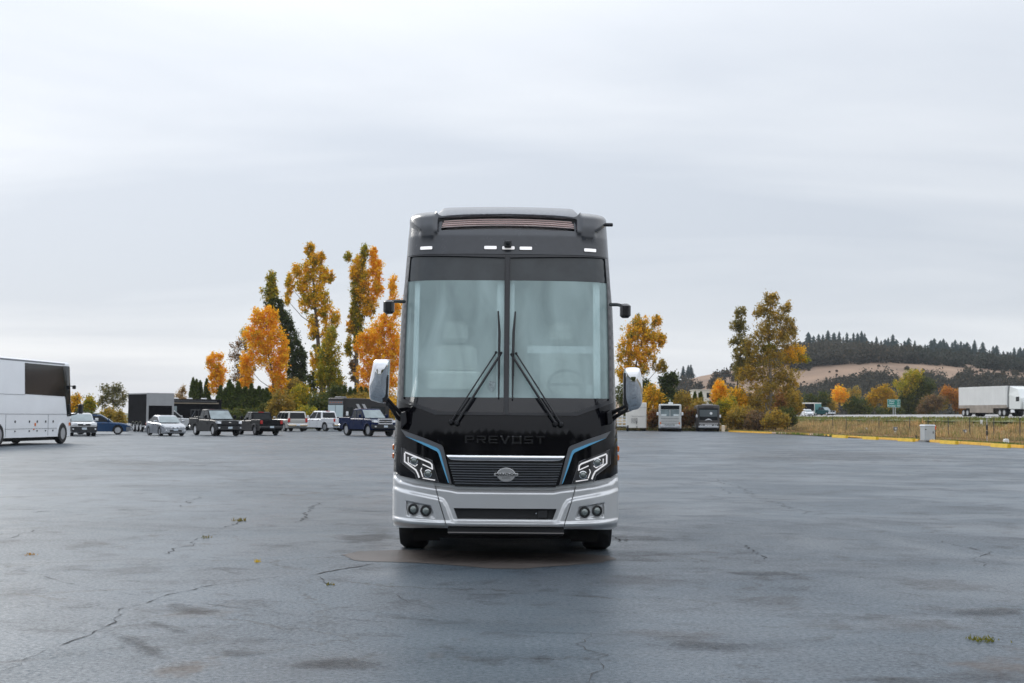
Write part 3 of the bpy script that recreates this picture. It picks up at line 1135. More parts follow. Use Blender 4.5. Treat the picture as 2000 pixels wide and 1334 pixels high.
MB().lathe([(0.02, 0), (0.018, -0.01), (0.003, -0.014)], (x, y - 0.108, z), 'y', 14).build('camera_lens', glass_dark, cmo)
kx = at_y(1190.5, 439, Y0 + 0.9)
MB().lathe([(0.022, -0.06), (0.022, 0.03), (0.016, 0.04)], tuple(kx), 'x', 12).build('roof_knob', black_pl, coach)

# ---- mirrors
mir_side = mat('mirror_black', (0.02, 0.02, 0.022), 0.25, coat=0.4)


def mirror_head(outline, Ym, black_edge, s):
    pts = [at_y(a, b, Ym) for a, b in outline]
    c_ = sum(pts, Vector()) / len(pts)
    # dense smooth outline
    sm = []
    n = len(pts)
    for i in range(n):
        p0, p1, p2, p3 = pts[i - 1], pts[i], pts[(i + 1) % n], pts[(i + 2) % n]
        for t in (0, 0.25, 0.5, 0.75):
            sm.append(0.5 * ((2 * p1) + (p2 - p0) * t + (2 * p0 - 5 * p1 + 4 * p2 - p3) * t * t + (3 * p1 - p0 - 3 * p2 + p3) * t ** 3))
    lp = []
    for sc, dy in ((0.94, 0.10), (1.0, 0.085), (1.0, 0.03), (0.97, -0.005), (0.90, -0.035), (0.76, -0.06), (0.5, -0.078), (0.2, -0.085)):
        lp.append([(lerp(c_.x, p.x, sc), Ym + dy * 0.75 + 0.25 * s * (lerp(c_.x, p.x, sc) - c_.x) - 0.10 * (lerp(c_.z, p.z, sc) - c_.z), lerp(c_.z, p.z, sc)) for p in sm])
    mb = MB().loft(lp)
    h = mb.build('mirror_housing', chrome, coach, 75)
    xs = [p.x for p in pts]
    mb = MB()
    lp = [[(lerp(c_.x, p.x, sc), Ym + dy * 0.75 + 0.25 * s * (p.x - c_.x) - 0.10 * (p.z - c_.z), lerp(c_.z, p.z, sc)) for p in sm] for sc, dy in ((0.95, 0.104), (0.93, 0.112))]
    mb.loft(lp).build('mirror_glass', mat('mirror_face', (0.7, 0.72, 0.74), 0.05, 1.0), h)
    # dark inner edge
    e = black_edge
    ee = [at_y(a, b, Ym) for a, b in e]
    MB().loft([[(p.x, Ym + 0.08 + 0.25 * s * (p.x - c_.x) - 0.10 * (p.z - c_.z), p.z) for p in ee], [(p.x, Ym - 0.045 + 0.25 * s * (p.x - c_.x) - 0.10 * (p.z - c_.z), p.z) for p in ee]]).build('mirror_edge', mir_side, h, bevel=0.008)
    return c_


Ym = Y0 - 0.02
mirror_head([(731, 704), (745, 702), (758, 702.5), (761.5, 708), (760, 745), (757, 782), (747, 787.5), (733, 784.5), (722, 780), (720, 765), (720.5, 748), (726, 722)], Ym, [(748.5, 743), (760, 732), (757.5, 783), (747, 786.5)], -1)
mirror_head([(1219, 724), (1222, 719), (1235, 717.5), (1247, 718.5), (1251, 724), (1255.5, 748), (1255.5, 784), (1249, 797.5), (1238, 801), (1228, 803), (1219, 790), (1217, 750)], Ym, [(1217.5, 728), (1224, 745), (1227, 802), (1217, 788)], 1)
arm_m = mat('mirror_arm_black', (0.022, 0.022, 0.025), 0.38)
for pts in ([(756, 779), (768, 792), (781, 806), (789, 812)], [(757, 790), (764, 797), (776, 815), (790, 824)], [(752, 784), (762, 790), (773, 800)],
            [(1226, 791), (1214, 797), (1202, 803), (1190, 809)], [(1227, 799), (1214, 807), (1202, 814), (1190, 824)], [(1231, 800), (1222, 803), (1210, 806)]):
    n = len(pts)
    MB().tube([at_y(a, b, Ym + 0.05 + 0.33 * i / (n - 1)) for i, (a, b) in enumerate(pts)], [0.022, 0.02, 0.024, 0.034][:n], 8).build('mirror_arm', arm_m, coach, 40)
for pts in ([(784, 806), (793, 803), (795, 826), (783, 838)], [(1194, 800), (1185, 806), (1187, 830), (1196, 826)]):
    q = [at_y(a, b, Y0 + 0.2) for a, b in pts]
    MB().loft([[(p.x, Y0 + 0.12, p.z) for p in q], [(p.x, Y0 + 0.5, p.z) for p in q]]).build('mirror_bracket', arm_m, coach, bevel=0.01)
for (xa, ya, xb, yb), arm in (((749, 586, 770, 613), [(766, 589), (776, 588.5), (790, 589)]), ((1211, 593.5, 1231.5, 621), [(1214, 597), (1206, 595), (1192, 595)])):
    a_, b_ = at_y(xa, yb, Y0 + 0.2), at_y(xb, ya, Y0 + 0.2)
    mb = MB()
    mb.box(a_.x, b_.x, Y0 + 0.14, Y0 + 0.27, a_.z, b_.z, 0.025)
    h = mb.build('upper_mirror', mir_side, coach, 40)
    MB().tube([at_y(p[0], p[1], Y0 + 0.22 + 0.15 * i) for i, p in enumerate(arm)], 0.020, 8).build('upper_mirror_arm', arm_m, h, 40)

# ---- wipers
wip_m = mat('wiper_black', (0.018, 0.018, 0.02), 0.35)


def onskin(px, py, off):
    x, z = s2(px, py)
    return Vector((x, FY(x, z) - off, z))


for spec in (dict(base=[(881, 824), (892, 826)], top=[(969, 689), (979, 690)], blade=[(973, 608), (975.5, 650), (974.5, 700), (974, 777)]),
             dict(base=[(1096, 829), (1085, 828)], top=[(1008, 691), (999, 693)], blade=[(1006.5, 609), (1003, 650), (1002, 700), (1001, 780)])):
    wp = MB()
    for i, (b_, t_) in enumerate(zip(spec['base'], spec['top'])):
        pts = []
        for k in range(9):
            u = k / 8
            p = (lerp(b_[0], t_[0], u), lerp(b_[1], t_[1], u))
            pts.append(onskin(p[0], p[1], 0.05 + 0.03 * math.sin(math.pi * u)))
        wp.tube(pts, [(0.015 if i else 0.009)] * 9, 6)
    wpo = wp.build('wiper_arm', wip_m, coach, 40)
    mb = MB()
    for b_ in spec['base']:
        q = onskin(b_[0], b_[1], 0.0)
        mb.lathe([(0.032, 0.01), (0.03, -0.05), (0.018, -0.066)], tuple(q), 'y', 14)
    mb.build('wiper_pivot', wip_m, wpo, 40)
    mb = MB()
    mb.tube([onskin(a, b, 0.030) for a, b in spec['blade']], [0.010, 0.016, 0.016, 0.009], 6)
    mb.tube([onskin(spec['blade'][1][0], 668, 0.045), onskin(spec['blade'][2][0], 694, 0.055), onskin(spec['blade'][2][0], 735, 0.045)], 0.014, 6)
    for q in spec['top']:
        p = onskin(q[0], q[1], 0.06)
        mb.lathe([(0.016, 0.02), (0.016, -0.02)], tuple(p), 'y', 10)
    mb.build('wiper_blade', wip_m, wpo, 40)

# ---- wheels and underside


def wheel(parent, c, r, w, rim_mat, side=1, name='wheel', rim_r=0.6, seg=28, spokes=0):
    """axle along local x; `side` +1: outer face towards +x"""
    c = Vector(c)
    t = MB().lathe([(r * rim_r, -w / 2), (r * 0.93, -w / 2), (r, -w * 0.36), (r, w * 0.36), (r * 0.93, w / 2), (r * rim_r, w / 2)], tuple(c), 'x', seg, True)
    t.f.append(tuple())
    t.f.pop()
    ty = t.build(name, tyre_m, parent, 40)
    o_ = side * w / 2
    prof = [(r * rim_r * 1.03, o_ * 0.96), (r * rim_r * 0.92, o_ * 0.8), (r * rim_r * 0.8, o_ * 0.45), (r * 0.25, o_ * 0.6), (r * 0.2, o_ * 0.95), (r * 0.02, o_ * 1.0)]
    MB().lathe(prof, tuple(c), 'x', seg).build('rim', rim_mat, ty, 40)
    for k in range(spokes):
        a = 2 * math.pi * k / spokes
        p = c + Vector((o_ * 0.62, math.cos(a) * r * rim_r * 0.62, math.sin(a) * r * rim_r * 0.62))
        MB().lathe([(r * 0.075, 0), (r * 0.07, side * 0.012)], tuple(p), 'x', 8).build('rim_hole', under_m, ty)
    return ty


for s in (-1, 1):
    wheel(coach, (XC + s * 1.135, 17.9, 0.53), 0.53, 0.335, alloy_m, s, spokes=10)
    for yy in (25.4, 26.8):
        wheel(coach, (XC + s * 1.135, yy, 0.53), 0.53, 0.33, alloy_m, s, spokes=10)
    MB().box(XC + s * 0.95 - 0.16, XC + s * 0.95 + 0.16, 17.25, 17.27, 0.14, 0.8).build('mud_flap', under_m, coach)
for s in (-1, 1):
    for yy in (17.9, 25.4, 26.8):
        xa, xb = sorted((XC + s * 0.95, XC + s * 1.294))
        MB().prism([(yy + 0.62 * math.cos(math.pi * i / 14), 0.37 + 0.74 * math.sin(math.pi * i / 14)) for i in range(15)], xa, xb, 'yz').build('wheel_well', under_m, coach)
        pts = []
        for i in range(17):
            a = math.pi * i / 16
            ca, sa = math.cos(a), math.sin(a)
            pts.append([(XC + s * x_, yy + r_ * ca, 0.37 + (r_ + 0.12) * sa) for x_, r_ in ((1.27, 0.61), (1.305, 0.61), (1.305, 0.68), (1.27, 0.69))])
        MB().loft(pts).build('wheel_arch', silver_pt, coach, 40)
ub = MB()
ub.box(XC - 0.9, XC + 0.9, Y0 + 0.45, Y0 + LEN - 0.4, 0.24, 0.6)
ub.box(XC - 1.27, XC + 1.27, Y0 + 2.6, Y0 + LEN - 0.4, 0.22, 0.42)
ub.build('underbody', under_m, coach)


def recenter(root, loc):
    loc = Vector(loc)
    root.location = loc
    for c in root.children:
        c.location = Vector(c.location) - loc


recenter(coach, (XC, 17.9, 0))
# ================================================================== road vehicles (local: +x forward, +y left, z up)
def vwheel(parent, x, y, r, w, rim_m, seg=22, rim_r=0.64):
    sd_ = 1 if y > 0 else -1
    ty = MB().lathe([(r * rim_r, -w / 2), (r * 0.92, -w / 2), (r, -w * 0.34), (r, w * 0.34), (r * 0.92, w / 2), (r * rim_r, w / 2)], (x, y, r), 'y', seg, True).build('wheel', tyre_m, parent, 40)
    o_ = sd_ * w / 2
    MB().lathe([(r * rim_r * 1.04, o_ * 0.92), (r * rim_r * 0.9, o_ * 0.85), (r * rim_r * 0.82, o_ * 0.5), (r * 0.22, o_ * 0.7), (r * 0.18, o_ * 0.95), (0.01, o_ * 0.97)], (x, y, r), 'y', seg).build('rim', rim_m, ty, 40)
    sp = MB()
    for k in range(6):
        a = math.pi / 3 * k
        ca, sa = math.cos(a), math.sin(a)
        q = []
        for rr, hw_ in ((0.16, 0.06), (rim_r * 0.98, 0.075)):
            for sg in (-1, 1):
                q.append((x + r * (rr * ca - sg * hw_ * sa), y + o_ * 0.93, r + r * (rr * sa + sg * hw_ * ca)))
        q2 = [(a_, b_ - o_ * 0.25, c_) for a_, b_, c_ in q]
        sp.add(q + q2, [(0, 1, 3, 2), (0, 4, 5, 1), (2, 3, 7, 6), (0, 2, 6, 4), (1, 5, 7, 3)])
    sp.build('spokes', rim_m, ty)
    return ty


def arch(cx_, r, zb, n=9, back=False):
    pts = []
    a0 = math.asin(max(-1, min(1, (zb) / r))) if zb < r else math.pi / 2
    for i in range(n):
        a = math.pi - i * math.pi / (n - 1)
        pts.append((cx_ + r * math.cos(a), zb + max(0, r * math.sin(a))))
    return pts


def vehicle(name, label, cat, loc, heading, S, group=None):
    root = thing(name, label, cat, loc, heading, group)
    L, W = S['L'], S['W']
    hw, hl = W / 2, L / 2
    wr, ww = S.get('wr', 0.33), S.get('ww', 0.22)
    fx, rx = hl - S['fo'], hl - S['fo'] - S['wb']
    zb = S.get('clear', 0.22)
    pm, rim = S['paint'], S.get('rim', alloy_m)
    ar = wr * 1.17
    az = wr
    # ---- lower body side profile
    bot = [(-hl + 0.06, zb + 0.12)] + [(-hl + 0.14, zb)]

    def wa(c_):
        return [(c_ - ar, zb)] + [(c_ + ar * math.cos(math.pi - i * math.pi / 10), az + ar * math.sin(math.pi - i * math.pi / 10)) for i in range(11)] + [(c_ + ar, zb)]
    bot += wa(rx) + wa(fx) + [(hl - 0.18, zb), (hl - 0.04, zb + 0.14)]
    top = S['top'][::-1]             # given rear -> front
    prof = bot + top
    nb = len(bot)
    ch_ = 0.07
    layers = []
    for y, k in ((-hw, 1), (-hw + ch_, 0), (hw - ch_, 0), (hw, 1)):
        lay = []
        for i, (x, z) in enumerate(prof):
            if k:
                zz = z - ch_ * 0.9 if i >= nb else z
                xx = x * (1 - 0.025) if (i >= nb or i in (0, 1, nb - 1, nb - 2)) else x
            else:
                zz, xx = z, x
            tp = 1 - S.get('taper', 0.10) * (abs(x) / hl) ** 7
            lay.append((xx, y * tp, zz))
        layers.append(lay)
    body = MB().loft(layers).build('body', pm, root, 35)
    MB().box(-hl + 0.3, hl - 0.3, -hw + 0.2, hw - 0.2, zb - 0.02, az + 0.32).build('underbody', under_m, root)
    for x in (fx, rx):
        MB().box(x - ar, x + ar, -hw + 0.10, hw - 0.10, az - 0.1, az + ar * 0.99).build('wheel_well', under_m, root)
    for x in (fx, rx):
        for s in (-1, 1):
            vwheel(root, x, s * (hw - ww / 2 - 0.02), wr, ww, rim)
    # ---- cabin
    x0, x1, x2, x3, zr, zf, zt_ = S['cab']      # base rear, roof rear, roof front, base front, belt z rear / front, roof z
    hb_, ht_ = hw - 0.07, hw * S.get('tumble', 0.80)
    zc2 = zt_ - 0.06

    def sidept(x_b, x_t, f, s, off=0.0):
        zbl = lerp(zr, zf, (x_b - x0) / (x3 - x0))
        return (lerp(x_b, x_t, f), s * (lerp(hb_, ht_, f) + off), lerp(zbl, zc2, f))
    ring = lambda pts: pts
    mb = MB()
    l0 = [(x0, -hb_, zr - 0.08), (x3, -hb_, zf - 0.08), (x3 + 0.03, -hb_ * 0.6, zf - 0.08), (x3 + 0.03, hb_ * 0.6, zf - 0.08), (x3, hb_, zf - 0.08), (x0, hb_, zr - 0.08)]
    l1 = [(x1, -ht_, zc2), (x2, -ht_, zc2), (x2 + 0.06, -ht_ * 0.6, zc2), (x2 + 0.06, ht_ * 0.6, zc2), (x2, ht_, zc2), (x1, ht_, zc2)]
    l2 = [(x1 + 0.12, -ht_ * 0.88, zt_), (x2 - 0.1, -ht_ * 0.88, zt_), (x2 - 0.05, -ht_ * 0.55, zt_), (x2 - 0.05, ht_ * 0.55, zt_), (x2 - 0.1, ht_ * 0.88, zt_), (x1 + 0.12, ht_ * 0.88, zt_)]
    mb.loft([l0, l1, l2])
    cab = mb.build('cabin', S.get('roofpaint', pm), root, 40)
    e = 0.008
    # windscreen (faceted), rear glass
    fr = lambda f, yfac, xo: (lerp(x3 + xo, x2 + (0.06 if xo > 0.02 else 0), f) + e, yfac * lerp(hb_, ht_, f), lerp(zf, zc2, f) + e)
    W_ = MB()
    A = [fr(0.06, -0.93, 0.0), fr(0.06, -0.6, 0.03), fr(0.06, 0.6, 0.03), fr(0.06, 0.93, 0.0)]
    B = [fr(0.94, -0.93, 0.0), fr(0.94, -0.6, 0.03), fr(0.94, 0.6, 0.03), fr(0.94, 0.93, 0.0)]
    W_.loft([[(p[0] + 0.004, p[1], p[2]) for p in A], [(p[0] + 0.004, p[1], p[2]) for p in B]], caps=False, closed=False)
    W_.build('windscreen', S.get('wglass', glass_sky), cab)
    rr = lambda f, yfac: (lerp(x0, x1, f) - e, yfac * lerp(hb_, ht_, f), lerp(zr, zc2, f) + e)
    rlo, rhi = S.get('rearwin', (0.12, 0.9))
    MB().add([rr(rlo, -0.84), rr(rlo, 0.84), rr(rhi, 0.84), rr(rhi, -0.84)], [(0, 1, 2, 3)]).build('rear_window', glass_dark, cab)
    # side windows
    p_ = 0.10
    for (ua, ub) in S['panes']:
        for s in (-1, 1):
            lo, hi = 0.08, 0.90
            xb0, xb1 = x0 + p_, x3 - p_
            xt0, xt1 = x1 + p_ * 0.7, x2 - p_ * 0.7
            q = [sidept(lerp(xb0, xb1, ua), lerp(xt0, xt1, ua), lo, s, e), sidept(lerp(xb0, xb1, ub), lerp(xt0, xt1, ub), lo, s, e),
                 sidept(lerp(xb0, xb1, ub), lerp(xt0, xt1, ub), hi, s, e), sidept(lerp(xb0, xb1, ua), lerp(xt0, xt1, ua), hi, s, e)]
            MB().add(q, [(0, 1, 2, 3)]).build('side_window', glass_dark, cab)
    # ---- lights, grille, bumpers, plates, mirrors
    zh = S['zh']                     # headlamp height
    tpf = 1 - S.get('taper', 0.10)
    fw = hw * tpf
    gz0, gz1, gw = S['grille']
    gmt = S.get('grille_m', black_pl)
    g = MB()
    g.box(hl - 0.06, hl + 0.015, -fw * gw, fw * gw, gz0, gz1, 0.02)
    go = g.build('grille', gmt, root)
    if S.get('grille_ring'):
        rg = MB()
        t_ = 0.05
        for (ya, yb, za, zc_) in ((-fw * gw - t_, fw * gw + t_, gz1, gz1 + t_ * 1.6), (-fw * gw - t_, fw * gw + t_, gz0 - t_ * 1.4, gz0), (-fw * gw - t_, -fw * gw, gz0, gz1), (fw * gw, fw * gw + t_, gz0, gz1)):
            rg.box(hl - 0.07, hl + 0.04, ya, yb, za, zc_)
        rg.box(hl - 0.05, hl + 0.028, -fw * gw, fw * gw, (gz0 + gz1) / 2 - 0.02, (gz0 + gz1) / 2 + 0.02)
        rg.build('grille_surround', S['grille_ring'], go)
    MB().box(hl - 0.02, hl + 0.035, -0.10, 0.10, (gz0 + gz1) / 2 - 0.045, (gz0 + gz1) / 2 + 0.045, 0.03).build('badge', chrome, go)
    for s in (-1, 1):
        a_, b_ = sorted((s * fw * (gw + 0.06), s * fw * 1.0))
        hz0, hz1 = S.get('hl_h', (zh - 0.09, zh + 0.09))
        mb = MB()
        mb.loft([[(hl - 0.30, s * (hw * 0.992), hz0 + 0.05), (hl - 0.30, s * (hw * 0.992), hz1 + 0.02), (hl - 0.34, s * (hw * 0.8), hz1), (hl - 0.34, s * (hw * 0.8), hz0)],
                 [(hl - 0.04, s * fw * 1.005, hz0 + 0.01), (hl - 0.07, s * fw * 1.005, hz1), (hl + 0.008, s * fw * (gw + 0.07), hz1 - 0.03), (hl + 0.016, s * fw * (gw + 0.07), hz0)]])
        mb.build('headlight', clear_lens, root)
        tz0, tz1 = S['tail']
        MB().box(-hl - 0.012, -hl + 0.14, min(s * fw * 0.80, s * fw * 1.035), max(s * fw * 0.80, s * fw * 1.035), tz0, tz1, 0.02).build('tail_light', red_lens, root)
        # mirror
        mxp = x3 - S.get('mir_back', 0.35)
        mz = zf + 0.06
        mh = S.get('mir_h', 0.17)
        mb = MB()
        mb.box(mxp - 0.06, mxp + 0.08, min(s * (hw + 0.03), s * (hw + 0.24)), max(s * (hw + 0.03), s * (hw + 0.24)), mz, mz + mh, 0.03)
        mb.box(mxp - 0.02, mxp + 0.04, min(s * (hw - 0.08), s * (hw + 0.06)), max(s * (hw - 0.08), s * (hw + 0.06)), mz - 0.02, mz + 0.04)
        mb.build('wing_mirror', S.get('mirror_m', pm), root)
        for hx_ in S.get('handles', ()):
            MB().box(hx_ - 0.1, hx_ + 0.08, min(s * (hw - 0.02), s * (hw + 0.02)), max(s * (hw - 0.02), s * (hw + 0.02)), S['zhandle'] - 0.02, S['zhandle'] + 0.02).build('door_handle', S.get('handle_m', black_pl), root)
        for sx_ in S.get('seams', ()):
            MB().box(sx_ - 0.008, sx_ + 0.008, min(s * (hw - 0.03), s * (hw + 0.002)), max(s * (hw - 0.03), s * (hw + 0.002)), zb + 0.1, zr - 0.10).build('door_seam', under_m, root)
    bz0, bz1 = S['fbump']
    bm_ = S.get('fbump_m', pm)
    mb = MB()
    mb.loft([[(hl - 0.35, s * (hw * 1.0), z) for s, z in ((-1, bz0), (1, bz0), (1, bz1), (-1, bz1))],
             [(hl - 0.05, s * fw * 1.02, z) for s, z in ((-1, bz0), (1, bz0), (1, bz1), (-1, bz1))],
             [(hl + 0.075, s * fw * 0.75, z) for s, z in ((-1, bz0 + 0.02), (1, bz0 + 0.02), (1, bz1 - 0.02), (-1, bz1 - 0.02))]])
    fbo = mb.build('front_bumper', bm_, root, 30)
    if S.get('intake'):
        za, zc_ = S['intake']
        MB().box(hl - 0.02, hl + 0.085, -fw * 0.62, fw * 0.62, za, zc_, 0.03).build('lower_intake', black_pl, fbo)
    for s in (-1, 1):
        MB().box(hl - 0.06, hl + 0.045, min(s * fw * 0.80, s * fw * 0.95), max(s * fw * 0.80, s * fw * 0.95), (bz0 + bz1) / 2 - 0.05, (bz0 + bz1) / 2 + 0.05, 0.015).build('fog_lamp', clear_lens, fbo)
    MB().box(hl + 0.07, hl + 0.092, -0.16, 0.16, S['plate'] - 0.075, S['plate'] + 0.075).build('licence_plate', plate_m, fbo)
    cz0, cz1 = S['rbump']
    mb = MB()
    mb.box(-hl - 0.09, -hl + 0.2, -hw * 0.96, hw * 0.96, cz0, cz1, 0.04)
    rbo = mb.build('rear_bumper', S.get('rbump_m', pm), root)
    rp = S.get('rplate', cz1 + 0.18)
    rpx = -hl - 0.035 if rp > cz1 else -hl - 0.11
    MB().box(rpx, rpx + 0.02, -0.16, 0.16, rp - 0.075, rp + 0.075).build('licence_plate', plate_m, rbo)
    # ---- pickup bed
    if 'bed' in S:
        bx0, bx1, bz_, bt = -hl + 0.02, x0 - 0.06, S['bed'][0], S['bed'][1]
        for s in (-1, 1):
            MB().box(bx0, bx1, min(s * (hw - 0.10), s * (hw - 0.006)), max(s * (hw - 0.10), s * (hw - 0.006)), bz_ - 0.1, bt, 0.03).build('bed_side', pm, root)
        MB().box(bx0 - 0.015, bx0 + 0.06, -hw * 0.9, hw * 0.9, bz_ - 0.25, bt - 0.005, 0.02).build('tailgate', pm, root)
        MB().box(bx1 - 0.04, bx1 + 0.03, -hw + 0.11, hw - 0.11, bz_ - 0.1, bt - 0.03).build('bed_front', pm, root)
    if S.get('rack'):
        sz = S['rack']
        bx0, bx1, bt = -hl + 0.15, x0 + 0.1, S['bed'][1]
        for s in (-1, 1):
            MB().box(bx0, bx1, s * (hw - .1) - .025, s * (hw - .1) + .025, sz, sz + .05).build('rack_rail', black_pl, root)
            for xx in (bx0 + .05, (bx0 + bx1) / 2, bx1 - .25):
                MB().box(xx - .025, xx + .025, s * (hw - .1) - .02, s * (hw - .1) + .02, bt - .02, sz).build('rack_post', black_pl, root)
            MB().tube([(bx0 + .1, s * (hw - .1), bt), ((bx0 + bx1) / 2, s * (hw - .1), sz)], 0.025, 6).build('rack_brace', alloy_m, root)
        for k in range(4):
            xx = lerp(bx0 + .1, bx1 - .1, k / 3)
            MB().box(xx - .025, xx + .025, -hw + .1, hw - .1, sz - .005, sz + .035).build('rack_bar', black_pl, root)
        MB().box(bx0 + .3, bx1 - .3, -hw + .2, hw - .2, bt - .1, bt + .12, .03).build('bed_cover', black_pl, root)
    if S.get('roof_rack'):
        for s in (-1, 1):
            MB().box(x1 + .3, x2 - .3, s * ht_ * .82 - .025, s * ht_ * .82 + .025, zt_ + .01, zt_ + .06).build('roof_rail', black_pl, cab)
    if S.get('stop_lamp'):
        MB().box(x1 + .02, x1 + .12, -0.2, 0.2, zt_ - 0.045, zt_ + 0.012).build('stop_lamp', red_lens, cab)
    if S.get('flare'):
        for x in (fx, rx):
            for s in (-1, 1):
                mb = MB()
                pts = []
                for i in range(9):
                    a = math.pi * (0.02 + 0.96 * i / 8)
                    ro, ri = ar + 0.09, ar - 0.01
                    ca, sa = math.cos(a), math.sin(a)
                    pts.append([(x + ri * ca, s * (hw - .05), az + ri * sa), (x + ri * ca, s * (hw + .05), az + ri * sa), (x + ro * ca, s * (hw + .03), az + ro * sa), (x + ro * ca, s * (hw - .05), az + ro * sa)])
                mb.loft(pts)
                mb.build('wheel_flare', S['flare'], root, 40)
    return root


def paint(name, col, rough=0.3, metal=0.0):
    return mat(name, col, rough, metal, spec=0.08 if max(col) < 0.12 else 0.4, coat=0.0 if max(col) < 0.12 else 0.3)


def at_ground(px, py):
    p = ground(px, py)
    return (p.x, p.y, 0)


# ---- shape presets
def sedan(p):
    return dict(L=4.58, W=1.76, wb=2.64, fo=0.95, wr=0.325, clear=0.19, paint=p, zh=0.66, grille=(0.56, 0.62, 0.3), tail=(0.72, 0.92), fbump=(0.25, 0.55), rbump=(0.3, 0.62), plate=0.46,
                top=[(-2.27, 0.55), (-2.25, 0.98), (-1.75, 1.03), (-0.9, 0.97), (0.95, 0.92), (1.55, 0.86), (2.05, 0.74), (2.26, 0.58)],
                cab=(-1.78, -0.78, 0.25, 1.18, 1.0, 0.92, 1.47), panes=[(0.0, 0.14), (0.17, 0.52), (0.56, 0.98)], taper=0.16, intake=(0.28, 0.47), tumble=0.76, handles=(-0.55, 0.35), zhandle=0.86, seams=(-0.15, 0.85), handle_m=p, hl_h=(0.60, 0.74), mir_h=0.14)


def pickup(p, crew=True, L=5.75, lift=0.0, **k):
    z = lift
    d = dict(L=L, W=1.98, wb=3.55, fo=0.92, wr=0.40 + lift * 0.5, ww=0.27, clear=0.36 + z, paint=p, zh=0.98 + z, grille=(0.80 + z, 1.10 + z, 0.62), tail=(0.92 + z, 1.22 + z), fbump=(0.44 + z, 0.74 + z), rbump=(0.52 + z, 0.72 + z), plate=0.60 + z,
             top=[(-L / 2, 0.62 + z), (-L / 2, 0.86 + z), (-0.95, 0.86 + z), (-0.93, 1.20 + z), (1.25, 1.18 + z), (2.25, 1.14 + z), (2.78, 1.06 + z), (2.86, 0.78 + z)],
             cab=(-0.93, -0.72, 0.55, 1.32, 1.20 + z, 1.19 + z, 1.93 + z), panes=[(0.02, 0.40), (0.46, 0.98)], taper=0.07, tumble=0.80, bed=(0.86 + z, 1.27 + z), handles=(-0.5, 0.45), zhandle=1.05 + z, seams=(-0.3, 0.9), fbump_m=chrome, rbump_m=chrome, stop_lamp=True, mir_h=0.26, rearwin=(0.1, 0.86), rplate=0.64 + z)
    d.update(k)
    return d


def suv(p, **k):
    d = dict(L=5.3, W=1.98, wb=3.2, fo=0.95, wr=0.39, ww=0.26, clear=0.34, paint=p, zh=0.95, grille=(0.78, 1.05, 0.6), tail=(0.86, 1.25), fbump=(0.42, 0.72), rbump=(0.48, 0.72), plate=0.58,
             top=[(-2.63, 0.6), (-2.63, 1.10), (-2.5, 1.14), (1.0, 1.14), (2.0, 1.1), (2.52, 1.02), (2.64, 0.75)],
             cab=(-2.58, -2.38, 0.25, 1.12, 1.13, 1.14, 1.86), panes=[(0.02, 0.34), (0.37, 0.63), (0.67, 0.98)], taper=0.07, tumble=0.82, handles=(-0.6, 0.35), zhandle=1.0, seams=(-1.1, -0.15, 0.85), fbump_m=chrome, rbump_m=chrome, roof_rack=True, rearwin=(0.10, 0.92), rplate=0.62, mir_h=0.2)
    d.update(k)
    return d


def face(ang_deg, toward=True):
    """heading measured from the view axis: toward the camera, swung to picture right; or away, swung to picture left"""
    a = R(ang_deg)
    d = Vector((math.sin(a), -math.cos(a))) if toward else Vector((-math.sin(a), math.cos(a)))
    return math.atan2(d.y, d.x)


GRP = 'vehicles parked along the back of the lot'
vehicle('silver_sedan', 'small silver sedan parked nose out beside the dark grey pickup', 'car', at_ground(323, 851), face(31), sedan(paint('silver_car', (0.42, 0.44, 0.47), 0.3, 0.6)), GRP)
vehicle('pickup_truck', 'dark grey pickup with a ladder rack parked facing out next to the silver sedan', 'pickup', at_ground(420, 850.5), face(33),
        pickup(paint('charcoal_car', (0.012, 0.013, 0.016), 0.28), rack=1.86, grille=(0.82, 1.12, 0.66), fbump_m=black_pl, rim=alloy_m), GRP)
vehicle('pickup_truck', 'dark grey pickup seen from behind with an empty bed, left of the tan wagon', 'pickup', at_ground(505, 849.5), face(31, False),
        pickup(paint('gunmetal_car', (0.013, 0.0135, 0.015), 0.32), L=5.35, W=1.88, wb=3.25, wr=0.385, fbump_m=black_pl, rbump_m=black_pl, flare=black_pl, rim=dark_alloy,
               top=[(-2.675, 0.62), (-2.675, 0.84), (-0.75, 0.84), (-0.73, 1.14), (1.2, 1.12), (2.1, 1.07), (2.6, 0.98), (2.67, 0.7)], cab=(-0.73, -0.5, 0.55, 1.25, 1.14, 1.12, 1.78), bed=(0.84, 1.2), zh=0.9, grille=(0.72, 1.0, 0.55), tail=(0.86, 1.14), zhandle=1.0), GRP)
vehicle('wagon_suv', 'pale silver wagon with dark rear glass seen from behind', 'suv', at_ground(563, 842.3), face(28, False), suv(paint('pale_silver_car', (0.50, 0.49, 0.46), 0.32, 0.4)), GRP)
vehicle('wagon_suv', 'long silver wagon half hidden behind the silver sedan', 'suv', at_ground(332, 840), R(28), suv(paint('light_silver_car', (0.46, 0.47, 0.48), 0.3, 0.5), L=5.6,
        top=[(-2.78, 0.6), (-2.78, 1.10), (-2.65, 1.14), (1.0, 1.14), (2.0, 1.1), (2.66, 1.02), (2.79, 0.75)], cab=(-2.74, -2.45, 0.25, 1.12, 1.13, 1.14, 1.88)), GRP)
vehicle('pickup_truck', 'white crew cab pickup parked with its nose towards the bushes', 'pickup', at_ground(632, 842), face(43, False),
        pickup(paint('white_car', (0.74, 0.75, 0.77), 0.3), L=5.9, W=2.0, wr=0.42, cab=(-0.93, -0.74, 0.6, 1.4, 1.2, 1.19, 1.95), rbump_m=chrome), GRP)
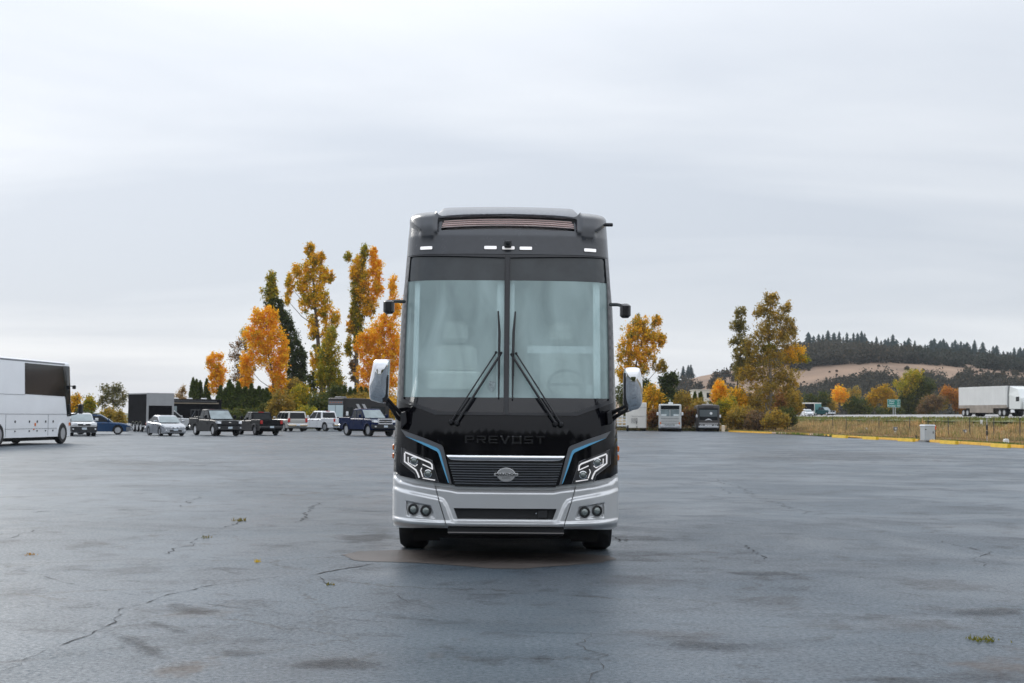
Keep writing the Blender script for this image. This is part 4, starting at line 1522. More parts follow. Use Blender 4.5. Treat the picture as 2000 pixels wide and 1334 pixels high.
vehicle('pickup_truck', 'lifted navy blue pickup with a chrome grille beside the coach', 'pickup', at_ground(717, 851.5), face(34),
        pickup(paint('navy_car', (0.003, 0.012, 0.055), 0.25), lift=0.16, L=5.75, W=2.03, wr=0.46, ww=0.31, grille_ring=mat('bright_trim', (0.72, 0.73, 0.75), 0.3, 0.3), grille=(1.0, 1.27, 0.58), fbump_m=black_pl, flare=paint('navy_car', (0.003, 0.012, 0.055))), GRP)
vehicle('crossover_car', 'small white crossover peeking out behind the silver coach', 'suv', at_ground(156, 851), face(24), dict(suv(paint('pearl_car', (0.60, 0.61, 0.62), 0.32)), L=4.4, W=1.78, wb=2.6, fo=0.9, wr=0.34, clear=0.25, zh=0.83,
        grille=(0.72, 0.84, 0.5), top=[(-2.18, 0.5), (-2.18, 0.95), (-2.1, 1.0), (0.95, 0.98), (1.7, 0.94), (2.1, 0.86), (2.19, 0.6)], cab=(-2.05, -1.6, 0.1, 0.95, 1.0, 0.98, 1.58), fbump=(0.3, 0.66), fbump_m=black_pl, plate=0.52, tail=(0.8, 1.1), rbump=(0.4, 0.6), zhandle=0.88, seams=(-0.9, -0.1, 0.75)), GRP)
vehicle('station_wagon', 'dark blue station wagon parked side-on behind the white crossover', 'car', at_ground(192, 848.5), R(14), dict(suv(paint('blue_wagon_car', (0.012, 0.05, 0.13), 0.28, 0.3)), L=4.7, W=1.74, wb=2.65, fo=0.95, wr=0.335, clear=0.24, zh=0.74,
        grille=(0.64, 0.78, 0.42), top=[(-2.33, 0.5), (-2.33, 0.88), (-2.25, 0.92), (0.9, 0.90), (1.6, 0.86), (2.15, 0.76), (2.34, 0.55)], cab=(-2.2, -1.85, 0.2, 1.05, 0.92, 0.90, 1.48), fbump=(0.28, 0.58), fbump_m=mat('grey_cladding', (0.16, 0.17, 0.18), 0.6), rbump_m=mat('grey_cladding', (0.16, 0.17, 0.18), 0.6), plate=0.5, tail=(0.7, 0.95), rbump=(0.34, 0.6), zhandle=0.8, seams=(-0.9, -0.05, 0.85)), GRP)
# highway traffic
vehicle('white_car', 'white car driving towards the camera on the highway', 'car', (at_y(1577, 811.3, 300).x, 300, bank(at_y(1577, 811, 300).x - road_x(300))), face(2), sedan(paint('white_sedan', (0.78, 0.79, 0.8), 0.3)), 'highway traffic')
vehicle('pickup_truck', 'dark teal pickup towing a box trailer on the highway', 'pickup', (at_y(1609, 810, 322).x, 322, bank(at_y(1609, 810, 322).x - road_x(322))), R(-60), pickup(paint('teal_car', (0.02, 0.075, 0.08), 0.3, 0.3)), 'highway traffic')
# ================================================================== other coaches, trailers, truck
def rbox_loops(L, W, H, z0, r=0.22, nose=0.35, tail=0.1, lean=0.0):
    """cross sections along x (rear -> front) of a box with rounded roof edges; nose rounds the front in plan"""
    def sec(x, wf, hf, lean_=0.0):
        h, w = z0 + (H - z0) * hf, W / 2 * wf
        pts = [(-w, z0), (-w, h - r), (-w + r * 0.08, h - r * 0.6), (-w + r * 0.3, h - r * 0.25), (-w + r * 0.65, h - r * 0.06), (-w + r * 1.4, h)]
        pts = pts + [(-y, z) for y, z in pts][::-1]
        return [(x - lean_ * max(0, (z - z0) / (h - z0) - 0.3), y, z) for y, z in pts]
    st = [sec(-L / 2, 0.94, 0.985), sec(-L / 2 + tail, 1, 1), sec(-L / 4, 1, 1), sec(0, 1, 1), sec(L / 4, 1, 1), sec(L / 2 - nose - 0.5, 1, 1, lean * 0.2)]
    for f in (0.0, 0.4, 0.7, 0.9, 1.0):
        st.append(sec(L / 2 - nose * (1 - f), 1 - 0.14 * f ** 3, 1 - 0.03 * f ** 3, lean * (0.3 + 0.7 * f)))
    return st


def slab(poly, x0, x1):              # outline in (y, z) extruded along x
    return MB().prism(poly, x0, x1, 'yz')


def rect(y0, y1, z0, z1):
    return [(y0, z0), (y1, z0), (y1, z1), (y0, z1)]


def bus(name, label, loc, heading, S):
    root = thing(name, label, S.get('cat', 'coach'), loc, heading, S.get('group'))
    L, W, H, z0 = S['L'], S['W'], S['H'], 0.38
    MB().loft(rbox_loops(L, W, H, z0, S.get('r', 0.24), S.get('nose', 0.3), lean=S.get('lean', 0.25))).build('body', S['paint'], root, 40)
    MB().box(-L / 2 + 0.2, L / 2 - 0.4, -W / 2 + 0.25, W / 2 - 0.25, 0.2, 0.6).build('underbody', under_m, root)
    hw, hl = W / 2, L / 2
    for x in S.get('axles', (L / 2 - 1.95, L / 2 - 9.6, L / 2 - 11.0)):
        for s in (-1, 1):
            vwheel(root, x, s * (hw - 0.10), 0.53, 0.3, alloy_m, rim_r=0.58)
            aw = MB()
            pts = []
            for i in range(11):
                a = math.pi * i / 10
                ca, sa = math.cos(a), math.sin(a)
                pts.append([(x + 0.56 * ca, s * (hw - 0.02), 0.5 + 0.58 * sa), (x + 0.56 * ca, s * (hw + 0.014), 0.5 + 0.58 * sa), (x + 0.66 * ca, s * (hw + 0.012), 0.5 + 0.68 * sa), (x + 0.66 * ca, s * (hw - 0.02), 0.5 + 0.68 * sa)])
            aw.loft(pts).build('wheel_arch', S.get('arch_m', S['paint']), root, 40)
            well = MB()
            well.prism([(x + 0.56 * math.cos(math.pi * i / 10), 0.37 + 0.71 * math.sin(math.pi * i / 10)) for i in range(11)], min(s * (hw - 0.3), s * (hw + 0.003)), max(s * (hw - 0.3), s * (hw + 0.003)), 'xz')
            well.build('wheel_well', under_m, root)
    for (xa, xb, za, zc_) in S.get('windows', ()):
        for s in (-1, 1):
            MB().box(xa, xb, min(s * (hw - 0.02), s * (hw + 0.012)), max(s * (hw - 0.02), s * (hw + 0.012)), za, zc_, 0.01).build('side_window', glass_dark, root)
    return root, hl, hw


# ---- silver coach at the left edge, seen along its right flank, nose away
pA, pB = ground(5, 871.8), ground(121, 866.5)
dirv = (pB - pA).normalized()
hd = math.atan2(dirv.y, dirv.x)
side = Vector((-dirv.y, dirv.x, 0))              # its left
lpaint = mat('pale_silver_coach', (0.84, 0.86, 0.89), 0.36, 0.0, coat=0.3, var=(0.8, 0.03))
cen = pB - dirv * 5.3 + side * 1.30
lb, hl_, hw_ = bus('silver_coach', 'pale silver coach cut off by the left edge, nose pointing away', (cen.x, cen.y, 0), hd,
                   dict(L=13.2, W=2.6, H=4.24, paint=lpaint, nose=0.4, lean=1.15, r=0.16, axles=(5.3, -2.05, -3.45)))
ym = -hw_ - 0.012


def flank(poly, name, m, parent=lb, d=0.02):
    return MB().prism(poly, ym, ym + d, 'xz').build(name, m, parent)


# dark wrap-around glass at the nose
gp = [(0.72, 2.50), (0.62, 4.02), (5.50, 4.02), (5.85, 3.2), (6.12, 2.4), (6.36, 1.75), (6.40, 1.42), (6.1, 1.62), (5.72, 2.08), (5.5, 2.45)]
flank(gp, 'side_glass', glass_dark)
fc = [[p for p in sec_] for sec_ in rbox_loops(13.24, 2.64, 4.12, 1.42, 0.16, 0.4, lean=1.15)[5:]]
fc[0] = [(5.85 - 0.75 * max(0, (p[2] - 1.42) / 2.7), p[1], p[2]) for p in fc[0]]
MB().loft(fc).build('nose_glass', glass_dark, lb, 40)
seam_m = mat('coach_seam', (0.10, 0.11, 0.12), 0.6)
for z0_, z1_, xa, xb in ((2.46, 2.475, -6.5, 0.72), (1.52, 1.535, -6.5, 6.1), (0.80, 0.812, -1.4, 4.6)):
    flank([(xa, z0_), (xb, z0_), (xb, z1_), (xa, z1_)], 'panel_seam', seam_m, d=0.016)
for xx in (-1.3, 3.5):
    flank([(xx, 0.45), (xx + 0.012, 0.45), (xx + 0.012, 1.5), (xx, 1.5)], 'panel_seam', seam_m, d=0.016)
for xx in (-0.35, 1.25, 2.15, 3.15, 4.05):
    for zz, h in ((1.10, 0.11), (0.66, 0.07)):
        MB().box(xx, xx + 0.10, ym - 0.012, ym + 0.01, zz, zz + h).build('latch', black_pl, lb)
for xx, zz in ((1.9, 0.93), (6.1, 0.93), (1.75, 0.74)):
    MB().box(xx, xx + 0.12, ym - 0.02, ym + 0.01, zz, zz + (0.16 if zz > 0.9 else 0.06), 0.01).build('side_marker', amber, lb)
MB().box(6.3, 6.36, ym - 0.014, ym + 0.01, 0.92, 1.3).build('door_vent', black_pl, lb)
MB().box(-6.5, 5.4, ym + 0.005, ym + 0.05, 4.07, 4.16, 0.02).build('roof_gutter', mat('gutter_grey', (0.22, 0.23, 0.25), 0.5), lb)
mb = MB()
mb.box(6.75, 7.0, ym - 0.42, ym - 0.18, 1.55, 2.08, 0.05)
mb.build('wing_mirror', black_pl, lb)
MB().tube([(6.5, ym + 0.05, 1.5), (6.75, ym - 0.1, 1.55), (6.85, ym - 0.25, 1.7)], 0.04, 8).build('mirror_arm', black_pl, lb)
MB().box(6.2, 6.32, ym - 0.26, ym - 0.08, 2.85, 3.05, 0.03).build('upper_mirror', black_pl, lb)
MB().box(5.9, 6.25, ym - 0.1, ym + 0.05, 2.98, 3.03).build('mirror_arm', black_pl, lb)

# ---- two coaches on the right, facing the camera
whitish = mat('old_coach_silver', (0.50, 0.51, 0.50), 0.4, 0.3, var=(2, 0.08))
dkcoach = mat('dark_taupe_coach', (0.065, 0.06, 0.058), 0.35, spec=0.3)


def front_bus(name, label, px, py, S):
    g = ground(px, py)
    L = 12.2
    hd_ = math.atan2(-g.y, -g.x) + S.get('turn', 0)
    d = Vector((math.cos(hd_), math.sin(hd_), 0))
    c_ = Vector((g.x, g.y, 0)) - d * (L / 2 - 0.3)
    root, hl, hw = bus(name, label, (c_.x, c_.y, 0), hd_, dict(L=L, W=2.6, H=S['H'], paint=S['paint'], nose=0.3, lean=0.2, r=0.2, windows=S.get('windows', ()), axles=(L / 2 - 1.9, -L / 2 + 3.4, -L / 2 + 2.0)))
    return root, hl, hw


rb, hl, hw = front_bus('old_coach', 'older silver coach facing the camera with a two-pane windscreen, right of the white trailer', 1308.5, 842.8, dict(H=3.15, paint=whitish, windows=[(-4, -1, 1.9, 2.7), (-0.8, 2.2, 1.9, 2.7), (2.4, 4.8, 1.9, 2.7)]))
slab(rect(-1.06, 1.06, 2.55, 2.98), hl - 0.22, hl - 0.06).build('destination_panel', glass_dark, rb)
for s in (-1, 1):
    slab([(s * 0.05, 1.75), (s * 1.04, 1.80), (s * 1.06, 2.50), (s * 0.05, 2.50)], hl - 0.15, hl - 0.01).build('windscreen', glass_sky, rb)
    slab(rect(min(s * 0.4, s * 1.0), max(s * 0.4, s * 1.0), 1.78, 1.98), hl - 0.012, hl - 0.005).build('dash_paper', mat('paper', (0.7, 0.75, 0.75), 0.7), rb)
    MB().box(hl - 0.1, hl + 0.04, min(s * 0.72, s * 1.1), max(s * 0.72, s * 1.1), 0.62, 0.80, 0.03).build('headlight', clear_lens, rb)
    MB().box(hl - 0.08, hl + 0.03, min(s * 1.02, s * 1.14), max(s * 1.02, s * 1.14), 0.85, 1.08).build('turn_signal', amber, rb)
    MB().box(hl - 0.25, hl - 0.05, min(s * 1.30, s * 1.52), max(s * 1.30, s * 1.52), 1.85, 2.20, 0.05).build('wing_mirror', white_pt, rb)
    MB().tube([(hl - 0.2, s * 1.2, 1.75), (hl - 0.15, s * 1.4, 1.9)], 0.03, 6).build('mirror_arm', white_pt, rb)
for za, zc_ in ((1.48, 1.52), (1.16, 1.18), (0.92, 0.94)):
    slab(rect(-1.05, 1.05, za, zc_), hl - 0.03, hl + 0.012).build('front_trim', seam_m, rb)
MB().box(hl - 0.1, hl + 0.1, -1.15, 1.15, 0.42, 0.60, 0.04).build('front_bumper', mat('bumper_grey', (0.35, 0.36, 0.37), 0.4, 0.4), rb)
slab(rect(-0.55, 0.55, 0.60, 0.84), hl - 0.05, hl + 0.03).build('lower_panel', chrome, rb)
MB().box(hl - 1.6, hl - 0.9, -0.2, 0.35, 3.13, 3.34, 0.06).build('roof_unit', white_pt, rb)
MB().tube([(hl - 1.2, 0.0, 3.3), (hl - 1.2, 0.0, 3.7)], 0.03, 6).build('aerial', white_pt, rb)

db, hl, hw = front_bus('dark_coach', 'dark grey coach facing the camera with a white swoosh on its nose', 1383.5, 842.8, dict(H=3.12, paint=dkcoach, turn=R(3), windows=[(-4, 0, 1.9, 2.7), (0.3, 4.8, 1.9, 2.7)]))
slab([(-1.06, 1.35), (1.06, 1.35), (1.1, 2.72), (-1.1, 2.72)], hl - 0.2, hl - 0.01).build('windscreen', glass_dark, db)
slab([(-1.02, 1.75), (1.02, 1.75), (1.05, 2.55), (-1.05, 2.55)], hl - 0.02, hl - 0.004).build('windscreen_reflection', mat('coach_glass_reflection', (0.10, 0.12, 0.13), 0.07, spec=0.8), db)  # lighter panel painted in as the reflection on the windscreen
MB().lathe([(0.16, 0), (0.15, 0.02), (0.02, 0.03)], (hl - 0.004, 0.3, 2.12), 'x', 16).build('round_decal', white_pt, db)
sw_ = MB()
pts = []
for i in range(13):
    u = i / 12
    y = lerp(-0.42, 0.42, u)
    z = 1.27 + 0.17 * math.sin(math.pi * u)
    w_ = 0.015 + 0.05 * math.sin(math.pi * u)
    pts.append([(hl + 0.0, y, z - w_), (hl + 0.015, y, z - w_), (hl + 0.015, y, z + w_), (hl + 0.0, y, z + w_)])
sw_.loft(pts).build('swoosh', mat('swoosh_white', (0.75, 0.76, 0.78), 0.4), db)
slab(rect(-1.1, 1.1, 0.84, 1.02), hl - 0.1, hl + 0.01).build('nose_band', mat('taupe_light', (0.34, 0.33, 0.33), 0.4, 0.3), db)
MB().box(hl - 0.15, hl + 0.08, -1.18, 1.18, 0.42, 0.66, 0.05).build('front_bumper', mat('silver_bumper', (0.5, 0.51, 0.52), 0.35, 0.5), db)
slab(rect(-0.42, 0.42, 0.70, 0.80), hl - 0.02, hl + 0.02).build('number_panel', white_pt, db)
for s in (-1, 1):
    for k in (0.62, 0.82):
        MB().box(hl - 0.06, hl + 0.02, min(s * k, s * (k + 0.13)), max(s * k, s * (k + 0.13)), 0.69, 0.80, 0.02).build('headlight', clear_lens, db)
    MB().box(hl - 0.15, hl + 0.05, min(s * 1.28, s * 1.46), max(s * 1.28, s * 1.46), 1.62, 1.98, 0.05).build('wing_mirror', white_pt, db)
    MB().tube([(hl - 0.2, s * 1.15, 1.5), (hl - 0.1, s * 1.38, 1.65)], 0.03, 6).build('mirror_arm', black_pl, db)
MB().box(hl - 1.3, hl - 0.3, -0.75, 0.55, 3.06, 3.22, 0.06).build('roof_pod', mat('taupe_pod', (0.28, 0.27, 0.27), 0.4), db)
slab(rect(-0.6, 0.6, 2.84, 2.93), hl - 0.2, hl - 0.05).build('roof_grille', black_pl, db)

# ---- white trailer, tail to the camera
g = ground(1247, 841.8)
cream = mat('cream_trailer', (0.76, 0.735, 0.68), 0.5, var=(1.2, 0.06))
tr = thing('white_trailer', 'cream white box trailer showing its closed tail, next to the older coach', 'trailer', (g.x, g.y + 3.2, 0), math.atan2(g.y, g.x))
MB().loft(rbox_loops(6.2, 2.42, 3.32, 0.36, 0.06, 0.2)).build('box', cream, tr, 40)
for y_, z_ in ((0.0, 2.75), (0.2, 1.72)):
    slab(rect(-1.15, 0.6 if y_ else 0.2, z_, z_ + 0.018), -3.125, -3.09).build('panel_seam', seam_m, tr)
for k in range(6):
    slab(rect(-0.18, 0.58, 0.92 + k * 0.105, 0.945 + k * 0.105), -3.125, -3.09).build('vent_louvre', seam_m, tr)
MB().box(-3.16, -3.1, -0.09, -0.03, 0.8, 1.15).build('latch', black_pl, tr)
MB().tube([(-3.1, -0.1, 0.55), (-3.3, -0.1, 0.5), (-3.3, -0.1, 0.2)], 0.04, 6).build('jack', black_pl, tr)
for s in (-1, 1):
    vwheel(tr, -1.6, s * 1.02, 0.36, 0.22, alloy_m)
    vwheel(tr, -0.7, s * 1.02, 0.36, 0.22, alloy_m)
g = ground(1211, 842.2)
ut = thing('utility_trailer', 'low utility trailer with a white lattice gate just right of the coach', 'trailer', (g.x, g.y, 0), math.atan2(g.y, g.x))
MB().box(-1.2, 2.2, -0.75, 0.75, 0.42, 0.55).build('bed', black_pl, ut)
lt = MB()
for k in range(4):
    lt.box(-1.25, -1.2, -0.75 + k * 0.47, -0.66 + k * 0.47, 0.55, 1.65)
for z_ in (0.6, 0.93, 1.26, 1.58):
    lt.box(-1.26, -1.21, -0.75, 0.75, z_, z_ + 0.09)
lt.build('lattice_gate', white_pt, ut)
for s in (-1, 1):
    vwheel(ut, 0.3, s * 0.88, 0.34, 0.2, alloy_m)

# ---- tall black and grey box trailer (left)
g = ground(281, 843.5)
hd_ = face(33)
bt = thing('box_trailer', 'tall black triple-axle box trailer with a grey framed tail, far left', 'trailer', (g.x, g.y + 2.2, 0), hd_)
blk_tr = mat('black_trailer_sheet', (0.010, 0.010, 0.012), 0.6, spec=0.03, var=(2, 0.2))
gry_tr = mat('grey_trailer_frame', (0.34, 0.345, 0.35), 0.5, var=(2, 0.06))
MB().box(-2.6, 2.4, -1.18, 1.18, 0.45, 3.30, 0.04).build('box', blk_tr, bt)
slab(rect(-1.20, 1.20, 2.25, 3.33), 2.36, 2.44).build('tail_header', gry_tr, bt)
for s in (-1, 1):
    slab(rect(min(s * 1.20, s * 1.03), max(s * 1.20, s * 1.03), 0.45, 2.25), 2.36, 2.44).build('tail_post', gry_tr, bt)
slab(rect(-1.02, 1.02, 0.5, 2.24), 2.38, 2.42).build('roller_door', blk_tr, bt)
for s in (-1, 1):
    MB().box(-2.6, 2.4, s * 1.19 - 0.02, s * 1.19 + 0.02, 3.22, 3.32).build('top_rail', gry_tr, bt)
    MB().box(-2.6, 2.4, s * 1.19 - 0.02, s * 1.19 + 0.02, 0.42, 0.56).build('bottom_rail', gry_tr, bt)
    for k in range(3):
        x = -0.9 + k * 0.95
        vwheel(bt, x, s * 1.12, 0.38, 0.22, alloy_m)
        fd = MB()
        pts = []
        for i in range(9):
            a = math.pi * i / 8
            ca, sa = math.cos(a), math.sin(a)
            pts.append([(x + 0.43 * ca, s * 1.0, 0.42 + 0.46 * sa), (x + 0.43 * ca, s * 1.27, 0.42 + 0.46 * sa), (x + 0.46 * ca, s * 1.27, 0.42 + 0.49 * sa), (x + 0.46 * ca, s * 1.0, 0.42 + 0.49 * sa)])
        fd.loft(pts).build('fender', chrome, bt, 40)

# ---- black travel trailer behind the pickups, and motorhome behind the navy pickup
g = at_y(372, 836, 140)
rv = thing('travel_trailer', 'long low black and white travel trailer behind the dark grey pickup', 'trailer', (g.x, 140, 0), R(22))
MB().loft(rbox_loops(5.6, 2.4, 3.0, 0.5, 0.12, 0.3)).build('body', blk_tr, rv, 40)
MB().box(-2.85, -2.4, -1.23, 1.23, 0.6, 2.95, 0.05).build('rear_cap', white_pt, rv)
MB().box(-2.4, 2.5, -1.26, -1.19, 2.55, 2.66).build('awning_rail', mat('tan_rail', (0.33, 0.27, 0.2), 0.5), rv)
MB().box(-1.8, 2.3, -1.36, -1.19, 2.68, 2.84, 0.04).build('awning_roll', black_pl, rv)
MB().box(-1.9, -1.55, -1.25, -1.19, 1.6, 2.3).build('side_window', glass_sky, rv)
for k in range(3):
    MB().box(-1.8 + k * 1.4, -1.3 + k * 1.4, -0.3, 0.3, 2.98, 3.12, 0.04).build('roof_vent', white_pt, rv)
for s in (-1, 1):
    for x in (-0.5, 0.4):
        vwheel(rv, x, s * 1.05, 0.36, 0.22, alloy_m)
g = at_y(660, 836, 150)
mh = thing('motorhome', 'dark motorhome with a pale windscreen parked behind the navy pickup', 'motorhome', (g.x + 1.9, 152.5, 0), face(-38))
mhp = mat('motorhome_dark', (0.018, 0.016, 0.016), 0.3, spec=0.25)
MB().loft(rbox_loops(7.0, 2.5, 3.35, 0.45, 0.12, 0.2, lean=0.1)).build('body', mhp, mh, 40)
for s in (-1, 1):
    slab(rect(min(s * 0.04, s * 1.08), max(s * 0.04, s * 1.08), 1.35, 2.62), 3.45, 3.525).build('windscreen', mat('sky_reflection_glass', (0.50, 0.60, 0.62), 0.1, spec=0.8), mh)  # pale base colour paints the sky's reflection in the glass
slab(rect(-1.05, 1.05, 2.72, 3.05), 3.4, 3.46).build('front_cap', mat('cap_grey', (0.16, 0.16, 0.17), 0.4), mh)
for k in range(5):
    MB().box(3.42, 3.5, -0.8 + k * 0.4 - 0.06, -0.8 + k * 0.4 + 0.06, 2.86, 2.92).build('marker_light', amber, mh)
MB().box(2.2, 3.1, -0.6, 0.4, 3.33, 3.52, 0.06).build('roof_unit', mat('cap_grey', (0.16, 0.16, 0.17), 0.4), mh)
for x0_, nm in ((0.5, 0), (-0.4, 1)):
    MB().prism([(x0_, 1.75), (x0_ + 0.45, 1.75), (x0_ + 1.25, 2.75), (x0_ + 0.85, 2.75)], 1.24, 1.275, 'xz').build('side_graphic', mat('graphic_grey', (0.45, 0.45, 0.46), 0.4), mh)
MB().box(2.2, 3.0, 1.23, 1.27, 1.5, 2.4).build('side_window', glass_dark, mh)
MB().box(-2.8, -0.6, 1.23, 1.27, 1.7, 2.5).build('side_window', glass_dark, mh)
MB().box(3.1, 3.3, 1.3, 1.55, 1.5, 1.95, 0.04).build('wing_mirror', white_pt, mh)
for s in (-1, 1):
    for x in (2.3, -2.0):
        vwheel(mh, x, s * 1.08, 0.45, 0.26, alloy_m)

# ---- semi truck on the highway
pn, pf = at_y(1984, 811, 190), at_y(1889, 811, 203)
d = Vector((pn.x - pf.x, pn.y - pf.y, 0))
Lt = d.length
d.normalize()
hd_ = math.atan2(d.y, d.x)
ctr = (pn + pf) / 2
tk = thing('semi_truck', 'white semi truck with a dirty box trailer on the highway, cut by the right edge', 'truck', (ctr.x, ctr.y, bank(ctr.x - road_x(ctr.y))), hd_)
box_m = mat('trailer_white', (0.72, 0.73, 0.72), 0.5, var=(0.6, 0.05))
dirt_m = mat('trailer_grime', (0.30, 0.26, 0.22), 0.7, var=(1.2, 0.2))
h2 = Lt / 2
MB().box(-h2, h2, -1.28, 1.28, 1.25, 4.08, 0.03).build('trailer_box', box_m, tk)
MB().box(-h2 + 0.02, h2 - 0.02, -1.30, 1.30, 1.12, 1.55).build('lower_rail', dirt_m, tk)
for k in range(18):
    x = -h2 + 0.35 + k * (Lt - 0.7) / 17
    for s in (-1, 1):
        MB().box(x - 0.03, x + 0.03, s * 1.29 - 0.008, s * 1.29 + 0.008, 1.56, 4.02).build('side_rib', box_m, tk)
for s in (-1, 1):
    MB().box(-h2 + 3.2, h2 - 3.6, s * 1.27 - 0.02, s * 1.27 + 0.02, 0.5, 1.13).build('side_skirt', dirt_m, tk)
    for x in (-h2 + 1.3, -h2 + 2.45, h2 - 1.9, h2 - 0.75):
        vwheel(tk, x, s * 1.0, 0.5, 0.55, alloy_m)
MB().box(-h2 + 0.6, -h2 + 3.1, -0.5, 0.5, 0.7, 1.13).build('bogie', under_m, tk)
MB().box(h2 - 2.6, h2 + 5.2, -0.5, 0.5, 0.7, 1.0).build('chassis', under_m, tk)
cabm = mat('truck_cab_white', (0.70, 0.72, 0.70), 0.35, coat=0.4)
MB().loft([[(h2 + 0.45, -1.2, 1.0), (h2 + 3.3, -1.2, 1.0), (h2 + 3.3, 1.2, 1.0), (h2 + 0.45, 1.2, 1.0)], [(h2 + 0.45, -1.2, 2.9), (h2 + 3.3, -1.2, 2.4), (h2 + 3.3, 1.2, 2.4), (h2 + 0.45, 1.2, 2.9)], [(h2 + 0.45, -1.1, 4.0), (h2 + 2.3, -1.0, 3.6), (h2 + 2.3, 1.0, 3.6), (h2 + 0.45, 1.1, 4.0)]]).build('sleeper_cab', cabm, tk)
MB().box(h2 + 3.25, h2 + 5.2, -0.95, 0.95, 0.8, 2.1, 0.2).build('bonnet', cabm, tk)
MB().box(h2 + 2.2, h2 + 3.0, -1.215, -1.19, 2.0, 2.6).build('side_window', glass_dark, tk)
MB().box(h2 + 1.0, h2 + 1.9, -1.35, -1.15, 0.45, 0.95, 0.08).build('fuel_tank', chrome, tk)
for s in (-1, 1):
    vwheel(tk, h2 + 4.4, s * 1.05, 0.5, 0.3, alloy_m)
    MB().tube([(h2 + 0.3, s * 1.1, 1.0), (h2 + 0.3, s * 1.1, 4.1)], 0.07, 8).build('exhaust', black_pl, tk)
# box trailer towed by the teal pickup
p = at_y(1586, 810, 325)
bx = thing('cargo_trailer', 'cream box trailer with an open dark side on the highway behind the white car', 'trailer', (p.x, 325, bank(p.x - road_x(325))), R(-60))
MB().box(-2.2, 2.0, -1.0, 1.0, 0.5, 2.95, 0.03).build('box', cream, bx)
MB().box(-1.9, 1.85, -1.03, -0.99, 0.9, 2.7).build('side_opening', blk_tr, bx)
MB().box(1.98, 2.05, -0.95, 0.95, 0.55, 2.7).build('front_panel', mat('teal_panel', (0.1, 0.28, 0.28), 0.5), bx)
for s in (-1, 1):
    vwheel(bx, -0.3, s * 0.98, 0.36, 0.22, alloy_m)
# ================================================================== vegetation
bark_m = mat('bark', (0.10, 0.082, 0.066), 0.9, var=(6, 0.3))
pale_bark = mat('pale_bark', (0.27, 0.24, 0.20), 0.9, var=(6, 0.3))
ORANGE = [(5, (1.0, 0.52, 0.02)), (5, (1.0, 0.62, 0.03)), (2, (0.92, 0.38, 0.015)), (1, (0.65, 0.45, 0.03))]
GOLD = [(4, (0.95, 0.54, 0.026)), (3, (0.78, 0.47, 0.029)), (2, (0.435, 0.319, 0.029)), (1, (0.232, 0.217, 0.029))]
YGREEN = [(4, (0.464, 0.377, 0.023)), (3, (0.290, 0.290, 0.026)), (2, (0.696, 0.450, 0.029)), (1, (0.145, 0.174, 0.022))]
GREEN = [(4, (0.072, 0.098, 0.023)), (3, (0.111, 0.130, 0.026)), (2, (0.182, 0.169, 0.026)), (1, (0.039, 0.058, 0.018))]
DKGREEN = [(4, (0.055, 0.082, 0.024)), (3, (0.08, 0.105, 0.028)), (1, (0.13, 0.13, 0.03))]
OLIVE = [(4, (0.38, 0.275, 0.055)), (3, (0.48, 0.33, 0.06)), (2, (0.25, 0.21, 0.045)), (2, (0.60, 0.37, 0.045))]
POPLAR = [(4, (0.80, 0.54, 0.022)), (4, (0.98, 0.58, 0.025)), (2, (0.50, 0.40, 0.022)), (1, (0.22, 0.23, 0.02))]
BROWN = [(3, (0.260, 0.163, 0.091)), (2, (0.351, 0.208, 0.078)), (2, (0.169, 0.130, 0.065))]
RUST = [(3, (0.288, 0.120, 0.042)), (2, (0.360, 0.180, 0.048)), (2, (0.180, 0.132, 0.042))]
TAN = [(3, (0.42, 0.30, 0.17)), (2, (0.34, 0.25, 0.13)), (1, (0.5, 0.38, 0.2))]
OAK = [(4, (0.045, 0.045, 0.034)), (3, (0.065, 0.06, 0.042)), (1, (0.095, 0.075, 0.045))]


def leaf_object(name, P, S, C, parent, m=LEAF, rng=None, stretch=1.0):
    """one mesh of small kite leaves; P centres, S sizes, C colours"""
    n = len(P)
    rng = rng or np.random.default_rng(1)
    a = rng.normal(size=(n, 3))
    a /= np.linalg.norm(a, axis=1)[:, None]
    b = np.cross(a, rng.normal(size=(n, 3)))
    b /= np.linalg.norm(b, axis=1)[:, None] + 1e-9
    s = S[:, None]
    w = rng.uniform(0.55, 0.9, (n, 1))
    V = np.stack([P - a * s * 0.6 * stretch, P + b * s * 0.5 * w, P + a * s * 0.6 * stretch, P - b * s * 0.5 * w], 1).reshape(-1, 3)
    me = bpy.data.meshes.new(name)
    me.vertices.add(n * 4)
    me.vertices.foreach_set('co', V.astype(np.float32).ravel())
    me.loops.add(n * 4)
    me.loops.foreach_set('vertex_index', np.arange(n * 4, dtype=np.int32))
    me.polygons.add(n)
    me.polygons.foreach_set('loop_start', np.arange(0, n * 4, 4, dtype=np.int32))
    me.polygons.foreach_set('loop_total', np.full(n, 4, dtype=np.int32))
    at = me.attributes.new('Col', 'FLOAT_COLOR', 'POINT')
    cc = np.concatenate([C, np.ones((n, 1))], 1)
    at.data.foreach_set('color', np.repeat(cc, 4, 0).astype(np.float32).ravel())
    me.update()
    me.validate()
    me.materials.append(m)
    return link(name, me, parent)


def pick(pal, rng, n):
    w = np.array([p[0] for p in pal], float)
    idx = rng.choice(len(pal), n, p=w / w.sum())
    return np.array([p[1] for p in pal])[idx]


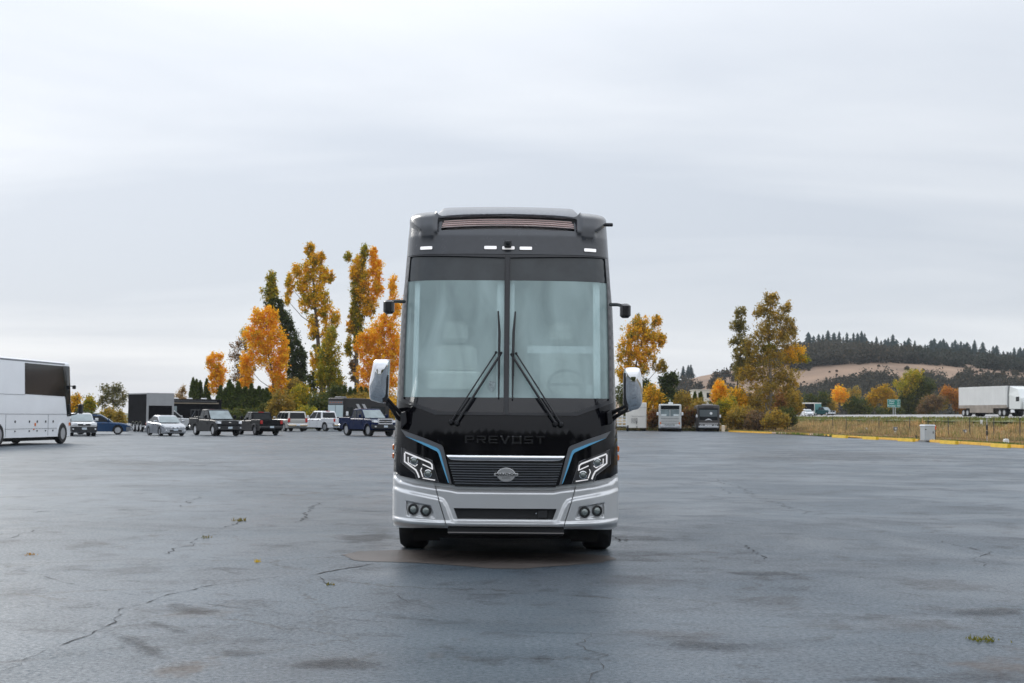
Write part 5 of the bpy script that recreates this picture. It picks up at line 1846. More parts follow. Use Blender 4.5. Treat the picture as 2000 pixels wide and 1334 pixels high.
def crown(blobs, Y, leaf, dens, pal, rng, clump=1.0):
    """blobs: (px, py, rx, ry[, palette]) in photo pixels at distance Y -> leaf arrays and clump centres"""
    sc = FPX / Y
    leaf = leaf * 0.72
    Ps, Ss, Cs, cl_, bc_ = [], [], [], [], []
    for bl in blobs:
        c = at_y(bl[0], bl[1], Y)
        rx, rz = bl[2] / sc, bl[3] / sc
        bc_.append((np.array(c), rx, rz))
        ry = rx * 0.85
        pl = bl[4] if len(bl) > 4 else pal
        nc = max(4, int(dens * 36 * (rx * rz) ** 0.75 / clump ** 1.5 / (leaf / 0.26) ** 0.8))
        u = rng.normal(size=(nc, 3))
        u /= np.linalg.norm(u, axis=1)[:, None]
        rad = rng.uniform(0.02, 1, nc) ** (1 / 2.1)
        cen_ = np.array(c) + u * rad[:, None] * np.array([rx, ry, rz])
        for k in range(nc):
            cr = clump * rng.uniform(0.4, 0.95) * min(0.8, 0.35 + 0.12 * min(rx, rz))
            n = int(rng.uniform(20, 40))
            d = rng.normal(size=(n, 3)) * cr * np.array([0.55, 0.55, 0.62])
            Ps.append(cen_[k] + d)
            Ss.append(rng.uniform(0.6, 1.35, n) * leaf)
            base = pick(pl, rng, 1)
            col = base * rng.uniform(0.75, 1.2, (n, 1))
            mixn = rng.random(n) < 0.25
            col[mixn] = pick(pl, rng, int(mixn.sum()))
            Cs.append(col)
            cl_.append(cen_[k])
    return np.concatenate(Ps), np.concatenate(Ss), np.clip(np.concatenate(Cs), 0, 1), np.array(cl_), bc_


def tree(name, label, cat, px, Y, blobs, pal, seed, leaf=0.30, dens=1.0, tr=0.22, limbs=26, group=None, bark=None, leaders=None, clump=1.0, base_z=0.0, bare=0):
    rng = np.random.default_rng(seed)
    base = at_y(px, 830, Y)
    root = thing(name, label, cat, (base.x, Y, base_z), 0, group)
    P, S, C, cl_, bc_ = crown(blobs, Y, leaf, dens, pal, rng, clump)
    off = np.array([base.x, Y, base_z])
    P = P - off
    cl_ = cl_ - off
    ok = P[:, 2] > 0.05
    fo = leaf_object('crown', P[ok], S[ok], C[ok], root, rng=rng)
    tb = MB()
    top = max(cl_[:, 2]) * 0.96
    # trunk follows the crown's centre line
    pts, rs = [], []
    for i in range(9):
        t = i / 8
        z = top * t
        near = cl_[np.abs(cl_[:, 2] - z) < top * 0.12 + 0.3]
        x = float(np.median(near[:, 0])) if len(near) and t > 0.2 else 0.0
        pts.append((x * min(1, t * 1.6) * 0.8, 0.0, z))
        rs.append(tr * (1 - 0.88 * t))
    if leaders:
        pts = [(0, 0, 0)] + [tuple(np.array(at_y(a, b, Y)) - off) for a, b in leaders]
        rs = [tr * (1 - 0.88 * i / (len(pts) - 1)) for i in range(len(pts))]
    tb.tube(pts, rs, 7)
    tb.build('trunk', bark or bark_m, root, 60)
    lbm = MB()
    pv = [Vector(p) for p in pts]

    def on_trunk(zz):
        for a, b in zip(pv, pv[1:]):
            if a.z <= zz <= b.z:
                return a.lerp(b, (zz - a.z) / max(1e-6, b.z - a.z))
        return pv[-1]
    per = max(2, int(limbs / max(1, len(bc_))))
    for (bc, brx, brz) in bc_:       # one limb per lobe of the crown, twigs fanning out from it
        e = Vector(bc - off)
        zz = max(top * 0.08, min(top * 0.97, e.z - abs(e.x - on_trunk(e.z).x) * 0.9 - 0.3))
        s0 = on_trunk(zz)
        r0 = tr * max(0.10, 0.42 * (1 - zz / top))
        mid = s0.lerp(e, 0.5) + Vector((0, 0, -0.08 * (e - s0).length))
        lbm.tube([s0, mid, e], [r0, r0 * 0.7, r0 * 0.35], 6)
        d2 = np.linalg.norm((cl_ - np.array(e)) / np.array([brx, brx, brz]), axis=1)
        near = np.argsort(d2 + rng.random(len(d2)) * 0.8)[:per]
        for k in near:
            q = Vector(cl_[k])
            lbm.tube([e, e.lerp(q, 0.5) + Vector((0, 0, 0.05)), q], [r0 * 0.35, r0 * 0.22, 0.008], 4)
    lbm.build('limbs', bark or bark_m, root, 60)
    return root


TL = 'autumn trees behind the hedge on the left'
tree('sapling_tree', 'thin orange sapling left of the hedge', 'tree', 427, 185, [(412, 705, 10, 22), (427, 712, 9, 26), (432, 735, 10, 22), (420, 752, 14, 22), (415, 728, 9, 15)], ORANGE, 11, leaf=0.30, dens=0.75, tr=0.10, group=TL)
tree('bare_tree', 'half bare brownish tree beside the big orange tree', 'tree', 475, 190, [(465, 690, 18, 40), (478, 650, 10, 18, YGREEN), (470, 730, 18, 30), (490, 700, 14, 40)], BROWN, 12, leaf=0.24, dens=0.45, tr=0.14, limbs=45, group=TL)
tree('orange_tree', 'bright orange spreading tree in front of the dark poplar', 'tree', 533, 184, [(503, 622, 14, 22), (528, 622, 17, 26), (495, 655, 24, 26), (530, 660, 24, 34), (540, 710, 22, 34), (483, 715, 17, 34), (545, 750, 17, 30), (480, 745, 14, 15), (510, 690, 20, 26), (555, 690, 9, 30), (530, 770, 12, 20)], ORANGE, 13, leaf=0.30, dens=0.95, tr=0.2, group=TL)
tree('poplar_tree', 'dark green narrow poplar topped with olive leaves', 'tree', 565, 205, [(530, 550, 10, 20, YGREEN), (527, 575, 18, 18, YGREEN), (535, 600, 17, 22, GREEN), (558, 640, 18, 34), (570, 690, 22, 44), (578, 745, 22, 40), (590, 710, 10, 34), (548, 600, 6, 20, GREEN)], DKGREEN, 14, leaf=0.34, dens=1.15, tr=0.3, group=TL)
tree('poplar_tree', 'tallest loose yellow-green poplar with a leaning left limb', 'tree', 630, 195, [(604, 488, 9, 14, GOLD), (613, 510, 15, 16, GOLD), (628, 503, 7, 12, GOLD), (605, 530, 22, 18), (630, 540, 18, 22), (580, 528, 10, 16), (590, 555, 20, 18), (622, 575, 20, 24), (645, 540, 6, 12, GOLD), (565, 558, 9, 26), (600, 590, 15, 22), (635, 610, 16, 30), (560, 585, 5, 10), (612, 640, 14, 24), (640, 660, 14, 26), (618, 700, 14, 30), (655, 625, 8, 22), (612, 745, 12, 24, GREEN), (630, 780, 16, 20)], POPLAR, 15, leaf=0.33, dens=0.85, tr=0.42, limbs=60, group=TL, leaders=[(629, 760), (624, 700), (619, 640), (614, 580), (610, 520), (606, 480)])
tree('yellow_tree', 'small yellow-green tree in front of the tallest poplar', 'tree', 645, 183, [(648, 655, 10, 16), (645, 690, 22, 26), (640, 725, 24, 26), (650, 745, 22, 20), (630, 740, 14, 20)], YGREEN, 16, leaf=0.3, dens=1.2, tr=0.14, group=TL)
tree('poplar_tree', 'tall poplar with a green left side and orange right side', 'tree', 698, 200, [(712, 492, 8, 16, YGREEN), (728, 498, 7, 18, ORANGE), (680, 500, 7, 10, YGREEN), (700, 515, 14, 18, POPLAR), (735, 525, 13, 24, ORANGE), (710, 540, 14, 22, POPLAR), (693, 535, 12, 16, GOLD), (735, 560, 14, 26, ORANGE), (710, 575, 18, 24, GOLD), (695, 565, 10, 22, YGREEN), (720, 600, 18, 22, GOLD), (692, 600, 8, 22, YGREEN), (700, 630, 14, 26, YGREEN), (685, 640, 9, 24, GOLD), (680, 680, 7, 24, YGREEN), (697, 665, 8, 24, YGREEN), (690, 720, 7, 24, BROWN)], POPLAR, 17, leaf=0.33, dens=1.0, tr=0.42, limbs=50, group=TL, leaders=[(697, 770), (696, 700), (699, 640), (704, 580), (709, 520), (712, 488)])
tree('orange_tree', 'broad orange tree rising behind the coach on its left', 'tree', 735, 182, [(768, 560, 8, 26), (772, 600, 14, 22), (755, 635, 22, 24), (730, 655, 24, 24), (712, 680, 18, 30), (745, 690, 28, 34), (770, 680, 20, 50), (715, 725, 20, 26), (755, 740, 24, 34), (710, 765, 16, 20), (765, 790, 20, 26, GOLD), (735, 770, 16, 18)], ORANGE, 18, leaf=0.30, dens=0.95, tr=0.24, group=TL)
tree('pale_sapling', 'small pale yellow sapling above the travel trailer', 'tree', 356, 190, [(357, 762, 8, 10), (352, 776, 12, 10), (360, 785, 10, 10)], [(3, (0.5, 0.36, 0.18)), (2, (0.4, 0.27, 0.12))], 19, leaf=0.24, dens=0.6, tr=0.07)
tree('grey_tree', 'grey-green loose tree left of the black box trailer', 'tree', 222, 170, [(212, 765, 17, 17), (232, 760, 14, 13), (225, 785, 26, 18), (243, 775, 8, 12), (200, 785, 10, 14)], [(3, (0.24, 0.22, 0.10)), (2, (0.34, 0.28, 0.11)), (2, (0.16, 0.16, 0.07))], 20, leaf=0.26, dens=0.5, tr=0.14)
LB = 'bushes along the left edge of the lot'
for i, (px, py, rx, ry, Y, pal, lab) in enumerate([
        (148, 790, 10, 20, 160, GOLD, 'golden bush between the silver coach and the blue wagon'), (174, 790, 10, 16, 165, YGREEN, 'yellow-green bush above the blue wagon roof'),
        (168, 815, 26, 16, 155, GREEN, 'low green bush behind the blue wagon'), (215, 815, 28, 18, 158, OLIVE, 'olive brush left of the black box trailer'),
        (548, 795, 24, 34, 172, OLIVE, 'olive bush behind the dark grey pickup'), (588, 790, 26, 40, 174, YGREEN, 'yellow-green bush behind the pale silver wagon'),
        (622, 800, 22, 36, 168, GREEN, 'green bush behind the white pickup'), (600, 815, 24, 22, 162, YGREEN, 'low leafy bush left of the white pickup'),
        (655, 775, 26, 24, 178, GREEN, 'dark green bush behind the motorhome'), (745, 795, 30, 26, 170, GOLD, 'golden bush behind the navy pickup'),
        (470, 812, 40, 16, 172, GREEN, 'dark bush at the foot of the hedge'), (700, 790, 30, 24, 176, OLIVE, 'olive bush at the right end of the hedge'),
        (520, 808, 26, 18, 176, GREEN, 'dark bush under the orange tree'), (575, 760, 20, 20, 185, OLIVE, 'olive thicket under the dark poplar')]):
    tree('bush', lab, 'bush', px, Y, [(px, py, rx, ry), (px - rx * 0.5, py + ry * 0.4, rx * 0.7, ry * 0.7), (px + rx * 0.5, py + ry * 0.3, rx * 0.7, ry * 0.7)], pal, 100 + i, leaf=0.26, dens=1.35, tr=0.08, limbs=12, group=LB)

# arborvitae: a few shared shapes, many individuals
arb_m = LEAF


def arb_mesh(seed):
    rng = np.random.default_rng(seed)
    n = 1500
    z = rng.random(n) ** 0.85
    prof = np.where(z < 0.55, 0.88 + 0.12 * np.sin(z / 0.55 * math.pi), np.clip((1 - z) / 0.45, 0, 1) ** 0.75 * 0.96 + 0.03)
    a = rng.random(n) * 2 * math.pi
    r = prof * (0.72 + 0.32 * rng.random(n) ** 0.6) * (1 + 0.12 * np.sin(3 * a + 7 * z))
    P = np.stack([r * np.cos(a) * 0.62, r * np.sin(a) * 0.62, z * 5.4 + 0.1], 1)
    pal = [(4, (0.09, 0.13, 0.028)), (3, (0.12, 0.165, 0.034)), (2, (0.17, 0.19, 0.04)), (1, (0.06, 0.085, 0.024))]
    C = pick(pal, rng, n) * rng.uniform(0.8, 1.2, (n, 1))
    return P, rng.uniform(0.16, 0.34, n), C, rng


ARB = []
for k in range(3):
    P, S, C, rng_ = arb_mesh(50 + k)
    o = leaf_object('foliage', P, S, C, None, rng=rng_, stretch=1.5)
    ARB.append(o.data)
    bpy.data.objects.remove(o)
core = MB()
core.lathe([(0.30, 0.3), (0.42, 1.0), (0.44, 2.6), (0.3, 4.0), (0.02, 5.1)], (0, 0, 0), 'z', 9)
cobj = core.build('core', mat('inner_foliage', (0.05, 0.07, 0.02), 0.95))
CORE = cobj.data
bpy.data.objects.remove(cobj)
stem = MB().tube([(0, 0, 0), (0, 0, 1.5)], [0.09, 0.06], 6).build('stem', bark_m)
STEM = stem.data
bpy.data.objects.remove(stem)
ORD = ('first', 'second', 'third', 'fourth', 'fifth', 'sixth', 'seventh', 'eighth', 'ninth', 'tenth', 'eleventh', 'twelfth', 'thirteenth')
HEDGE = [(376, 739), (383, 742), (388, 744), (403, 741), (430, 754), (438, 758), (446, 742), (452, 752), (463, 746), (470, 760), (478, 756), (489, 750), (497, 761), (504, 755), (512, 760), (520, 758), (528, 768), (593, 752), (655, 757), (663, 754), (672, 753), (683, 757), (692, 760), (704, 756), (714, 758)]
rnd = random.Random(4)
for i, (px, py) in enumerate(HEDGE):
    Y = 178 if i > 3 else 186
    b_ = at_y(px, 830, Y)
    h = at_y(px, py, Y).z
    lab = 'dark green columnar arborvitae in the hedge row behind the parked cars, %s from the left' % ORD[max(0, min(12, i - 4))]
    if i < 3:
        lab = '%s of three arborvitae clumped together left of the hedge row' % ('left one', 'middle one', 'right one')[i]
    elif i == 3:
        lab = 'single narrow arborvitae standing below the thin orange sapling'
    elif i == 17:
        lab = 'lone dark arborvitae beside the dark poplar'
    elif i > 17:
        lab = 'dark green arborvitae in the short row above the motorhome, %s from the left' % ORD[i - 18]
    t = thing('arborvitae', lab, 'hedge tree', (b_.x, Y + rnd.uniform(-.4, .4), 0), rnd.uniform(0, 6), 'arborvitae hedge')
    wv = rnd.uniform(0.8, 1.05) * (1.15 if i > 3 else 0.95)
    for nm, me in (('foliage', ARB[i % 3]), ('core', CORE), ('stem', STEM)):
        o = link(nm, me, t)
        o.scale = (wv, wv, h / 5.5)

# ---- right side
TR = 'trees behind the parked coaches on the right'
tree('yellow_tree', 'golden yellow tree just right of the coach', 'tree', 1250, 190, [(1252, 632, 16, 18), (1282, 628, 10, 14), (1235, 655, 26, 22), (1270, 655, 26, 20), (1225, 690, 22, 24), (1262, 690, 30, 22), (1290, 665, 12, 16), (1240, 720, 30, 18), (1290, 715, 16, 12, OLIVE), (1222, 730, 18, 22)], GOLD, 31, leaf=0.30, dens=0.85, tr=0.22, limbs=60, group=TR)
tree('yellow_bush', 'yellow bush above the cream trailer', 'bush', 1272, 178, [(1272, 770, 18, 20), (1285, 785, 14, 18), (1265, 790, 14, 18)], GOLD, 32, leaf=0.28, dens=1.1, tr=0.1, group=TR)
tree('green_tree', 'dark green tree behind the cream trailer', 'tree', 1240, 184, [(1225, 770, 26, 28), (1250, 760, 24, 26), (1238, 800, 30, 28)], GREEN, 33, leaf=0.3, dens=1.1, tr=0.16, group=TR)
tree('fir_tree', 'dark feathery fir behind the older coach', 'tree', 1312, 188, [(1300, 745, 14, 14), (1315, 740, 12, 14), (1308, 770, 22, 20), (1300, 800, 24, 22), (1325, 790, 18, 24)], DKGREEN, 34, leaf=0.32, dens=1.1, tr=0.18, group=TR)
tree('cottonwood_tree', 'big olive cottonwood with a pale trunk standing at the lot corner', 'tree', 1503, 186, [
    (1503, 590, 16, 18), (1512, 580, 9, 10), (1490, 610, 18, 16), (1520, 625, 24, 22), (1495, 650, 26, 26), (1535, 600, 12, 10), (1530, 660, 28, 24), (1545, 640, 14, 18), (1470, 680, 26, 24), (1515, 695, 34, 26), (1552, 690, 22, 20, GOLD), (1480, 720, 30, 24), (1532, 735, 30, 24), (1500, 760, 40, 26), (1455, 735, 20, 22), (1545, 760, 18, 22), (1475, 790, 26, 24), (1522, 795, 26, 24), (1500, 680, 16, 12, YGREEN), (1568, 700, 14, 8, YGREEN)], OLIVE, 35, leaf=0.27, dens=0.72, tr=0.30, limbs=90, bark=pale_bark, group=TR, leaders=[(1505, 780), (1504, 720), (1502, 660), (1503, 610), (1508, 575)])
tree('slender_tree', 'slender grey-green tree on the left of the big cottonwood', 'tree', 1440, 188, [(1443, 612, 9, 11), (1452, 608, 7, 9), (1440, 635, 14, 14), (1450, 640, 10, 16), (1438, 665, 13, 16), (1455, 670, 12, 16), (1445, 695, 16, 18), (1440, 720, 14, 16), (1462, 700, 12, 20)], [(3, (0.26, 0.23, 0.07)), (2, (0.36, 0.28, 0.07)), (2, (0.16, 0.16, 0.05))], 36, leaf=0.26, dens=0.75, tr=0.16, limbs=40, group=TR)
RB = 'bushes behind the parked coaches'
for i, (px, py, rx, ry, Y, pal, lab) in enumerate([
        (1335, 785, 18, 22, 182, OLIVE, 'olive bush between the two parked coaches, highest one'), (1342, 812, 14, 22, 174, RUST, 'rust red bush between the older coach and the dark coach'),
        (1275, 818, 10, 20, 174, RUST, 'rust red bush between the cream trailer and older coach'), (1405, 765, 14, 22, 196, ORANGE, 'small orange bush below the white building'),
        (1420, 800, 24, 28, 180, YGREEN, 'yellow-green bush right of the dark coach'), (1450, 815, 30, 22, 176, OLIVE, 'low olive bush at the lot corner'),
        (1385, 802, 22, 16, 184, GREEN, 'green bush above the dark coach roof'), (1440, 780, 20, 26, 186, GOLD, 'golden bush left of the cottonwood trunk'),
        (1480, 820, 24, 18, 174, BROWN, 'brown brush at the foot of the cottonwood'), (1525, 790, 10, 28, 178, RUST, 'thin rust coloured sapling right of the cottonwood trunk'),
        (1538, 815, 18, 18, 176, GREEN, 'green bush right of the cottonwood foot'), (1548, 785, 18, 24, 184, OLIVE, 'olive bush where the verge meets the cottonwood'),
        (1515, 818, 24, 16, 172, OLIVE, 'low olive scrub in front of the cottonwood'), (1365, 800, 16, 20, 178, OLIVE, 'olive scrub directly behind the dark coach'), (1300, 800, 14, 26, 178, GREEN, 'green scrub directly behind the older coach')]):
    tree('bush', lab, 'bush', px, Y, [(px, py, rx, ry), (px - rx * 0.5, py + ry * 0.4, rx * 0.7, ry * 0.7), (px + rx * 0.5, py + ry * 0.3, rx * 0.7, ry * 0.7)], pal, 200 + i, leaf=0.25, dens=1.2, tr=0.07, limbs=12, group=RB)
for i, px in enumerate((1357, 1369)):
    b_ = at_y(px, 830, 190)
    t = thing('arborvitae', ('narrow green arborvitae above the dark coach, left one of two', 'narrow brownish arborvitae above the dark coach, right one of two')[i], 'hedge tree', (b_.x, 190, 0), 0, None)
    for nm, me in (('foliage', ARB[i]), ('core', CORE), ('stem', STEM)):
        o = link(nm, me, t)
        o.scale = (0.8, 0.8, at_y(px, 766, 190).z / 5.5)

# beyond the highway
TH = 'trees beyond the highway'
for i, (px, Y, blobs, pal, lab) in enumerate([
        (1641, 345, [(1640, 768, 13, 14), (1648, 778, 12, 12), (1632, 780, 10, 10)], ORANGE, 'bright orange round tree beyond the highway'),
        (1675, 340, [(1670, 790, 20, 16), (1688, 795, 16, 14), (1660, 798, 14, 12)], GREEN, 'green bush right of the orange tree beyond the highway'),
        (1625, 338, [(1625, 795, 12, 12), (1615, 800, 10, 10)], OLIVE, 'olive scrub above the teal pickup'),
        (1715, 350, [(1712, 775, 16, 18), (1728, 765, 15, 15), (1735, 780, 18, 18), (1700, 785, 12, 14)], [(4, (0.62, 0.36, 0.02)), (2, (0.5, 0.3, 0.02)), (1, (0.3, 0.25, 0.03))], 'yellow tree left of the green road sign'),
        (1790, 360, [(1785, 735, 22, 16, YGREEN), (1770, 755, 26, 20, YGREEN), (1805, 755, 24, 20), (1790, 775, 34, 22), (1765, 790, 22, 18), (1815, 785, 18, 22), (1790, 800, 30, 14)], GREEN, 'largest green tree behind the green road sign'),
        (1818, 342, [(1815, 790, 18, 18), (1830, 785, 14, 18), (1805, 800, 14, 12)], BROWN, 'brown half bare bush right of the largest green tree'),
        (1858, 352, [(1850, 768, 16, 14), (1868, 778, 16, 18), (1875, 795, 14, 14), (1840, 785, 12, 16, OLIVE)], [(3, (0.62, 0.25, 0.04)), (2, (0.5, 0.24, 0.05)), (1, (0.35, 0.2, 0.04))], 'orange-brown tree left of the semi truck'),
        (1598, 338, [(1595, 790, 18, 16), (1610, 780, 14, 16), (1580, 785, 14, 18)], GREEN, 'green tree above the cream trailer on the highway'),
        (1665, 370, [(1668, 770, 14, 16), (1655, 782, 12, 12)], OLIVE, 'olive tree behind the bright orange tree'),
        (1700, 356, [(1695, 800, 30, 10), (1740, 803, 26, 9)], GREEN, 'low green thicket under the yellow tree')]):
    tree('roadside_tree', lab, 'tree', px, Y, blobs, pal, 300 + i, leaf=0.42, dens=1.1, tr=0.2, limbs=14, group=TH, clump=1.4)

# ---- hill woods: dark oak masses (stuff) and individual conifers along the ridge
rng = np.random.default_rng(77)
Pw, Sw, Cw = [], [], []


def hill_pt(px, Y):
    x = (px - 1000) * Y / FPX
    return np.array([x, Y, hill_z(x, Y)])


def wood(n, pxr, Yr, hr, pal, leafs):
    for _ in range(n):
        px, Y = rng.uniform(*pxr), rng.uniform(*Yr)
        c = hill_pt(px, Y)
        h = rng.uniform(*hr)
        m = 240
        u = rng.normal(size=(m, 3))
        u /= np.linalg.norm(u, axis=1)[:, None]
        u[:, 2] = np.abs(u[:, 2])
        P = c + u * rng.uniform(0.4, 1, (m, 1)) * np.array([h * 0.75, h * 0.75, h]) * (1 + 0.07 * rng.normal(size=(m, 1)))
        Pw.append(P)
        Sw.append(rng.uniform(0.6, 1.3, m) * leafs * 0.72)
        Cw.append(pick(pal, rng, m) * rng.uniform(0.7, 1.25, (m, 1)))


wood(260, (1555, 1800), (792, 960), (6, 9.5), OAK, 1.9)
wood(240, (1780, 2080), (800, 1000), (6, 10), [(3, (0.03, 0.04, 0.03)), (2, (0.05, 0.05, 0.035))], 1.9)
wood(36, (1440, 1560), (820, 950), (5, 8), OAK, 1.8)
wood(26, (1320, 1460), (740, 860), (4, 7), OAK + [(1, (0.16, 0.09, 0.04))], 1.6)
wood(150, (1560, 1790), (575, 690), (5, 8), OAK, 1.6)
wood(150, (1760, 2080), (575, 695), (5, 10), OAK, 1.7)
wood(80, (1300, 1580), (575, 700), (5, 9), OAK, 1.6)
wood(90, (1560, 1700), (690, 722), (4, 7), OAK, 1.5)
wood(150, (1680, 2080), (690, 735), (4, 8), OAK, 1.5)
wood(12, (1560, 2000), (735, 790), (1.2, 2.4), [(2, (0.10, 0.085, 0.05)), (1, (0.06, 0.055, 0.04))], 1.0)
wood(34, (1560, 1950), (735, 850), (0.4, 1.1), [(2, (0.10, 0.085, 0.05)), (1, (0.06, 0.055, 0.04))], 1.0)
wood(14, (1880, 2000), (700, 760), (3, 6), OAK, 1.5)
wo_ = leaf_object('woodland', np.concatenate(Pw), np.concatenate(Sw), np.clip(np.concatenate(Cw), 0, 1), None, rng=rng)
tag(wo_, 'dark leafless oak wood covering the far hillside', 'wood', kind='stuff')


def conifer_mesh(seed):
    r_ = random.Random(seed)
    mb = MB()
    mb.tube([(0, 0, 0), (0, 0, 0.5)], [0.03, 0.015], 5)
    for k in range(9):
        z = 0.10 + k * 0.095
        rad = 0.23 * (1 - k / 9.5) + 0.02
        n = 9
        pts = [(0, 0, z + 0.19 * (1 - k * 0.05))]
        for i in range(n * 2):
            a = math.pi * i / n + r_.random() * 0.2
            rr = rad * (r_.uniform(0.85, 1.25) if i % 2 else r_.uniform(0.45, 0.6))
            pts.append((rr * math.cos(a), rr * math.sin(a), z - (0.035 if i % 2 else -0.01) + r_.uniform(-.015, .015)))
        mb.add(pts, [(0, 1 + i, 1 + (i + 1) % (2 * n)) for i in range(2 * n)])
    return mb


con_m = mat('conifer_needles', (0.026, 0.048, 0.048), 0.9, var=(4, 0.4))
CON = []
for k in range(3):
    o = conifer_mesh(k).build('foliage', con_m)
    CON.append(o.data)
    bpy.data.objects.remove(o)
con_px = [1572, 1580, 1590, 1600, 1608, 1618, 1630, 1640, 1648, 1655, 1662, 1668, 1676, 1684, 1690, 1697, 1704, 1713, 1722, 1730, 1736, 1744, 1752, 1762, 1768, 1776, 1786, 1795, 1800, 1808, 1813, 1820, 1826, 1832, 1838, 1844, 1850, 1856, 1861, 1867, 1872, 1878, 1884, 1890, 1896, 1902, 1908, 1914, 1921, 1928, 1934, 1941, 1948, 1955, 1961, 1968, 1975, 1982, 1988, 1994, 2002, 1835, 1853, 1870, 1886, 1905, 1930, 1950, 1970, 1990, 1788, 1745, 1693, 1335, 1345, 1350]
TOPY = [(1560, 660), (1600, 655), (1640, 652), (1700, 656), (1735, 654), (1770, 662), (1800, 672), (1850, 668), (1900, 670), (1950, 684), (2000, 680), (2050, 685)]
for i, px in enumerate(con_px):
    Y = rnd.uniform(900, 990) if i < 61 else rnd.uniform(870, 900)
    far = px < 1400
    if far:
        Y = 860 + i
    b_ = hill_pt(px, Y)
    ty = (interp(TOPY, px) + rnd.uniform(-12, 10)) if not far else rnd.uniform(713, 720)
    h = max(10, at_y(px, ty, Y).z - b_[2])
    c = thing('conifer', 'distant dark conifer above the older coach, %s of three' % ('left', 'middle', 'right')[i - len(con_px) + 3] if far else 'dark conifer in the row along the hill ridge', 'conifer', tuple(b_), rnd.uniform(0, 6), 'conifers along the ridge')
    o = link('foliage', CON[i % 3], c)
    w_ = h * rnd.uniform(0.9, 1.6)
    o.scale = (w_, w_, h)
# ================================================================== verge details
rng = np.random.default_rng(5)


def blades(name, n, sampler, hmin, hmax, pal, wid=0.05, patchy=False):
    pts = np.array([sampler() for _ in range(n)])
    h = rng.uniform(hmin, hmax, n)
    if patchy:
        h = h * (0.75 + 0.3 * np.sin(pts[:, 0] * 0.8 + pts[:, 1] * 0.27) * np.sin(pts[:, 1] * 0.61 - pts[:, 0] * 0.4) + 0.15 * np.sin(pts[:, 1] * 2.3 + pts[:, 0] * 1.7))
    a = rng.random(n) * 6.283
    w = wid * rng.uniform(0.6, 1.4, n)
    lean = rng.normal(size=(n, 2)) * 0.18 * h[:, None]
    dx = np.stack([np.cos(a) * w, np.sin(a) * w, np.zeros(n)], 1)
    top = pts + np.stack([lean[:, 0], lean[:, 1], h], 1)
    V = np.stack([pts - dx, pts + dx, top + dx * 0.25, top - dx * 0.25], 1).reshape(-1, 3)
    me = bpy.data.meshes.new(name)
    me.from_pydata(V.tolist(), [], np.arange(n * 4).reshape(-1, 4).tolist())
    at = me.attributes.new('Col', 'FLOAT_COLOR', 'POINT')
    C = np.clip(pick(pal, rng, n) * rng.uniform(0.75, 1.2, (n, 1)), 0, 1)
    if patchy:                       # stands of paler and browner grass
        q = np.sin(pts[:, 0] * 0.55 + pts[:, 1] * 0.19) + np.sin(pts[:, 0] * 0.31 - pts[:, 1] * 0.43 + 2) + 0.7 * np.sin(pts[:, 1] * 1.1 + pts[:, 0] * 0.9)
        C = np.clip(C * (1 + 0.17 * q)[:, None] * np.stack([np.ones(n), 1 - 0.05 * q, 1 - 0.08 * q], 1), 0, 1)
    at.data.foreach_set('color', np.repeat(np.concatenate([C, np.ones((n, 1))], 1), 4, 0).astype(np.float32).ravel())
    me.materials.append(LEAF)
    return link(name, me)


def verge_z(u):
    return 0.02 + (RZ - 0.12) * sstep((u - 0.5) / 0.5)


def verge_pt(u0, u1, y0=62, y1=330):
    def f():
        Y = y0 + (y1 - y0) * rng.random() ** 1.4
        u = rng.uniform(u0, u1)
        for _ in range(3):           # grows in clumps
            if math.sin(Y * 1.9 + u * 31) + math.sin(Y * 0.77 - u * 47) + math.sin(u * 83 + Y * 0.31) > -0.4:
                break
            Y = y0 + (y1 - y0) * rng.random() ** 1.4
            u = rng.uniform(u0, u1)
        xa = kerb_x(Y) + 0.4 if Y < 170 else kerb_x(168) - (Y - 168) * 0.02
        return (lerp(xa, road_x(Y) - 2.5, u), Y, verge_z(u))
    return f


DRY = [(4, (0.46, 0.33, 0.16)), (3, (0.36, 0.25, 0.11)), (3, (0.55, 0.41, 0.21)), (2, (0.28, 0.17, 0.08)), (2, (0.22, 0.23, 0.07))]
STRAW = [(3, (0.36, 0.25, 0.13)), (2, (0.28, 0.19, 0.09)), (1, (0.2, 0.19, 0.06))]
tag(blades('dry_grass', 90000, verge_pt(0.34, 0.76), 0.2, 0.85, DRY, 0.03, True), 'tall dry straw coloured grass on the verge below the highway', 'grass', kind='stuff')
tag(blades('straw_litter', 40000, verge_pt(0.02, 0.40), 0.06, 0.22, STRAW, 0.05, True), 'short straw litter along the yellow kerb', 'grass', kind='stuff')
tag(blades('green_grass', 26000, verge_pt(0.74, 0.97), 0.12, 0.35, [(3, (0.14, 0.17, 0.04)), (2, (0.18, 0.20, 0.05)), (2, (0.28, 0.23, 0.09))], 0.06), 'short green grass below the highway shoulder', 'grass', kind='stuff')
tag(blades('kerb_grass', 9000, verge_pt(0.0, 0.05, 62, 172), 0.06, 0.22, [(3, (0.10, 0.17, 0.03)), (1, (0.3, 0.24, 0.1))], 0.05), 'thin green grass growing right behind the yellow kerb', 'grass', kind='stuff')


def edge_pt():
    x = rng.uniform(-70, 25)
    return (x, 171.5 + (178 - 172) * max(0, -x - 10) / 50 + rng.uniform(0, 6), 0)


tag(blades('lot_edge_grass', 14000, edge_pt, 0.15, 0.5, [(3, (0.13, 0.14, 0.04)), (2, (0.28, 0.2, 0.09)), (1, (0.16, 0.09, 0.04))], 0.06), 'rough grass along the far edge of the lot', 'grass', kind='stuff')

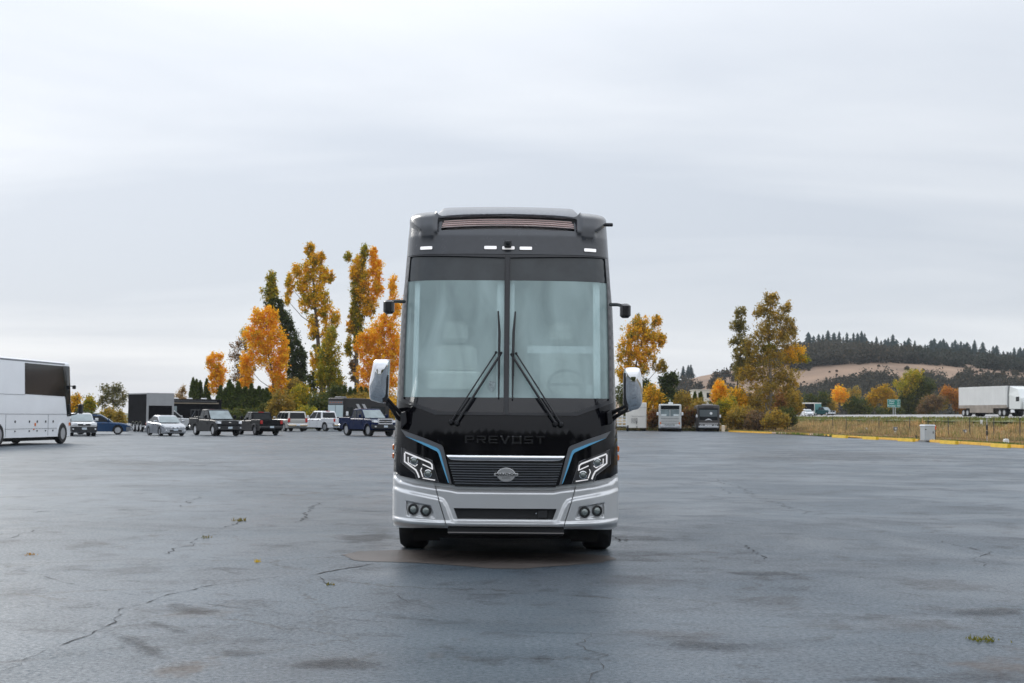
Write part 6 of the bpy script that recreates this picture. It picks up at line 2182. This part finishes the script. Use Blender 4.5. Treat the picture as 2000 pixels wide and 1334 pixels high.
# ---- yellow kerb: low rail sections and raised blocks, each its own thing
yel = mat('yellow_kerb_paint', (0.74, 0.40, 0.012), 0.55, var=(3, 0.15))
yel2 = mat('yellow_block_paint', (0.80, 0.50, 0.012), 0.5, var=(3, 0.12))
worn = mat('worn_kerb_concrete', (0.50, 0.36, 0.28), 0.8, var=(2, 0.3))


def kerb_piece(pa, pb, w, h, m, label, name, group, push=0.0):
    a, b = ground(*pa), ground(*pb)
    d = (b - a)
    L = d.length
    ang = math.atan2(d.y, d.x)
    t = MB()
    t.loft([[(-L / 2, -w / 2, 0), (-L / 2, w / 2, 0), (-L / 2, w / 2 - 0.03, h), (-L / 2, -w / 2 + 0.03, h)], [(L / 2, -w / 2, 0), (L / 2, w / 2, 0), (L / 2, w / 2 - 0.03, h), (L / 2, -w / 2 + 0.03, h)]])
    o = t.build(name, m)
    c = (a + b) / 2
    o.location = (c.x + push, c.y, 0.003)
    o.rotation_euler = (0, 0, ang)
    return tag(o, label, 'kerb', group)


def ky(px):
    return interp([(1425, 843.6), (1540, 848.4), (1600, 851.2), (1640, 853.8), (1700, 857.2), (1795, 862.2), (1820, 863.6), (1860, 866.2), (1910, 869.2), (1960, 873), (2040, 878)], px)


KX = [1425, 1470, 1510, 1540, 1560, 1584, 1607, 1634, 1662, 1693, 1728, 1764, 1797]
for i, (a, b) in enumerate(zip(KX, KX[1:])):
    wn_ = (a, b) in ((1510, 1540), (1584, 1607))
    kerb_piece((a, ky(a)), (b - 0.6, ky(b - 0.6)), 0.28, 0.17, worn if wn_ else yel, 'kerb length worn to bare concrete, %s one' % ('left' if a == 1510 else 'right') if wn_ else 'yellow painted kerb length left of the grey utility cabinet, %s counted along the kerb' % ORD[i], 'kerb_length', 'yellow kerb lengths')
KX2 = [1819, 1848, 1880, 1920, 1962, 2004, 2060]
for i, (a, b) in enumerate(zip(KX2, KX2[1:])):
    kerb_piece((a, ky(a)), (b - 0.8, ky(b - 0.8)), 0.28, 0.18, yel, 'yellow painted kerb length right of the grey utility cabinet, %s from the cabinet' % ORD[i], 'kerb_length', 'yellow kerb lengths')
for i, (a, b) in enumerate(((1634, 1661), (1694, 1721), (1764, 1793), (1847, 1878), (1948, 1981))):
    kerb_piece((a, ky(a) + 1.2), (b, ky(b) + 1.0), 0.24, 0.23, yel2, 'bright yellow wheel stop in front of the kerb, %s from the left' % ('first', 'second', 'third', 'fourth', 'fifth')[i], 'wheel_stop', 'yellow wheel stops', -0.3)

# ---- utility cabinet, pedestals, posts
g = ground(1814.5, 863)
cab_m = mat('cabinet_grey', (0.50, 0.53, 0.55), 0.5, var=(2, 0.08))
uc = thing('utility_cabinet', 'grey metal utility cabinet breaking the yellow kerb', 'cabinet', (g.x, g.y + 0.35, 0), R(14))
MB().box(-0.42, 0.42, -0.35, 0.35, 0.10, 1.20, 0.03).build('housing', cab_m, uc)
MB().loft([[(-0.46, -0.39, 1.16), (0.46, -0.39, 1.16), (0.46, 0.39, 1.16), (-0.46, 0.39, 1.16)], [(-0.40, -0.30, 1.27), (0.40, -0.30, 1.27), (0.40, 0.33, 1.27), (-0.40, 0.33, 1.27)]]).build('lid', cab_m, uc)
MB().box(-0.36, 0.36, -0.362, -0.345, 0.16, 1.12, 0.006).build('door', cab_m, uc)
MB().box(0.22, 0.27, -0.385, -0.36, 0.6, 0.78).build('handle', black_pl, uc)
MB().box(-0.5, 0.5, -0.42, 0.42, 0.0, 0.11).build('plinth', mat('plinth_concrete', (0.3, 0.3, 0.3), 0.9), uc)
MB().box(-0.41, -0.30, -0.39, -0.345, 0.88, 0.94).build('latch', black_pl, uc)
mk_ = thing('marker_post', 'short orange marker behind the grey utility cabinet', 'post', (g.x + 0.62, g.y + 0.6, 0), 0)
MB().box(-0.04, 0.04, -0.04, 0.04, 0, 0.9).build('post', black_pl, mk_)
MB().box(-0.09, 0.09, -0.06, 0.06, 0.88, 1.22, 0.02).build('head', mat('orange_marker', (0.7, 0.12, 0.02), 0.5), mk_)
for i, (px, y0_, y1_, lab) in enumerate(((1749, 850, 834, 'grey headed hookup pedestal on a white post left of the cabinet'), (1886, 855.5, 839, 'grey headed hookup pedestal on a white post right of the cabinet'))):
    q = ground(px, y0_)
    h = at_y(px, y1_, q.y).z
    t = thing('hookup_pedestal', lab, 'pedestal', (q.x, q.y, 0), 0, 'hookup pedestals')
    MB().box(-0.09, 0.09, -0.07, 0.07, 0, h * 0.62, 0.01).build('post', white_pt, t)
    MB().box(-0.20, 0.20, -0.13, 0.13, h * 0.55, h, 0.04).build('meter_head', mat('meter_grey', (0.12, 0.13, 0.14), 0.5), t)
    MB().lathe([(0.11, 0), (0.10, -0.03)], (0, -0.13, h * 0.78), 'y', 12).build('dial', clear_lens, t)
for i, (px, y0_, y1_, w_, m_, lab) in enumerate(((1693, 847, 835.5, 0.11, white_pt, 'short white post standing in the dry grass left of the cabinet'), (1965, 868.5, 857, 0.16, white_pt, 'white hose bib post near the right edge behind the kerb'), (1973, 856, 847, 0.12, white_pt, 'small white standpipe near the right edge'),
                                        (1789.5, 859, 850, 0.05, black_pl, 'thin dark stake left of the cabinet'), (1412.5, 843.3, 830.5, 0.18, mat('cream_post', (0.72, 0.6, 0.46), 0.6), 'cream power post right of the dark coach'), (1432, 836, 818, 0.07, bark_m, 'dark wooden post behind the yellow kerb end'))):
    q = ground(px, y0_)
    h = at_y(px, y1_, q.y).z
    t = thing('short_post', lab, 'post', (q.x, q.y, 0), 0)
    MB().box(-w_, w_, -w_, w_, 0, h * 0.8, 0.015).build('post', m_, t)
    MB().lathe([(w_ * 1.05, h * 0.8), (w_ * 1.15, h * 0.86), (w_ * 1.0, h * 0.96), (w_ * 0.4, h)], (0, 0, 0), 'z', 10).build('cap', m_ if px != 1432 else bark_m, t)
q = ground(1928, 866)
t = thing('marker_post', 'thin rod with two black bands standing in the dry grass', 'post', (q.x, q.y, 0), 0)
hh = at_y(1928, 818, q.y).z
MB().tube([(0, 0, 0), (0, 0, hh)], 0.025, 6).build('rod', mat('rod_grey', (0.4, 0.4, 0.4), 0.5), t)
for a, b in ((829, 840), (841, 851)):
    z1_, z0_ = at_y(1928, a, q.y).z, at_y(1928, b, q.y).z
    MB().lathe([(0.04, z0_), (0.07, z0_ + 0.05), (0.07, z1_ - 0.05), (0.04, z1_)], (0, 0, 0), 'z', 10).build('band', black_pl, t)
q = at_y(1917, 830, 150)
tag(MB().box(-0.13, 0.13, -0.02, 0.02, 0, 0.6, 0.015).build('marker_plate', white_pt), 'small white marker plate low in the green grass', 'marker').location = (q.x, 150, 1.05)
fp_m = mat('fence_post_steel', (0.05, 0.055, 0.05), 0.7)
fpm = MB().box(-0.035, 0.035, -0.035, 0.035, 0, 1.45, 0.008)
fo = fpm.build('post', fp_m)
FPM = fo.data
bpy.data.objects.remove(fo)
for i, (px, py, yb) in enumerate(((1627, 825, 844), (1653, 824, 843), (1717, 825, 844), (1777, 824, 845), (1813, 825, 844), (1852, 825, 844), (1894, 823, 849), (1941, 825, 843), (1992, 824, 846))):
    u = 0.42
    Y = 135.0
    for _ in range(8):
        xa = kerb_x(Y) + 0.4
        x = lerp(xa, road_x(Y) - 2.5, u)
        Y = x * FPX / (px - 1000)
    t = thing('fence_post', 'thin dark steel fence post in the dry grass below the highway, %s from the left' % ORD[i], 'fence post', (x, Y, 0.0), 0, 'fence posts along the verge')
    link('post', FPM, t).scale = (0.9, 0.9, 1.25)
    MB().box(-0.06, 0.06, -0.05, 0.05, 1.72, 1.80).build('post_cap', fp_m, t)

# ---- highway distance sign
Ys = 300.0
a_, b_ = at_y(1733, 795.5, Ys), at_y(1758.5, 780, Ys)
sg = thing('road_sign', 'green highway distance sign with white lettering on two posts', 'road sign', ((a_.x + b_.x) / 2, Ys, 1.6), R(8))
wS, hS = (b_.x - a_.x) * 1.04, b_.z - a_.z
zc_ = (a_.z + b_.z) / 2 - 1.6
sgm = mat('sign_green', (0.0, 0.19, 0.15), 0.4)
bd_ = MB().box(-wS / 2, wS / 2, -0.03, 0.03, zc_ - hS / 2, zc_ + hS / 2).build('sign_board', sgm, sg)
wm_ = mat('sign_white', (0.75, 0.78, 0.78), 0.5)
for k, (tw, nb_) in enumerate((('Albany', '37'), ('Salem', '59'), ('Portland', '105'))):
    for txt, xo in ((tw, -wS * 0.17), (nb_, wS * 0.33)):
        me = text_mesh(txt, 0.48, 0.004)
        me.transform(Matrix.Translation((xo, -0.036, zc_ + (1 - k) * hS * 0.29)) @ Matrix.Rotation(R(90), 4, 'X'))
        me.materials.append(wm_)
        link('sign_lettering', me, bd_)
br = MB()
for (xa, xb, za, zb2) in ((-wS / 2 + .04, wS / 2 - .04, zc_ + hS / 2 - .08, zc_ + hS / 2 - .04), (-wS / 2 + .04, wS / 2 - .04, zc_ - hS / 2 + .04, zc_ - hS / 2 + .08), (-wS / 2 + .04, -wS / 2 + .08, zc_ - hS / 2 + .08, zc_ + hS / 2 - .08), (wS / 2 - .08, wS / 2 - .04, zc_ - hS / 2 + .08, zc_ + hS / 2 - .08)):
    br.box(xa, xb, -0.034, -0.028, za, zb2)
br.build('sign_border', wm_, bd_)
for xo in (-0.1, 0.35):
    MB().box(xo - 0.06, xo + 0.06, 0.04, 0.14, 0, zc_ + hS * 0.4).build('post', mat('galv_post', (0.42, 0.43, 0.43), 0.5), sg)

# ---- white building among the trees
Yb = 255.0
a_, b_ = at_y(1357, 782, Yb), at_y(1411, 761, Yb)
wb_ = thing('building', 'small white flat roofed building half hidden by trees above the dark coach', 'building', ((a_.x + b_.x) / 2, Yb, 0), 0)
ww_ = b_.x - a_.x
MB().box(-ww_ / 2, ww_ / 2, 0, 6, 0, b_.z - 0.15).build('wall', mat('white_wall', (0.72, 0.70, 0.65), 0.7), wb_)
MB().box(-ww_ / 2 - 0.15, ww_ / 2 + 0.15, -0.15, 6.15, b_.z - 0.148, b_.z).build('roof', mat('roof_edge', (0.6, 0.58, 0.53), 0.7), wb_)
for k in range(3):
    x = -ww_ / 2 + ww_ * (0.2 + 0.3 * k)
    w0 = MB().box(x - 0.35, x + 0.35, -0.04, 0.02, b_.z - 1.5, b_.z - 0.6).build('window', glass_dark, wb_)
    MB().box(x - 0.4, x + 0.4, -0.08, 0.02, b_.z - 1.58, b_.z - 1.502).build('sill', white_pt, w0)

# ================================================================== lot surface details
crack_m = mat('crack_dark', (0.04, 0.042, 0.046), 0.9)  # plain dark tone for the crack lines
rn = random.Random(9)


def crack(pts, w, jit, name='crack', m=crack_m, step=0.12):
    P = [ground(a, b) for a, b in pts]
    out = []
    for a, b in zip(P, P[1:]):
        n = max(2, int((b - a).length / step))
        for i in range(n):
            out.append(a.lerp(b, i / n))
    out.append(P[-1])
    L_, R_ = [], []
    dr = 0.0
    for i, p in enumerate(out):
        d = (out[min(i + 1, len(out) - 1)] - out[max(0, i - 1)])
        d.z = 0
        d.normalize()
        nn = Vector((-d.y, d.x, 0))
        dr = dr * 0.75 + rn.uniform(-jit, jit)
        c = p + nn * dr
        ww2 = w * 0.38 * (rn.uniform(0.05, 1.0) ** 1.6) * min(1, 0.25 + 4 * min(i, len(out) - 1 - i) / len(out))
        L_.append((c.x + nn.x * ww2 / 2, c.y + nn.y * ww2 / 2, 0.004))
        R_.append((c.x - nn.x * ww2 / 2, c.y - nn.y * ww2 / 2, 0.004))
    mb = MB()
    mb.loft([[a, b] for a, b in zip(L_, R_)], caps=False, closed=False)
    return mb.build(name, m, lot)


for pts, w, j in [([(0, 1312), (60, 1280), (160, 1245), (215, 1215), (235, 1190), (305, 1168), (340, 1158), (425, 1142), (510, 1130), (600, 1122)], 0.055, 0.035),
                  ([(0, 1100), (40, 1114), (130, 1138), (210, 1155), (310, 1170), (430, 1183), (560, 1200), (700, 1211), (850, 1222), (1000, 1232), (1170, 1239), (1350, 1245), (1520, 1257), (1750, 1266)], 0.03, 0.012),
                  ([(330, 1083), (440, 1092), (570, 1102), (700, 1104), (760, 1100)], 0.03, 0.03), ([(640, 980), (620, 986), (600, 1000), (570, 1022)], 0.12, 0.06),
                  ([(480, 1014), (440, 1030), (420, 1034)], 0.09, 0.06), ([(403, 1050), (385, 1062), (355, 1070), (332, 1083)], 0.09, 0.06), ([(730, 1101), (640, 1118), (600, 1126)], 0.12, 0.03), ([(610, 1124), (625, 1134), (650, 1145)], 0.05, 0.03),
                  ([(760, 1152), (812, 1180), (845, 1188), (855, 1195)], 0.03, 0.03), ([(1155, 1238), (1150, 1250), (1135, 1258), (1180, 1280), (1160, 1308), (1150, 1334)], 0.05, 0.05), ([(1200, 1046), (1215, 1060), (1225, 1048)], 0.07, 0.05),
                  ([(1360, 925), (1440, 950), (1500, 978), (1570, 1000), (1640, 1026)], 0.10, 0.10), ([(1440, 1055), (1470, 1075), (1500, 1095)], 0.06, 0.05), ([(1820, 1052), (1880, 1068), (1935, 1078), (1890, 1092), (1950, 1114)], 0.05, 0.05),
                  ([(1200, 1046), (1400, 1048), (1700, 1050)], 0.035, 0.02), ([(670, 999), (760, 1000)], 0.16, 0.03), ([(0, 1055), (30, 1052), (80, 1032)], 0.05, 0.05), ([(350, 992), (395, 970)], 0.09, 0.06), ([(60, 1002), (125, 995)], 0.12, 0.05),
                  ([(280, 1023), (420, 1032), (560, 1037), (700, 1040)], 0.035, 0.02), ([(1280, 1110), (1500, 1115), (1800, 1122)], 0.03, 0.02), ([(1740, 1295), (1850, 1310), (2000, 1318)], 0.03, 0.02), ([(1640, 930), (1760, 925), (1830, 935)], 0.1, 0.06), ([(1400, 950), (1425, 965)], 0.08, 0.05)]:
    crack(pts, w, j)

# muddy puddle under the coach's nose and dirt stains with ragged outlines
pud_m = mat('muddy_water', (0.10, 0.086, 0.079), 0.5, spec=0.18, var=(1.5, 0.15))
dirt_s = mat('dirt_stain', (0.105, 0.088, 0.076), 0.75, var=(9, 0.35))


def blotch(name, outline, m, rag=0.05, z=0.004, sub=9):
    P = [ground(a, b) for a, b in outline]
    out = []
    for a, b in zip(P, P[1:] + P[:1]):
        for i in range(sub):
            q = a.lerp(b, i / sub)
            out.append((q.x + rn.uniform(-rag, rag), q.y + rn.uniform(-rag, rag), z))
    return MB().add(out, [tuple(range(len(out)))]).build(name, m, lot)


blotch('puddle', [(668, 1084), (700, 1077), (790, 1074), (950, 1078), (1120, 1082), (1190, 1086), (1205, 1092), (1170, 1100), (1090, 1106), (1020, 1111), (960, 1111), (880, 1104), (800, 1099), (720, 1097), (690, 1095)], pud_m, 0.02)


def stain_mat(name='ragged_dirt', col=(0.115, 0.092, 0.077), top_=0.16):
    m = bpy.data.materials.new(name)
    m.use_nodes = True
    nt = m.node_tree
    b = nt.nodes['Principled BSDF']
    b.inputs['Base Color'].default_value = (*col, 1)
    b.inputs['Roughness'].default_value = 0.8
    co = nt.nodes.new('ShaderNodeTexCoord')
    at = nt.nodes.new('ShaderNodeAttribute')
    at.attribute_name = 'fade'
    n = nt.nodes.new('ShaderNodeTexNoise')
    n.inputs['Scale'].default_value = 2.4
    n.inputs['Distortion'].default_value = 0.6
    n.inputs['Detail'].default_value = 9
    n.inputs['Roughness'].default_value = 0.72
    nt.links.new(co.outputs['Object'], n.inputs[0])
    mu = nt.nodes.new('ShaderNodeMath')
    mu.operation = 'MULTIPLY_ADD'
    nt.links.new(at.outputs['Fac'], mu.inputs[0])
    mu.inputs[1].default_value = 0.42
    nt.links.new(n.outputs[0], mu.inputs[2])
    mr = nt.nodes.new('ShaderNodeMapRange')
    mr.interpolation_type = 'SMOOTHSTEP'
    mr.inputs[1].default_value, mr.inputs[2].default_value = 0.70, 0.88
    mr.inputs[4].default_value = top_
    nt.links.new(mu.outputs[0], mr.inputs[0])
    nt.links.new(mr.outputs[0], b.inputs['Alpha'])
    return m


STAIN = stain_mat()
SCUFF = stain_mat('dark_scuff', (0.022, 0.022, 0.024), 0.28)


def stain(px, py, rx, ry, rot=0, m=None):
    """soft-edged dirt patch: a disc of rings whose fade attribute falls to the rim"""
    c = ground(px, py)
    e = ground(px + rx, py)
    f = ground(px, py + ry)
    ax, ay = (e - c).length * 1.5, abs(c.y - f.y) * 1.6
    n, rings = 24, 5
    vs, fs, fd = [(c.x, c.y, 0.006)], [], [1.0]
    for k in range(1, rings + 1):
        for i in range(n):
            a = 2 * math.pi * i / n
            x, y = ax * k / rings * math.cos(a), ay * k / rings * math.sin(a)
            vs.append((c.x + x * math.cos(rot) - y * math.sin(rot), c.y + x * math.sin(rot) + y * math.cos(rot), 0.006))
            fd.append(1 - (k / rings) ** 1.2)
    for i in range(n):
        fs.append((0, 1 + i, 1 + (i + 1) % n))
    for k in range(rings - 1):
        for i in range(n):
            a, b = 1 + k * n + i, 1 + k * n + (i + 1) % n
            fs.append((a, b, b + n, a + n))
    me = bpy.data.meshes.new('stain')
    me.from_pydata(vs, [], fs)
    at = me.attributes.new('fade', 'FLOAT', 'POINT')
    at.data.foreach_set('value', fd)
    me.materials.append(m or STAIN)
    link('stain', me, lot)


for s_ in ((180, 1064, 70, 12), (265, 1112, 110, 16), (140, 1110, 60, 9), (30, 1158, 60, 12), (285, 1262, 42, 50, 0.5), (375, 1195, 50, 20, 0.7), (400, 1246, 110, 16), (650, 1297, 130, 26), (850, 1283, 26, 12), (910, 1285, 22, 9), (905, 1250, 18, 6),
           (1270, 1137, 130, 20), (1500, 1125, 110, 12), (1530, 1180, 100, 22), (1760, 1217, 170, 24), (1620, 1224, 90, 14), (1930, 1200, 120, 16), (1830, 1142, 130, 20), (1330, 1246, 130, 20), (1950, 1316, 110, 16), (1250, 1085, 70, 14), (1490, 1130, 30, 7), (730, 1050, 90, 26), (1700, 890, 240, 12), (1520, 895, 200, 10), (300, 905, 200, 9)):
    stain(*s_)

for s_ in ((275, 1262, 30, 46, 0.55), (330, 1228, 26, 26, 0.6), (385, 1192, 40, 18, 0.7), (655, 1298, 130, 12), (1250, 1052, 120, 7), (1000, 1084, 190, 13), (720, 1052, 60, 16), (1480, 1122, 120, 7), (1640, 1205, 150, 10), (1900, 1196, 140, 9), (1400, 1262, 150, 12), (1760, 1330, 160, 10), (470, 1278, 90, 9)):
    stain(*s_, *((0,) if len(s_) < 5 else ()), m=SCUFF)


# weeds in the cracks, fallen leaves
def tuft(px, py, n, h, wpx, lab, pal):
    q = ground(px, py)
    t = thing('weed_tuft', lab, 'weed', (q.x, q.y, 0.004), 0)
    wd = wpx * q.y / FPX
    V, F, C = [], [], []
    for i in range(n):
        x, y, a = rn.gauss(0, wd * 0.35), rn.gauss(0, 0.05), rn.random() * 6.28
        hh_, w_ = h * rn.uniform(0.4, 1.1), 0.006
        lx, ly = math.cos(a) * hh_ * 0.6, math.sin(a) * hh_ * 0.6
        k = len(V)
        V += [(x - w_, y, 0), (x + w_, y, 0), (x + lx, y + ly, hh_)]
        F.append((k, k + 1, k + 2))
        c = rn.choice(pal)
        C += [(*c, 1)] * 3
    me = bpy.data.meshes.new('blades')
    me.from_pydata(V, [], F)
    at = me.attributes.new('Col', 'FLOAT_COLOR', 'POINT')
    at.data.foreach_set('color', np.array(C, np.float32).ravel())
    me.materials.append(LEAF)
    link('blades', me, t)


WP = [(0.20, 0.16, 0.03), (0.12, 0.13, 0.025), (0.26, 0.19, 0.05)]
tuft(469, 1018, 40, 0.06, 22, 'largest yellow-green weed tuft in a crack left of the coach', WP)
tuft(401, 1051, 22, 0.04, 14, 'small yellow weed tuft in a crack, left of the largest tuft', WP)
tuft(59, 1084, 18, 0.03, 16, 'orange weed scrap near the left edge of the lot', [(0.5, 0.25, 0.04), (0.4, 0.22, 0.04)])
tuft(644, 1143, 14, 0.035, 12, 'small weed by the crack in front of the coach', WP)
tuft(1920, 1252, 70, 0.035, 46, 'flat yellow-green weed patch near the lower right corner', [(0.22, 0.20, 0.03), (0.14, 0.15, 0.03)])
tuft(504, 1098, 16, 0.04, 8, 'tiny yellow leaf scrap on the long crack', [(0.6, 0.4, 0.04)])

# ---- trees and hedge behind the camera: they darken the coach's reflections
for i, (x, y, s_) in enumerate(((-42, -58, 1.0), (-30, -62, 1.15), (-17, -60, 0.95), (-4, -64, 1.2), (9, -60, 1.0), (22, -63, 1.1), (35, -58, 0.95), (-55, -50, 1.1), (48, -55, 1.0))):
    rg_ = np.random.default_rng(400 + i)
    root = thing('tree', 'green tree behind the viewer, %s of the row' % ORD[i], 'tree', (x, y, 0), 0, 'trees behind the viewer')
    n = 5000
    u = rg_.normal(size=(n, 3))
    u /= np.linalg.norm(u, axis=1)[:, None]
    P = u * (rg_.random((n, 1)) ** 0.4) * np.array([7.5, 4, 8.5]) * s_ + np.array([0, 0, 8.2 * s_])
    P[:, 2] = np.maximum(P[:, 2], 0.2)
    leaf_object('crown', P, rg_.uniform(0.5, 1.0, n), pick(GREEN, rg_, n), root, rng=rg_)
    MB().tube([(0, 0, 0), (0, 0, 6 * s_)], [0.35, 0.1], 7).build('trunk', bark_m, root)


# ---- damp autumn air
hz_ = MB().box(-2700, 2700, -1000, 3300, -1.0, 78).build('haze', bpy.data.materials.new('haze_air'))
hm = hz_.data.materials[0]
hm.use_nodes = True
hm.node_tree.nodes.clear()
pv_ = hm.node_tree.nodes.new('ShaderNodeVolumePrincipled')
pv_.inputs['Color'].default_value = (0.86, 0.91, 0.97, 1)
pv_.inputs['Density'].default_value = 0.00009
ho = hm.node_tree.nodes.new('ShaderNodeOutputMaterial')
hm.node_tree.links.new(pv_.outputs[0], ho.inputs['Volume'])
tag(hz_, 'thin damp haze over the whole scene', 'haze', kind='stuff')
